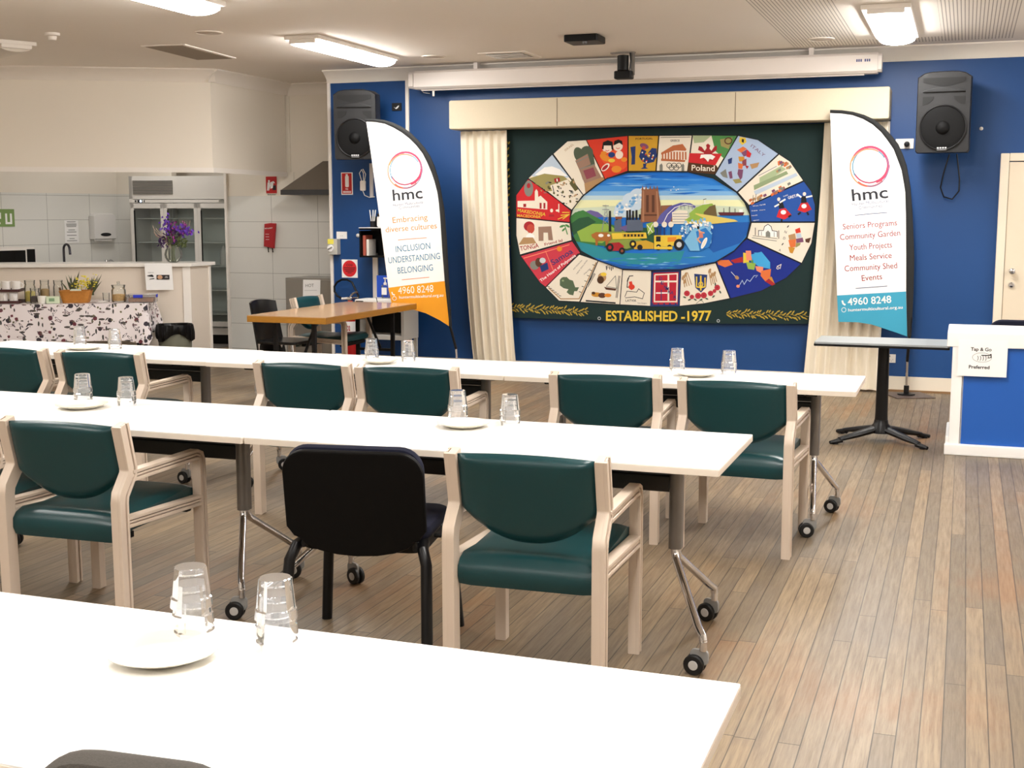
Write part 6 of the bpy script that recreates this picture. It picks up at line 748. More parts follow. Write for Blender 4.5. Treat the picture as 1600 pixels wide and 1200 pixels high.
# ================================================================ loudspeakers
SPKM = mat('charcoal_speaker_plastic', '19191b', .45, bump=.25, bscale=500)
CONE = mat('black_speaker_grille', '050506', .65, spec=.25, bump=.3, bscale=600)
DKH = mat('dark_recess', '070708', .6)
def speaker(label, loc, rz, tilt):
    t = thing('loudspeaker', label, 'speaker', loc, rz, 'wall-mounted black loudspeakers')
    Tm = Matrix.Rotation(R(tilt), 4, 'X'); W, H, D = .42, .655, .34
    b = MB(SPKM)
    pl_ = [(-W/2+.012, 0), (W/2-.012, 0), (W/2, .02), (W/2, H-.045), (W/2-.05, H-.012), (.10, H), (-.10, H), (-W/2+.05, H-.012), (-W/2, H-.045), (-W/2, .02)]
    n = len(pl_)
    rings = []
    for y, s in ((0, .965), (.02, 1.), (.17, 1.), (D, .72)):
        rings.append([b.bm.verts.new(Tm @ Vector((px*s, y, H/2+(pz-H/2)*(.98 if y == 0 else 1)*(1 if y < .3 else .93)))) for px, pz in pl_])
    for A, B in zip(rings, rings[1:]):
        for k in range(n): b.face([A[k], A[(k+1) % n], B[(k+1) % n], B[k]])
    b.face(rings[0]); b.face(rings[-1][::-1]); bmesh.ops.recalc_face_normals(b.bm, faces=b.bm.faces[:]); b.build('cabinet', t, 30)
    F = Tm @ Matrix.Translation((0, -.001, 0))
    b = MB(SPKM)   # moulded rim round the woofer and frame of the horn
    M_ = F @ Matrix.Translation((0, -.0, .205)) @ Matrix.Rotation(R(90), 4, 'X')
    b.lathe([(.172, .0), (.184, .0), (.186, .012), (.178, .018), (.172, .012)], 40, M=M_, cap0=False, cap1=False); b.build('woofer_rim', t, 50)
    b = MB(CONE); b.lathe([(.174, .004), (.170, .012), (.15, .016), (.1, .018), (.055, .020), (.052, .024), (.045, .036), (.025, .045), (.0005, .047)], 40, M=M_, cap0=True, cap1=False); o = b.build('woofer', t, 40)
    b = MB(SPKM); hz0, hz1 = .455, .61
    q0 = [(-.155, hz1), (.155, hz1), (.155, hz1-.075), (.075, hz0+.02), (-.075, hz0+.02), (-.155, hz1-.075)]
    b.use(DKH).prism([(-.165, .605), (.165, .605), (.165, .57), (.03, .535), (-.03, .535), (-.165, .57)], -.004, .0, 'y', .0, F)
    b.use(SPKM).prism([(-.165, .49), (.165, .49), (.155, .503), (.05, .53), (-.05, .53), (-.155, .503)], -.022, .0, 'y', .004, F)
    b.ribbon([(-.175, .475), (-.175, .612), (.175, .612), (.175, .475)], -.006, .006, -.012, 0, 'y') ; b.build('horn', t, 40)
    for s in (-1, 1):
        b = MB(DKH); b.prism([(s*.165, .455), (s*.075, .455), (s*.085, .425), (s*.125, .395), (s*.165, .385)][::s], -.003, 0, 'y', .0, F); b.build('port', t)
    b = MB(mat('silver_print', 'bdbdbf', .5))
    for k in range(4): b.box(F @ Vector((-.03+.02*k, -.02, .042)), (.014, .002, .012))
    b.box(F @ Vector((0, -.02, .026)), (.075, .002, .003)); b.build('maker_mark', t)
    b = MB(BLACKM); b.box((0, D+.045, .3), (.10, .12, .08)); b.box((0, D+.10, .30), (.16, .02, .24)); b.build('wall_bracket', t)
    b = MB(SPKM); b.box(Tm @ Vector((0, .14, H-.002)), (.14, .05, .02), .008); b.build('handle', t)
    return t
speaker('black loudspeaker on the blue wall above the door side, at right', (-.215, 11.07, 2.05), R(-2), 2)
speaker('black loudspeaker at left, partly behind the orange-footed flag', (-5.53, 11.02, 2.07), R(12), 3)
b = MB(BLACKM)
b.tube([(-.16, 11.50, 2.06), (-.20, 11.49, 1.9), (-.22, 11.5, 1.78), (-.19, 11.5, 1.70), (-.12, 11.5, 1.68), (-.07, 11.5, 1.75), (-.07, 11.5, 1.85), (-.10, 11.5, 2.06)], .006, 8)
o = b.build('speaker_cable', None); tag(o, 'black cable looped on the blue wall below the right speaker', 'cable')
t = thing('power_plate', 'white socket plate with black plug beside the right speaker', 'socket', (-.53, 11.54, 2.14))
b = MB(WHITE); b.box((.0, -.006, .015), (.15, .012, .085), .003); b.build('plate', t); b = MB(BLACKP); b.lathe([(.022, 0), (.024, .01), (.022, .04), (.012, .045)], 16, M=Matrix.Translation((.02, -.012, .01)) @ Matrix.Rotation(R(90), 4, 'X')); b.build('plug', t)
t = thing('wall_socket', 'white double power socket low on the blue wall behind the pedestal', 'socket', (-.567, 11.54, .29))
b = MB(WHITE); b.box((0, -.005, 0), (.072, .01, .075), .003); b.build('plate', t); b = MB(GREYP); b.box((-.015, -.011, .02), (.012, .003, .012)); [b.box((x, -.0105, z), (.003, .002, .01)) for x, z in ((-.012, -.01), (.012, -.01), (0, -.022))]; b.build('switch', t)
t = thing('wall_switch', 'small black wall plate with a white bird mark beside the left speaker', 'switch', (-5.33, 11.54, 2.60))
b = MB(INK); b.box((0, -.008, 0), (.1, .016, .075), .003); b.build('plate', t); b = MB(PAPER); b.prism([(-.03, .0), (-.01, -.012), (.02, .012), (.03, .01), (.015, -.012), (-.005, -.022)], -.0175, -.016, 'y'); b.build('mark', t)
b = MB(WHITE); b.lathe([(.016, 0), (.014, .012), (.004, .016)], 12, M=Matrix.Translation((.085, YW, 2.27)) @ Matrix.Rotation(R(90), 4, 'X')); o = b.build('wall_stud', None); tag(o, 'small white knob on the blue wall right of the speaker', 'knob')

# ================================================================ things on the ceiling
t = thing('ceiling_sensor', 'flat black box mounted on the ceiling before the screen', 'ceiling sensor', (-2.95, 9.98, ZC))
b = MB(BLACKP); b.prism(rrect(-.14, .14, -.13, .13, .02), -.055, 0, 'z', .008); b.build('box', t); b = MB(mat('grey_lens', '6a6a6e', .2)); b.ball((.03, -.10, -.06), .02); b.build('lens', t)
t = thing('ceiling_camera', 'black cylindrical device hanging from a ceiling bracket before the screen', 'camera', (-2.90, 11.05, ZC))
b = MB(mat('dull_steel', '8a8580', .4, .7)); b.box((.07, .02, -.10), (.035, .015, .2)); b.box((-.02, .02, -.006), (.22, .04, .012)); b.lathe([(.045, 0), (.045, .03)], 18, (-.01, 0, -.06)); b.build('bracket', t)
b = MB(BLACKP); b.lathe([(.05, -.16), (.05, -.035), (.04, -.03)], 20, (-.01, -.01, -.0)); b.build('body', t); b = MB(BLACKP); b.prism(rrect(-.085, .075, -.05, .06, .02), -.235, -.165, 'z', .01); b.build('head', t); b = MB(BLACKM); b.tube([(.05, 0, -.01), (.06, -.01, -.08), (.05, -.01, -.16)], .006, 6); b.build('lead', t)
GRL = mat('ceiling_speaker_grille', 'c3b8ac', .7, bump=.6, bscale=700)
for x, y, lab in ((-5.67, 8.78, 'round white ceiling speaker between the two left lights'), (-4.61, 10.78, 'round white ceiling speaker before the left end of the screen'), (-1.18, 10.78, 'round white ceiling speaker among the slots, right')):
    t = thing('ceiling_speaker', lab, 'ceiling speaker', (x, y, ZC), 0, 'round speakers in the ceiling'); b = MB(GRL); b.lathe([(.098, 0), (.097, -.006), (.0005, -.014)], 32, cap1=False); b.build('grille', t); b = MB(CEILW); b.lathe([(.11, 0), (.11, -.007), (.098, -.009), (.096, 0)], 32, cap0=False, cap1=False); b.build('rim', t)
t = thing('smoke_detector', 'small white smoke detector on the ceiling, upper left', 'smoke detector', (-6.86, 8.4, ZC))
b = MB(WHITE); b.lathe([(.06, 0), (.058, -.02), (.03, -.025)], 24); b.build('base', t); b = MB(WHITE); b.lathe([(.035, -.025), (.03, -.055), (.01, -.06)], 20); b.build('sensor_head', t)
t = thing('access_panel', 'grey open hatch in the ceiling, left of the lights', 'ceiling panel', (-6.5, 9.76, ZC), R(6))
b = MB(mat('taupe_panel', '8f8272', .7)); b.prism(rrect(-.175, .175, -.46, .46, .004, 1), -.012, -.004, 'z'); b.build('hatch', t); b = MB(WHITE)
for x in (-.19, .19): b.box((x, 0, -.004), (.03, .96, .008))
for y in (-.475, .475): b.box((0, y, -.004), (.35, .03, .008))
b.build('frame', t)
t = thing('air_vent', 'square slatted air vent in the ceiling before the screen', 'vent', (-3.92, 10.9, ZC))
b = MB(CEILW)
for r_ in (.20,):
    for x in (-r_, r_): b.box((x, 0, -.005), (.05, .45, .01), .003)
    for y in (-r_, r_): b.box((0, y, -.005), (.35, .05, .01), .003)
b.build('frame', t)
b = MB(mat('dark_duct', '3a342f', .8)); b.box((0, 0, -.001), (.35, .35, .002)); b.build('duct', t); b = MB(CEILW)
for k in range(5): b.box((0, -.13+.065*k, -.008), (.35, .03, .004), 0, Matrix.Rotation(R(35), 3, 'X'))
b.build('slats', t)
# ================================================================ servery counter (rotated with the bulkhead)
def K(s, o, z=0): q = KO+KD*s+KN*o; return (q.x, q.y, z)
KA = math.atan2(KD.y, KD.x)
t = thing('servery_counter', 'cream servery counter with white top under the bulkhead', 'counter', K(-.26, 0))
def kl(p): return (p[0]-t.location.x, p[1]-t.location.y)
cx, cy = kpt(-.26, 0)
far = kpt(-2.6, 0); far2 = kpt(-2.6, .38)
b = MB(mat('cream_panel', 'e0d4c6', .5)); b.prism([kl(q) for q in (far, (cx, cy), (cx, cy+.36), (cx-.15, cy+.36), far2)], 0, 1.03); b.build('panel', t)
STONE = mat('white_stone_top', 'ece8e2', .25, var=.05, vscale=9)
e0 = kpt(-2.6, -.05); e1 = (cx+.035, cy-.02)
b = MB(STONE); b.prism([kl(q) for q in (e0, kpt(-.235, -.05), (e1[0], cy-.01), (e1[0], cy+.41), (cx-.17, cy+.42), kpt(-2.6, .43))], 1.03, 1.066, 'z', .004); b.build('worktop', t)
b = MB(WHITE); 
for s_, w_ in ((-.305, .05),): b.prism([kl(kpt(s_-w_/2, -.012)), kl(kpt(s_+w_, -.012)), kl(kpt(s_+w_, 0)), kl(kpt(s_-w_/2, 0))], 0, 1.03)
b.box((.006, .345, .515), (.012, .03, 1.03)); b.build('corner_trim', t)
# buffet table with patterned tablecloth
g = G('food_print_oilcloth', .35, .4)
def blob(sc, seed, th, col, under, sx=1., sy=1.):
    n = g.N.new('ShaderNodeTexVoronoi'); n.inputs['Scale'].default_value = sc; g.put(g.vec(g.math('MULTIPLY', g.math('ADD', g.x, seed), sx), g.math('MULTIPLY', g.y, sx), g.math('MULTIPLY', g.math('ADD', g.z, seed*.7), sy)), n.inputs['Vector'])
    d = g.math('ADD', n.outputs['Distance'], g.math('MULTIPLY', g.noise(g.obj, 70, 2), .12)); return g.mix(g.math('LESS_THAN', d, th), under, col), d
c, d0 = blob(8.5, 1.3, .27, lin('2c2430'), lin('ece4e6'))
c, d1 = blob(10, 4.7, .27, lin('6a2f3c'), c); c, d2 = blob(11, 9.1, .27, lin('3a3a3a'), c, 2.2, .8); c, d2 = blob(10, 3.3, .27, lin('4a4440'), c, .7, 2.); c, d3 = blob(17, 6.6, .23, lin('6f6a52'), c)
xz = g.math('ADD', g.x, g.math('MULTIPLY', g.z, .9)); zx = g.math('SUBTRACT', g.z, g.math('MULTIPLY', g.x, .9))
for sc_, a_, b_, th_, cc_ in ((9, xz, zx, .20, '35303a'), (8, zx, xz, .21, '4d4650'), (10, xz, g.z, .18, '6a4a4e')):
    n = g.N.new('ShaderNodeTexVoronoi'); n.inputs['Scale'].default_value = sc_; g.put(g.vec(g.math('MULTIPLY', a_, .55), g.math('MULTIPLY', g.y, .5), g.math('MULTIPLY', b_, 2.0)), n.inputs['Vector'])
    dd = g.math('ADD', n.outputs['Distance'], g.math('MULTIPLY', g.noise(g.obj, 40, 2), .1)); ring = g.math('MULTIPLY', g.math('LESS_THAN', dd, th_+.06), g.math('GREATER_THAN', dd, th_))
    c = g.mix(ring, c, lin(cc_))
g.col(c)
CL = g.m
bt = thing('buffet_table', 'dark-legged table under the patterned tablecloth', 'table', K(-1.315, -.36), KA)
b = MB(BLACKM); b.box((0, 0, .69), (1.43, .56, .025)); b.build('tabletop', bt)
for x in (-.62, .62):
    for y in (-.22, .22): MB(BLACKM).box((x, y, .34), (.04, .04, .68)).build('leg', bt)
b = MB(CL); hx, hy = .715, .30
def clf(u, v):   # skirt: u round the edge, v down
    per = [(-hx, hy), (-hx, -hy), (hx, -hy), (hx, hy)]; seg = [2*hy, 2*hx, 2*hy]; d = u*sum(seg); i = 0
    while i < 2 and d > seg[i]: d -= seg[i]; i += 1
    f = d/seg[i]; x = per[i][0]+(per[i+1][0]-per[i][0])*f; y = per[i][1]+(per[i+1][1]-per[i][1])*f
    drop = .355
    if i == 2: drop = .36-.12*f-.02*math.sin(f*20)
    out = .012*math.sin(u*60)*v+.02*v
    if i == 1: y -= out*.6; 
    elif i == 2: x += out+ .03*v*f+.02*v*math.sin(f*14)
    else: x -= out
    if i == 1 and f > .85: drop += .05*(f-.85)/.15; x += .03*v*(f-.85)/.15
    return (x, y, .7085-.004*0-drop*v)
b.grid(clf, 90, 9); vs = [(-hx, -hy, .7085), (hx, -hy, .7085), (hx, hy, .7085), (-hx, hy, .7085)]; b.add(vs, [(0, 1, 2, 3)])
o = b.build('tablecloth', None, 60, K(-1.315, -.36)); o.rotation_euler = (0, 0, KA); tag(o, 'white tablecloth printed with food drawings on the buffet table', 'tablecloth')
BUF = bt
def buf(x, y, z=.7095): v = Vector((x, y)); c, s_ = math.cos(KA), math.sin(KA); q = K(-1.33, -.36); return (q[0]+x*c-y*s_, q[1]+x*s_+y*c, z)
# mugs in two tiers on dark trays
MUGC = mat('white_mug_glaze', 'f0ece8', .2)
TRAY = mat('dark_wood_tray', '3f1c1a', .4)
for i, (z, lab) in enumerate(((.7095, 'dark tray under the lower row of mugs'), (.818, 'dark tray carrying the upper row of mugs'))):
    t = thing('tray', lab, 'tray', buf(-.67, -.06, z), KA, 'mug trays'); b = MB(TRAY); b.prism(rrect(-.21, .21, -.13, .13, .02), 0, .012, 'z', .003); b.build('base', t); b = MB(TRAY); b.ribbon(rrect(-.205, .205, -.125, .125, .02)+[rrect(-.205, .205, -.125, .125, .02)[0]], -.004, .004, .01, .026, 'z'); b.build('rim', t)
MUG = None
def mug(x, y, z, rz, lab):
    global MUG
    if MUG is None:
        t = thing('mug', lab, 'mug', buf(x, y, z), KA+rz, 'white mugs on the trays')
        b = MB(MUGC); b.lathe([(.036, 0), (.040, .004), (.041, .085), (.0385, .085), (.0375, .01), (.001, .008)], 22, cap1=False); b.build('cup', t)
        b = MB(MUGC); b.tube([(.039, 0, .068), (.058, 0, .066), (.066, 0, .045), (.058, 0, .024), (.039, 0, .02)], .0055, 8); b.build('handle', t); MUG = t
    else: dup(MUG, buf(x, y, z), KA+rz, lab)
for i, x in enumerate((-.80, -.71, -.62, -.53)): mug(x, -.115, .7235, R(-75), '%s mug from the left in the lower tray, front' % ['first', 'second', 'third', 'fourth'][i])
for i, x in enumerate((-.78, -.69, -.60, -.51)): mug(x, -.08, .832, R(0 if i == 3 else 100), '%s mug from the left on the upper tray' % ['first', 'second', 'third', 'fourth'][i])
# jars
JAR = glassmat('jar_glass', (.96, .97, .95), .25, .06)
def jar(name, lab, x, y, r, h, fill, fc, lid=None, cat='jar'):
    t = thing(name, lab, cat, buf(x, y), KA, 'jars on the buffet table')
    b = MB(JAR); b.lathe([(r*.92, 0), (r, .008), (r, h*.72), (r*.9, h*.82), (r*.86, h*.86), (r*.93, h*.9), (r*.93, h), (r*.88, h)], 22, cap1=False); b.build('body', t)
    if fill: b = MB(fc); b.lathe([(r*.9, .012), (r*.9, fill*.9), (r*.5, fill), (.001, fill*.97)], 16, cap1=False); b.build('contents', t)
    if lid: b = MB(lid); b.lathe([(r*.96, h), (r*.97, h+.014), (.001, h+.016)], 20); b.build('lid', t)
    return t
TEA, COF, SUG = mat('yellow_packets', 'd6c25a', .7), mat('coffee_powder', '3a2416', .9), mat('white_sugar', 'e9e6dd', .9)
jar('glass_jar', 'tall glass jar with yellow packets, beside the mugs', -.395, -.03, .052, .20, .11, TEA, JAR)
jar('glass_jar', 'squat glass jar of dark coffee in front of the tall jars', -.325, -.15, .045, .13, .07, COF, JAR)
jar('glass_jar', 'tall glass jar with tan contents, middle of the jars', -.265, .0, .045, .20, .13, mat('tan_tea', 'a88a58', .9), JAR)
jar('glass_jar', 'empty glass jar next to the bread basket', -.15, .05, .046, .195, 0, None, JAR)
t = thing('sachet_box', 'white sugar bowl in front of the jars', 'bowl', buf(-.25, -.205), KA); b = MB(SUG); b.lathe([(.035, 0), (.042, .07), (.038, .07), (.034, .06), (.001, .058)], 18, cap1=False); b.build('bowl', t)
t = thing('tea_box', 'pale green tea box in front of the jars', 'box', buf(-.15, -.195), KA+R(6)); b = MB(mat('pale_green_card', 'cfdcc0', .7)); b.box((0, 0, .033), (.12, .06, .066), .003); b.build('carton', t); b = MB(mat('green_print', '7fa07a', .7)); b.box((-.01, -.0306, .035), (.05, .001, .03)); b.build('label_print', t)
# bread basket with flowers
WICK = mat('wicker', 'b97a32', .6, bump=.5, bscale=150, var=.2, vscale=40)
t = thing('wicker_basket', 'wicker basket of bread rolls on the buffet table', 'basket', buf(.045, -.10), KA)
b = MB(WICK)
def bkf(u, v):
    a = 2*math.pi*u; s = 1+.25*v; x = .115*s*max(-1, min(1, 1.25*math.cos(a))); y = .08*s*max(-1, min(1, 1.25*math.sin(a))); w_ = .003*math.sin(u*2*math.pi*26)*(1 if int(v*8) % 2 else -1)
    return (x*(1+w_*6), y*(1+w_*6), .11*v)
b.grid(bkf, 104, 9, True); b.prism(rrect(-.11, .11, -.075, .075, .02), 0, .006); b.build('basket_body', t, 60)
b = MB(WICK); b.tube([(.14*max(-1, min(1, 1.25*math.cos(a))), .1*max(-1, min(1, 1.25*math.sin(a))), .112) for a in [2*math.pi*i/40 for i in range(40)]], .006, 6, closed=True); b.build('rim', t)
for s in (-1, 1): MB(mat('dark_wicker', '5a3a20', .6)).tube([(s*.142, -.03, .11), (s*.15, -.02, .14), (s*.15, .02, .14), (s*.142, .03, .11)], .006, 6).build('handle', t)
BREAD = mat('bread_crust', 'b88a50', .8, var=.25, vscale=30)
for i, (x, y, z, r) in enumerate(((-.07, -.01, .075, .042), (.075, -.005, .075, .046), (.005, .03, .065, .036))):
    b = MB(BREAD); b.ball((0, 0, 0), r, (1.25, 1, .8)); o = b.build('bread_roll', None, 60, buf(.045+x, -.10+y, .7095+z)); tag(o, 'brown bread roll %s of the wicker basket' % ['at the left end', 'at the right end', 'in the middle'][i], 'bread', 'bread rolls in the basket')
o = MB(mat('pale_green_wrap', 'cdd8c8', .6)).box((0, 0, 0), (.1, .05, .05), .012).build('snack_packet', None, 35, buf(.05, -.14, .815)); o.rotation_euler = (0, 0, KA); tag(o, 'pale wrapped packet in the middle of the wicker basket', 'packet')
LEAFD = mat('dark_green_leaf', '4a5236', .6, var=.25, vscale=20); YEL = mat('yellow_petals', 'e6d64a', .6, var=.12, vscale=30)
t = thing('flower_bunch', 'bunch of yellow flowers and spiky leaves behind the wicker basket', 'flowers', buf(.065, .04), KA)
def blade(b, p, q, w):
    p, q = Vector(p), Vector(q); d = (q-p); s_ = d.cross(Vector((.1, -1, .2))).normalized()*w; mid = p+d*.5+Vector((0, 0, .01)); f = d.cross(s_).normalized()*w*.25
    vs = [b.bm.verts.new(v) for v in (p-s_*.5, p+s_*.5, mid+s_, q, mid-s_, mid+f)]
    for a_ in ((0, 5, 4), (4, 5, 3), (3, 5, 2), (2, 5, 1), (1, 5, 0)): b.face([vs[i] for i in a_])
rr = random.Random(4)
b = MB(LEAFD)
for i in range(13): x = -.10+.018*(i % 4); blade(b, (x, rr.uniform(-.02, .02), .06), (x-.07+.02*i*.5+rr.uniform(-.03, .04), rr.uniform(-.04, .03), .20+rr.uniform(0, .07)), .008)
for i in range(13): x = .07+.015*(i % 4); blade(b, (x, rr.uniform(-.02, .02), .06), (x+rr.uniform(-.03, .11), rr.uniform(-.04, .03), .20+rr.uniform(0, .07)), .008)
blade(b, (-.07, 0, .08), (-.005, 0, .30), .012); b.build('leaves', t, 0)
b = MB(mat('green_stem', '7a8a4a', .6))
for i in range(5): b.tube([(rr.uniform(-.02, .02), 0, 0), (rr.uniform(-.04, .06), 0, .15)], .003, 5)
b.build('stems', t)
b = MB(YEL)
for i in range(75): b.ball((.005+rr.gauss(.02, .05), rr.gauss(-.02, .02), .17+rr.gauss(.02, .03)), rr.uniform(.006, .012), (1, 1, .7), 6, 4)
b.build('blossoms', t)['kind'] = 'stuff'
# napkins, biscuit jar, lunch box
t = thing('napkin_pile', 'white napkins folded on the tablecloth beside the basket', 'napkin', buf(.27, -.19), KA+R(8))
b = MB(PAPER); b.grid(lambda u, v: ((u-.5)*.15, (v-.5)*.10, .012+.006*math.sin(u*7+v*3)), 12, 8); bmesh.ops.solidify(b.bm, geom=b.bm.faces[:], thickness=.012); b.build('napkins', t)
t = thing('water_glass', 'small clear glass between napkins and biscuit jar', 'glass', buf(.32, -.08), KA); b = MB(JAR); b.lathe([(.03, 0), (.034, .09)], 18, cap1=False); b.build('tumbler_body', t)
t = jar('biscuit_jar', 'large glass biscuit jar beside the plastic lunch box', .435, -.06, .068, .155, .075, mat('biscuit_fill', 'c9a060', .8, var=.4, vscale=60)); t['group'] = 'jars on the buffet table'
b = MB(JAR); b.lathe([(.069, .156), (.066, .164), (.02, .17), (.009, .178), (.016, .188), (.012, .197), (.001, .2)], 22, cap1=False); b.build('lid', t)
BISC = mat('golden_biscuit', 'd3aa62', .8, var=.15, vscale=80)
t = thing('lunch_box', 'clear plastic box with blue clips at the table end', 'box', buf(.665, -.14), KA-R(3))
CLP = glassmat('clear_plastic', (.93, .93, .95), .3, .14)
b = MB(CLP); b.prism(rrect(-.135, .135, -.085, .085, .02), 0, .062, 'z', .006); b.build('tub', t); b = MB(CLP); b.prism(rrect(-.14, .14, -.09, .09, .02), .063, .078, 'z', .004); b.build('lid', t)
b = MB(mat('brown_crackers', 'a9744a', .8, var=.3, vscale=60)); b.prism(rrect(-.12, .12, -.07, .07, .02), .004, .046, 'z', .01); b.build('crackers', t)
CB = mat('blue_clip', '2333b8', .4)
for x, y, dx, dy in ((-.02, -.092, .09, .012), (.143, 0, .012, .05)): MB(CB).box((x, y, .062), (dx, dy, .03), .004).build('clip', t)
# bin
t = thing('rubbish_bin', 'grey bin with black liner between tablecloth and servery corner', 'bin', K(-.37, -.47))
b = MB(mat('grey_green_plastic', '6f7062', .5)); b.lathe([(.135, 0), (.14, .01), (.168, .46), (.165, .46), (.137, .012), (.001, .012)], 32, cap1=False); b.build('bucket', t)
LIN = mat('black_bin_liner', '060607', .3, spec=.3, bump=.9, bscale=60)
b = MB(LIN); rr = random.Random(2)
def lf(u, v):
    a = 2*math.pi*u; w = .009*math.sin(a*13+2)*v+.006*math.sin(a*29)*v
    if v < .3: r = .15+.022*v/.3; z = .44+.055*v/.3
    else: r = .172+.008*math.sin((v-.3)*4); z = .495-(v-.3)/.7*(.13+.04*math.sin(a*3+1))
    return ((r+w)*math.cos(a), (r+w)*math.sin(a), z)
b.grid(lf, 90, 10, True); b.build('liner', t, 60)
# paper on the counter
t = thing('paper_notice', 'white printed page hanging from the servery worktop', 'notice', K(-.56, -.058, .80), KA)
b = MB(PAPER); b.grid(lambda u, v: ((u-.5)*.265+.01*(1-v), -.006-.008*math.sin(v*3)*(1-v), .264*v-.0), 2, 6); b.build('sheet', t)
b = MB(INK); b.text('PLEASE TAKE', (-.10, -.016, .172), (.055, 0, 0), (0, 0, .007)); b.build('lettering', t); b = MB(INK); b.prism([(-.11, .145), (-.06, .155), (-.045, .14), (-.05, .13), (-.10, .138)], -.0165, -.0155, 'y'); b.prism([(-.09, .105), (-.04, .112), (-.042, .12), (-.085, .112)], -.0165, -.0155, 'y'); b.build('drawing', t)
b = MB(mat('dark_print', '2a2226', .6)); b.box((.045, -.0158, .128), (.125, .0008, .046)); b.use(mat('tan_print', 'c89a78', .6)); b.prism([(.015+.025*math.cos(a), .128+.021*math.sin(a)) for a in [2*math.pi*i/16 for i in range(16)]], -.0166, -.016, 'y'); b.use(GREYP).prism([(.06, .12), (.095, .12), (.09, .135), (.07, .14)], -.0166, -.016, 'y'); b.build('picture_print', t)
# vase
t = thing('glass_vase', 'round glass bowl vase standing on the servery worktop', 'vase', K(-.43, .12, 1.0665), KA)
b = MB(glassmat('vase_glass', (.93, .95, .88), .25, .08)); b.lathe([(.035, 0), (.06, .012), (.085, .05), (.09, .085), (.08, .125), (.055, .16), (.05, .17)], 28, cap1=False); b.build('bowl', t, 60)
f = thing('flower_arrangement', 'purple and magenta flower arrangement standing in the glass vase', 'flowers', K(-.43, .12, 1.075), KA)
b = MB(mat('arrangement_green', '4f5a30', .6, var=.3, vscale=30)); rr = random.Random(8)
for i in range(16): b.tube([(rr.uniform(-.02, .02), rr.uniform(-.02, .02), .0), (rr.uniform(-.02, .02), 0, .14), (rr.uniform(-.12, .13), rr.uniform(-.05, .05), .26+rr.uniform(0, .12))], .003, 5)
b.build('stems', f)
b = MB(MATS['arrangement_green'])
for i in range(60):
    a = rr.uniform(0, 6.28); r_ = rr.uniform(.0, .10); p = Vector((r_*math.cos(a)+.02, r_*.5*math.sin(a), .13+rr.uniform(0, .09))); blade(b, p, p+Vector((rr.uniform(-.05, .07), rr.uniform(-.04, .03), rr.uniform(.0, .06))), .010)
b.build('leaves', f, 0)['kind'] = 'stuff'
VIO = [mat('violet_petals', '5a2aa0', .6), mat('magenta_petals', '8a2a80', .6), mat('deep_plum_petals', '3a1a50', .6), mat('bright_violet_petals', '6f3fc0', .6)]
for nm, cx_, cz_, sx, sz, ms, n in (('violet_blossoms', -.055, .37, .03, .04, (0, 3), 34), ('magenta_blossoms', -.0, .29, .03, .05, (1, 2), 44), ('plum_blossoms', -.10, .22, .035, .03, (2,), 30), ('purple_blossoms', .09, .31, .05, .035, (1, 0, 3), 70), ('right_blossoms', .145, .285, .035, .015, (0, 3), 26)):
    b = MB()
    for i in range(n):
        b.use(VIO[ms[i % len(ms)]]); p = Vector((cx_+rr.gauss(0, sx), rr.gauss(-.01, .03), cz_+rr.gauss(0, sz)))
        for k in range(3): blade(b, p, p+Vector((rr.uniform(-.02, .02), rr.uniform(-.02, .01), rr.uniform(-.015, .02))), .009)
    b.build(nm, f, 0)['kind'] = 'stuff'
b = MB(mat('pale_twig', 'b9a595', .7))
for i in range(12):
    a = rr.uniform(-.14, -.02); P = [(-.02, 0, .13), (a*.6, rr.uniform(-.03, .03), .2), (a+rr.uniform(-.06, .02), rr.uniform(-.03, .03), .24+rr.uniform(0, .10)), (a-.03+rr.uniform(-.06, .03), 0, .25+rr.uniform(0, .12))]; b.tube(P, .0028, 4)
for i in range(9):
    x = rr.uniform(.06, .17); b.tube([(.03, 0, .18), (x*.7, 0, .28), (x, 0, .33+rr.uniform(0, .09)), (x+rr.uniform(-.02, .03), 0, .36+rr.uniform(0, .08))], .0016, 4)
b.build('twigs', f)['kind'] = 'stuff'

# ================================================================ kitchen things behind the servery
FRW = mat('white_fridge_enamel', 'dcd8d2', .4)
fd = Vector((.98, .19)).normalized(); FA = math.atan2(fd.y, fd.x)
t = thing('display_fridge', 'white three-door glass display fridge in the alcove', 'fridge', (-8.26, 13.0, 0), FA)
b = MB(FRW); x0, x1 = -1.186, .12
for x in (x0+.02, x1-.02): b.box((x, .30, 1.06), (.04, .60, 1.88))
b.box(((x0+x1)/2, .585, 1.06), (x1-x0, .03, 1.88)); b.box(((x0+x1)/2, .30, 1.865), (x1-x0, .6, .27)); b.box(((x0+x1)/2, .30, .16), (x1-x0, .6, .08)); b.use(BLACKP).box(((x0+x1)/2, .32, .06), (x1-x0-.04, .5, .12)); b.build('cabinet', t)
b = MB(FRW); b.box(((x0+x1)/2, -.008, 1.705), (x1-x0, .016, .035), .003); b.build('header_rail', t)
b = MB(mat('dark_louvre', '6f6c68', .5)); 
for k in range(9): b.box((-.885, -.004, 1.795+.0185*k), (.50, .012, .010))
b.build('grille', t)
b = MB(INK); b.box((-1.045, -.018, 1.705), (.06, .006, .03)); b.box((-1.10, -.018, 1.705), (.02, .004, .02)); b.box((-.99, -.018, 1.705), (.012, .004, .025)); b.build('control_panel', t)
b = MB(mat('lit_display', 'd8e8ff', .4, emit=4)); b.lathe([(.012, 0), (.0005, .002)], 14, M=Matrix.Translation((-1.035, -.021, 1.706)) @ Matrix.Rotation(R(90), 4, 'X'), cap1=False); b.build('display', t)
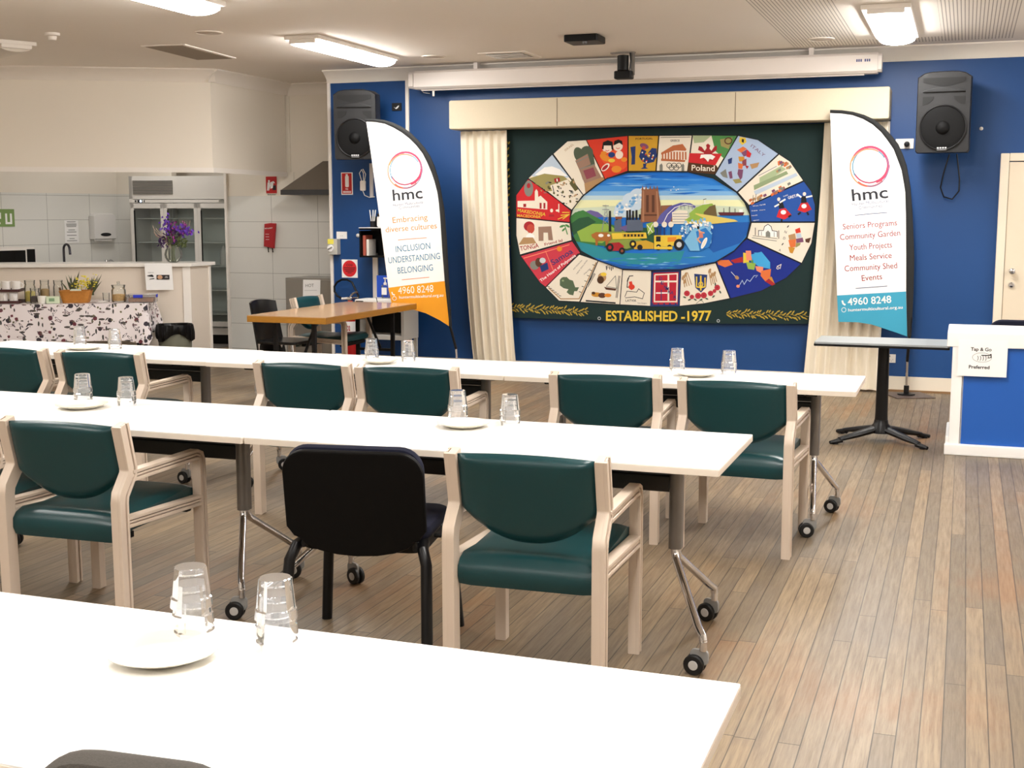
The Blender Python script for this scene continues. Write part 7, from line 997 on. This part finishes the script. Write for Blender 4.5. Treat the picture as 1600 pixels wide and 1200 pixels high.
b = MB(mat('grey_badge', '8a8880', .5)); b.prism([(-.06, 1.695), (.03, 1.695), (.03, 1.715), (-.015, 1.728), (-.06, 1.715)], -.02, -.016, 'y'); b.build('badge', t)
FG = glassmat('fridge_door_glass', (.95, .97, .965), .22)
inner = MB(mat('fridge_liner', 'e6ecea', .5)); inner.box(((x0+x1)/2, .55, .95), (x1-x0-.09, .02, 1.5)); inner.build('liner', t)
for k in range(5): MB(mat('white_wire_shelf', 'e6eae8', .5)).box(((x0+x1)/2, .30, .36+.285*k), (x1-x0-.09, .44, .010)).build('shelf', t)
dw = (x1-x0-.05)/3
for i in range(3):
    a = x0+.025+dw*i; d_ = MB(FRW)
    for x in (a+.022, a+dw-.022): d_.box((x, -.02, .95), (.044, .036, 1.46), .003)
    for z in (.25, 1.65): d_.box((a+dw/2, -.02, z), (dw, .036, .06), .003)
    d_ = d_.build('door', t); b = MB(FG); b.box((a+dw/2, -.02, .95), (dw-.08, .008, 1.36)); b.build('glass_pane', d_)
    b = MB(BLACKP); b.box((a+.046, -.03, 1.0), (.008, .02, 1.2)); b.build('handle', d_)
b = MB(mat('milky_plastic', 'e3e6e6', .5)); b.lathe([(.045, 0), (.05, .01), (.05, .16), (.03, .2), (.02, .22), (.02, .24)], 18); o = b.build('milk_bottle', None, 35); c, s_ = math.cos(FA), math.sin(FA); o.location = (-8.26-.10*c-.2*s_*1, 13.0-.10*s_+.2*c, .9355); tag(o, 'white plastic bottle on a fridge shelf behind the right door', 'bottle')
# sink wall
M_ = SINK
def sw(x, y, z): c, s_ = math.cos(SINK.rotation_euler.z), math.sin(SINK.rotation_euler.z); return (SINK.location.x+x*c-y*s_, SINK.location.y+x*s_+y*c, z)
SA = SINK.rotation_euler.z
t = thing('sink_bench', 'steel kitchen bench along the tiled sink wall', 'bench', sw(-.85, -.31, 0), SA); b = MB(WHITE); b.box((-.12, 0, .43), (1.3, .56, .86)); b.build('cabinet', t); b = MB(STEEL); b.box((-.12, 0, .88), (1.34, .6, .04), .005); b.build('benchtop', t)
t = thing('kitchen_tap', 'dark gooseneck tap over the kitchen sink', 'tap', sw(-.86, -.18, .90), SA); b = MB(mat('gunmetal', '4a4850', .25, .8)); b.tube([(0, 0, 0), (0, 0, .24)]+[(0, -.06+.06*math.cos(a), .24+.06*math.sin(a)) for a in [math.pi*i/8 for i in range(1, 9)]]+[(0, -.125, .18)], .014, 10); b.lathe([(.026, 0), (.026, .03), (.016, .04)], 16); b.build('spout', t); b = MB(MATS['gunmetal']); b.tube([(.02, 0, .05), (.07, 0, .07)], .006, 8); b.build('lever', t)
t = thing('mixer_tap', 'small chrome tap set right of the gooseneck tap', 'tap', sw(-.30, -.22, .90), SA); b = MB(CHROME); b.lathe([(.02, 0), (.016, .06), (.024, .07), (.02, .1)], 14); b.tube([(0, 0, .06), (0, -.08, .10), (0, -.14, .08)], .01, 8); b.build('body', t)
for x in (-.09, .09): MB(CHROME).lathe([(.014, 0), (.012, .05), (.022, .06), (.022, .075)], 12, (x, 0, 0)).build('tap_head', t)
t = thing('paper_towel_dispenser', 'white paper towel dispenser on the kitchen tiles', 'dispenser', sw(-.22, 0, 1.25), SA)
b = MB(mat('white_abs_plastic', 'e4e2e0', .35)); b.prism([(-.155, .0), (.155, .0), (.16, .28), (.12, .31), (-.12, .31), (-.16, .28)], -.12, 0, 'y', .02); b.build('case', t); b = MB(INK); b.prism([(.0+.075*math.cos(a), .055+.022*math.sin(a)) for a in [2*math.pi*i/20 for i in range(20)]], -.124, -.118, 'y'); b.build('window', t); b = MB(PAPER); b.box((.0, -.06, -.012), (.22, .06, .03), .005); b.build('towel', t)
t = thing('hand_washing_notice', 'printed white notice on the tiles beside the towel dispenser', 'notice', sw(-.62, -.002, 1.21), SA); b = MB(PAPER); b.box((0, -.001, .135), (.19, .002, .27)); b.build('sheet', t); b = MB(INK)
for z, w_ in ((.25, .12), (.225, .14), (.21, .14), (.195, .13), (.155, .09), (.13, .13), (.09, .13), (.05, .07), (.025, .14)): b.box((0, -.0025, z), (w_, .001, .006))
b.build('lettering', t)
t = thing('green_sign', 'green and white sign on the tiles at the left edge', 'sign', sw(-1.52, -.002, 1.41), SA); b = MB(mat('sign_green', '7d9a5a', .5)); b.box((0, -.003, .10), (.30, .006, .2)); b.build('panel', t); b = MB(PAPER); b.ribbon([(.045, .15), (.045, .04), (.105, .04), (.105, .15)], -.012, .012, -.0075, -.006, 'y'); b.ribbon([(-.1, .15), (-.03, .15), (-.03, .1), (-.1, .1), (-.1, .04), (-.03, .04)], -.01, .01, -.0075, -.006, 'y'); b.build('symbols', t)
t = thing('microwave', 'black-fronted microwave at the left edge of the kitchen', 'microwave', sw(-1.66, -.25, .90), SA); b = MB(WHITE); b.box((0, 0, .14), (.5, .38, .28), .01); b.build('case', t); b = MB(mat('black_glass', '0a0a0c', .1)); b.box((-.05, -.193, .14), (.36, .012, .22), .004); b.build('door', t); b = MB(BLACKP); b.box((.2, -.193, .14), (.1, .012, .24), .003); b.build('control_panel', t)
# items on the right-hand tile wall
WT = 12.55
t = thing('fire_blanket_sign', 'red fire blanket sign on the wall below the bulkhead end', 'sign', (-7.354, WT, 1.785)); b = MB(RED); b.box((0, -.003, .0925), (.135, .006, .185)); b.build('panel', t); b = MB(PAPER)
b.ball((-.028, -.006, .135), .012, (1, .15, 1)); b.prism([(-.045, .12), (-.02, .125), (-.012, .085), (-.03, .03), (-.038, .03), (-.034, .07), (-.045, .03), (-.055, .03), (-.05, .085)], -.0075, -.006, 'y'); b.prism([(-.012, .12), (.03, .135), (.05, .11), (.03, .115), (.02, .06), (-.01, .05)], -.0075, -.006, 'y'); b.use(INK).prism([(.015, .035), (.06, .035), (.06, .09), (.025, .085)], -.0078, -.0062, 'y'); b.build('symbol', t); b = MB(INK); b.text('FIRE BLANKET', (-.055, -.001, -.022), (.11, 0, 0), (0, 0, .013), 2); b.build('lettering', t)
t = thing('fire_blanket', 'red fire blanket pouch hanging on the white tiles', 'fire blanket', (-7.378, WT, 1.17)); b = MB(mat('red_vinyl_pouch', 'b3242c', .35, bump=.5, bscale=25)); b.prism([(-.075, .02), (.055, .0), (.085, .28), (.02, .285), (-.06, .275)], -.045, -.003, 'y', .015); b.build('pouch', t); b = MB(PAPER); b.text('FIRE BLANKET', (-.05, -.0465, .215), (.10, 0, .008), (0, 0, .014), 1); [b.box((-.02, -.0462, .10+.03*k), (.045, .001, .004)) for k in range(3)]; b.build('lettering', t); b = MB(BLACKM)
for x in (-.03, .025): b.tube([(x, -.02, .02), (x+.005, -.02, -.03), (x+.008, -.02, -.045)], .006, 6)
b.build('pull_tape', t)
t = thing('cable_duct', 'white cable duct down the inner corner below the ceiling', 'duct', (-7.085, WT, 2.0)); b = MB(CREAMW); b.box((-.03, -.01, .42), (.03, .02, .84), .002); b.box((-.0, -.012, -.05), (.05, .024, .13), .003); b.build('channel', t)
t = thing('exhaust_hood', 'grey steel canopy hood on the wall beside the blue partition', 'hood', (-6.64, WT, 1.765)); b = MB(mat('dull_hood_steel', '7d756c', .45, .4)); b.prism([(-.02, .05), (-.02, .42), (-.06, .42), (-.42, .05)], -.45, .48, 'x') if False else b.add([(-.36, -.40, .05), (.46, -.40, .05), (.46, -.002, .05), (-.36, -.002, .05), (.02, -.15, .36), (.46, -.15, .36), (.46, -.002, .36), (.02, -.002, .36)], [(0, 1, 5, 4), (1, 2, 6, 5), (2, 3, 7, 6), (3, 0, 4, 7), (4, 5, 6, 7), (0, 3, 2, 1)]); b.build('canopy', t, 0); b = MB(mat('dark_hood_rim', '4e4f52', .4, .5)); b.box((.05, -.20, .022), (.84, .41, .055), .004); b.build('rim', t)
t = thing('pie_warmer', 'stainless steel warming cabinet with a paper HOT notice', 'warmer', (-6.55, 12.22, 0)); b = MB(STEEL); b.box((0, 0, .44), (.64, .52, .87), .006); b.build('cabinet', t); b = MB(mat('dull_steel_front', '8f8a82', .45, .3)); b.box((0, -.263, .72), (.62, .012, .26), .004); b.build('door', t); b = MB(BLACKP); b.box((.27, -.272, .62), (.05, .012, .4)); b.build('control_strip', t)
t = thing('paper_sign', 'white paper handwritten HOT on the steel warming cabinet', 'notice', (-6.55, 11.945, .60)); b = MB(PAPER); b.grid(lambda u, v: ((u-.5)*.205+.01*v, -.006*math.sin(u*5)-.003, .26*v), 8, 4); b.build('sheet', t); b = MB(GREYP); b.text('HOT', (-.06, -.0115, .18), (.10, 0, .005), (0, 0, .035)); b.ribbon([(-.075, .145), (.075, .15)], -.0012, .0012, -.0115, -.0105, 'y'); b.build('handwriting', t)

# ================================================================ left end of the blue wall
def plate_sign(name, lab, cat, x, z, w_, h, m, draw): 
    t = thing(name, lab, cat, (x, YW, z)); b = MB(m); b.box((0, -.002, h/2), (w_, .004, h)); b.build('panel', t); draw(t); return t
def dr(t):
    b = MB(RED); b.box((0, -.0045, .112), (.11, .001, .205)); b.build('red_field', t); b = MB(PAPER); b.prism(rrect(-.018, .022, .075, .19, .012), -.0065, -.005, 'y'); b.prism(rrect(-.012, .012, .19, .205, .004), -.0065, -.005, 'y'); b.build('extinguisher_symbol', t)
    b = MB(PAPER); b.text('FIRE', (-.015, -.006, .05), (.03, 0, 0), (0, 0, .014), 2); b.box((0, -.0055, .028), (.09, .001, .018)); b.use(RED).text('EXTINGUISHER', (-.042, -.0066, .023), (.084, 0, 0), (0, 0, .011), 1); b.build('lettering', t)
plate_sign('fire_extinguisher_sign', 'red and white fire extinguisher sign on the blue wall', 'sign', -5.894, 1.747, .128, .222, PAPER, dr)
def dr(t):
    b = MB(mat('sign_red', 'd8232c', .5)); b.prism([(.08*math.cos(a), .0925+.083*math.sin(a)) for a in [2*math.pi*i/30 for i in range(30)]], -.0055, -.004, 'y'); b.build('red_disc', t); b = MB(INK); b.text('CO2', (-.035, -.0062, .118), (.07, 0, 0), (0, 0, .022), 2)
    for z, w_ in ((.10, .13), (.083, .12), (.066, .09), (.05, .045)): b.box((0, -.006, z), (w_, .0008, .007))
    b.build('lettering', t)
plate_sign('extinguisher_notice', 'white square notice with red CO2 disc on the blue wall', 'sign', -5.88, .912, .178, .185, PAPER, dr)
t = thing('name_card', 'small white card on the blue wall above the isolator switch', 'card', (-5.963, YW, 1.305)); b = MB(PAPER); b.box((0, -.002, .036), (.118, .004, .072)); b.build('card', t); b = MB(GREYP); b.text('on / off', (-.02, -.0045, .026), (.035, 0, 0), (0, 0, .008)); b.build('lettering', t)
t = thing('isolator_switch', 'grey isolator switch with yellow label at the edge of the blue wall', 'switch', (-6.03, YW, 1.15)); b = MB(mat('pale_grey_plastic', 'c3c1b9', .45)); b.box((0, -.04, .075), (.105, .08, .16), .008); b.build('box', t); b = MB(mat('yellow_label', 'ece05a', .6)); b.box((-.02, -.081, .128), (.068, .002, .05)); b.build('label_plate', t); b = MB(PAPER); b.lathe([(.035, 0), (.033, .015)], 20, M=Matrix.Translation((-.02, -.08, .06)) @ Matrix.Rotation(R(90), 4, 'X')); b.build('dial', t); b = MB(GREYP); b.box((-.02, -.1, .06), (.055, .012, .014), .004, Matrix.Rotation(R(-25), 3, 'Y')); b.build('knob', t)
t = thing('wall_hook', 'small white hook on the blue wall right of the card', 'hook', (-5.78, YW, 1.34)); b = MB(WHITE); b.lathe([(.02, 0), (.018, .01), (.008, .014)], 14, M=Matrix.Rotation(R(90), 4, 'X')); b.tube([(0, -.012, 0), (0, -.03, -.01), (0, -.035, .01)], .005, 6); b.build('hook', t)
t = thing('cable_adaptor', 'white power adaptor hanging by its cord beside the extinguisher sign', 'adaptor', (-5.70, YW, 1.83)); b = MB(WHITE); b.prism(rrect(-.03, .025, -.045, .055, .012), -.045, -.012, 'y', .006); b.build('adaptor', t); b = MB(WHITE); b.tube([(-.02, -.02, .05), (-.045, -.02, .13), (-.02, -.02, .165), (.0, -.02, .13), (-.0, -.02, .05)], .004, 6); b.tube([(.01, -.02, .05), (.025, -.02, .12), (-.005, -.02, .17)], .004, 6); b.tube([(-.01, -.02, -.045), (.01, -.02, -.09), (.06, -.02, -.11), (.12, -.02, -.105)], .004, 6); b.build('cord', t)
t = thing('wall_conduit', 'white conduit strip running down behind the left speaker', 'conduit', (-5.615, YW, 1.73)); b = MB(mat('conduit_grey', 'c9c6c6', .5)); b.box((0, -.012, .16), (.034, .024, .33), .003); b.build('strip', t)
b = MB(WHITE); b.box((-5.585, YW-.012, .915), (.055, .024, .50), .003); o = b.build('cable_duct', None); tag(o, 'white vertical cable duct above the white box, left of the flag', 'duct')
t = thing('wall_shelf', 'black shelf unit on the blue wall behind the orange-footed flag', 'shelf', (-5.32, YW, 1.13)); b = MB(BLACKP)
for z in (0, .27): b.box((0, -.14, z+.008), (.62, .27, .016))
b.box((-.302, -.14, .13), (.016, .27, .26)); b.box((.302, -.14, .13), (.016, .27, .26)); b.box((0, -.008, .20), (.62, .012, .40)); b.build('carcass', t)
for i, (x, w_, h, c_) in enumerate(((-.27, .03, .2, 'b55a4a'), (-.232, .028, .16, 'e6e0d8'))): o = MB(mat('book_'+c_, c_, .6)).box((0, 0, h/2), (w_, .16, h), .003).build('book', None, 35, (-5.32+x, YW-.17, 1.1465)); tag(o, ['red-brown book on the lower board of the black shelf', 'pale book next to the red-brown one on the black shelf'][i], 'book', 'books on the black shelf')
t = thing('amplifier', 'silver and black amplifier box on the lower board of the shelf', 'amplifier', (-5.13, YW-.15, 1.1465)); b = MB(BLACKP); b.box((0, .0, .09), (.3, .22, .18), .004); b.build('case', t); b = MB(mat('warm_metal', 'b9ad98', .4, .5))
for z in (.03, .06, .13, .16): b.box((0, -.113, z), (.28, .006, .014))
b.build('trim_strips', t)
t = thing('paper_tray', 'white sheet of paper lying on the upper board of the shelf', 'paper', (-5.36, YW-.2, 1.4165)); b = MB(PAPER); b.box((0, 0, .004), (.5, .25, .006)); b.build('sheet', t)
t = thing('handheld_set', 'white device with dark top on the upper shelf board by the flag', 'device', (-5.45, YW-.12, 1.425)); b = MB(PAPER); b.prism(rrect(-.04, .04, 0, .11, .02), -.05, .03, 'y', .01); b.build('body', t); b = MB(INK); b.box((0, -.045, .12), (.06, .04, .03), .008); b.build('cap', t)
t = thing('cable_tie_bundle', 'white cable ends in a dark cup on the upper shelf board', 'cup', (-5.565, YW-.1, 1.4245)); b = MB(INK); b.lathe([(.025, 0), (.028, .06), (.024, .06), (.001, .02)], 14, cap1=False); b.build('cup', t); b = MB(PAPER)
for x, a in ((-.012, -.02), (.0, .005), (.012, .02)): b.tube([(x, 0, .02), (x+a, 0, .17)], .006, 6)
b.build('cable_ends', t)
# fire extinguisher on the wall
t = thing('fire_extinguisher', 'red fire extinguisher with black hose below the CO2 notice', 'fire extinguisher', (-5.83, YW-.10, .12)); b = MB(RED); b.lathe([(.075, 0), (.078, .02), (.078, .44), (.06, .50), (.028, .54), (.024, .57)], 26); b.build('cylinder', t); b = MB(PAPER); b.lathe([(.0788, .22), (.0788, .36)], 26, cap0=False, cap1=False); b.build('label_band', t); b = MB(RED); b.text('CO2', (-.035, -.082, .27), (.07, 0, 0), (0, 0, .05), 2); b.build('lettering', t)
b = MB(CHROME); b.box((0, 0, .585), (.05, .05, .04), .008); b.tube([(0, 0, .6), (.04, -.02, .64), (.10, -.03, .66)], .01, 8); b.tube([(0, 0, .58), (.05, -.02, .60), (.1, -.03, .60)], .008, 8); b.build('valve', t); b = MB(BLACKM); b.tube([(-.02, 0, .60)]+[(-.06+.12*math.cos(a)-.0, -.0, .68+.10*math.sin(a)) for a in [R(-75-30*i) for i in range(9)]]+[(.09, 0, .62), (.085, -.02, .35), (.08, -.02, .12)], .011, 8); b.build('hose', t); b = MB(WHITE); b.tube([(-.09, -.01, .583), (-.02, -.005, .59)], .012, 8); b.build('nozzle', t)
# white equipment
CABW = mat('pale_grey_cabinet', 'c9c5bf', .45)
t = thing('equipment_trolley', 'pale grey open trolley cabinet beside the blue wall under the flag', 'cabinet', (-5.31, 11.2, 0))
b = MB(CABW); b.box((0, .0, .633), (.52, .34, .034), .003); b.box((0, 0, .365), (.52, .34, .04), .003); b.box((.245, 0, .50), (.03, .34, .24)); b.box((-.245, 0, .50), (.03, .34, .24)); b.use(BLACKP).box((0, .15, .50), (.47, .02, .24)); b.build('carcass', t)
for x in (-.24, .24):
    for y in (-.15, .15): MB(CABW).box((x, y, .174), (.03, .03, .348)).build('leg', t)
t = thing('projector_box', 'white projector case lying on the trolley, just past the wooden table', 'projector', (-5.36, 11.17, .6505)); b = MB(mat('white_casing', 'e6e3de', .4)); b.box((0, 0, .04), (.44, .26, .08), .01); b.box((.05, .02, .082), (.3, .2, .012), .004); b.build('case', t); b = MB(INK); b.box((-.165, -.1315, .06), (.08, .004, .014)); b.box((-.165, -.1315, .03), (.08, .004, .006)); b.build('vent_slots', t); b = MB(BLACKM); b.tube([(0, -.1, .1), (.03, -.14, .06), (.02, -.15, .01), (-.06, -.16, .004)], .004, 6); b.build('lead', t)
t = thing('sanitiser_bottle', 'clear pump bottle of hand sanitiser left of the orange-footed flag', 'bottle', (-5.31, 11.17, .7395)); b = MB(glassmat('bottle_plastic', (.88, .92, .95), .35)); b.prism(rrect(-.035, .035, -.025, .025, .015), 0, .13, 'z', .01); b.build('bottle', t); b = MB(PAPER); b.box((0, -.0256, .07), (.055, .001, .07)); b.build('label_sheet', t); b = MB(WHITE); b.lathe([(.016, .13), (.016, .15), (.006, .155), (.006, .185), (.018, .19), (.018, .2)], 14); b.tube([(0, 0, .195), (.045, 0, .19)], .006, 8); b.build('pump', t)
t = thing('blue_folder', 'bright blue sheet standing on the trolley by the white duct', 'folder', (-5.41, 11.36, .6505)); b = MB(mat('bright_blue_card', '1f4fc0', .5)); b.box((0, 0, .15), (.16, .012, .3), .002); b.build('cover', t)
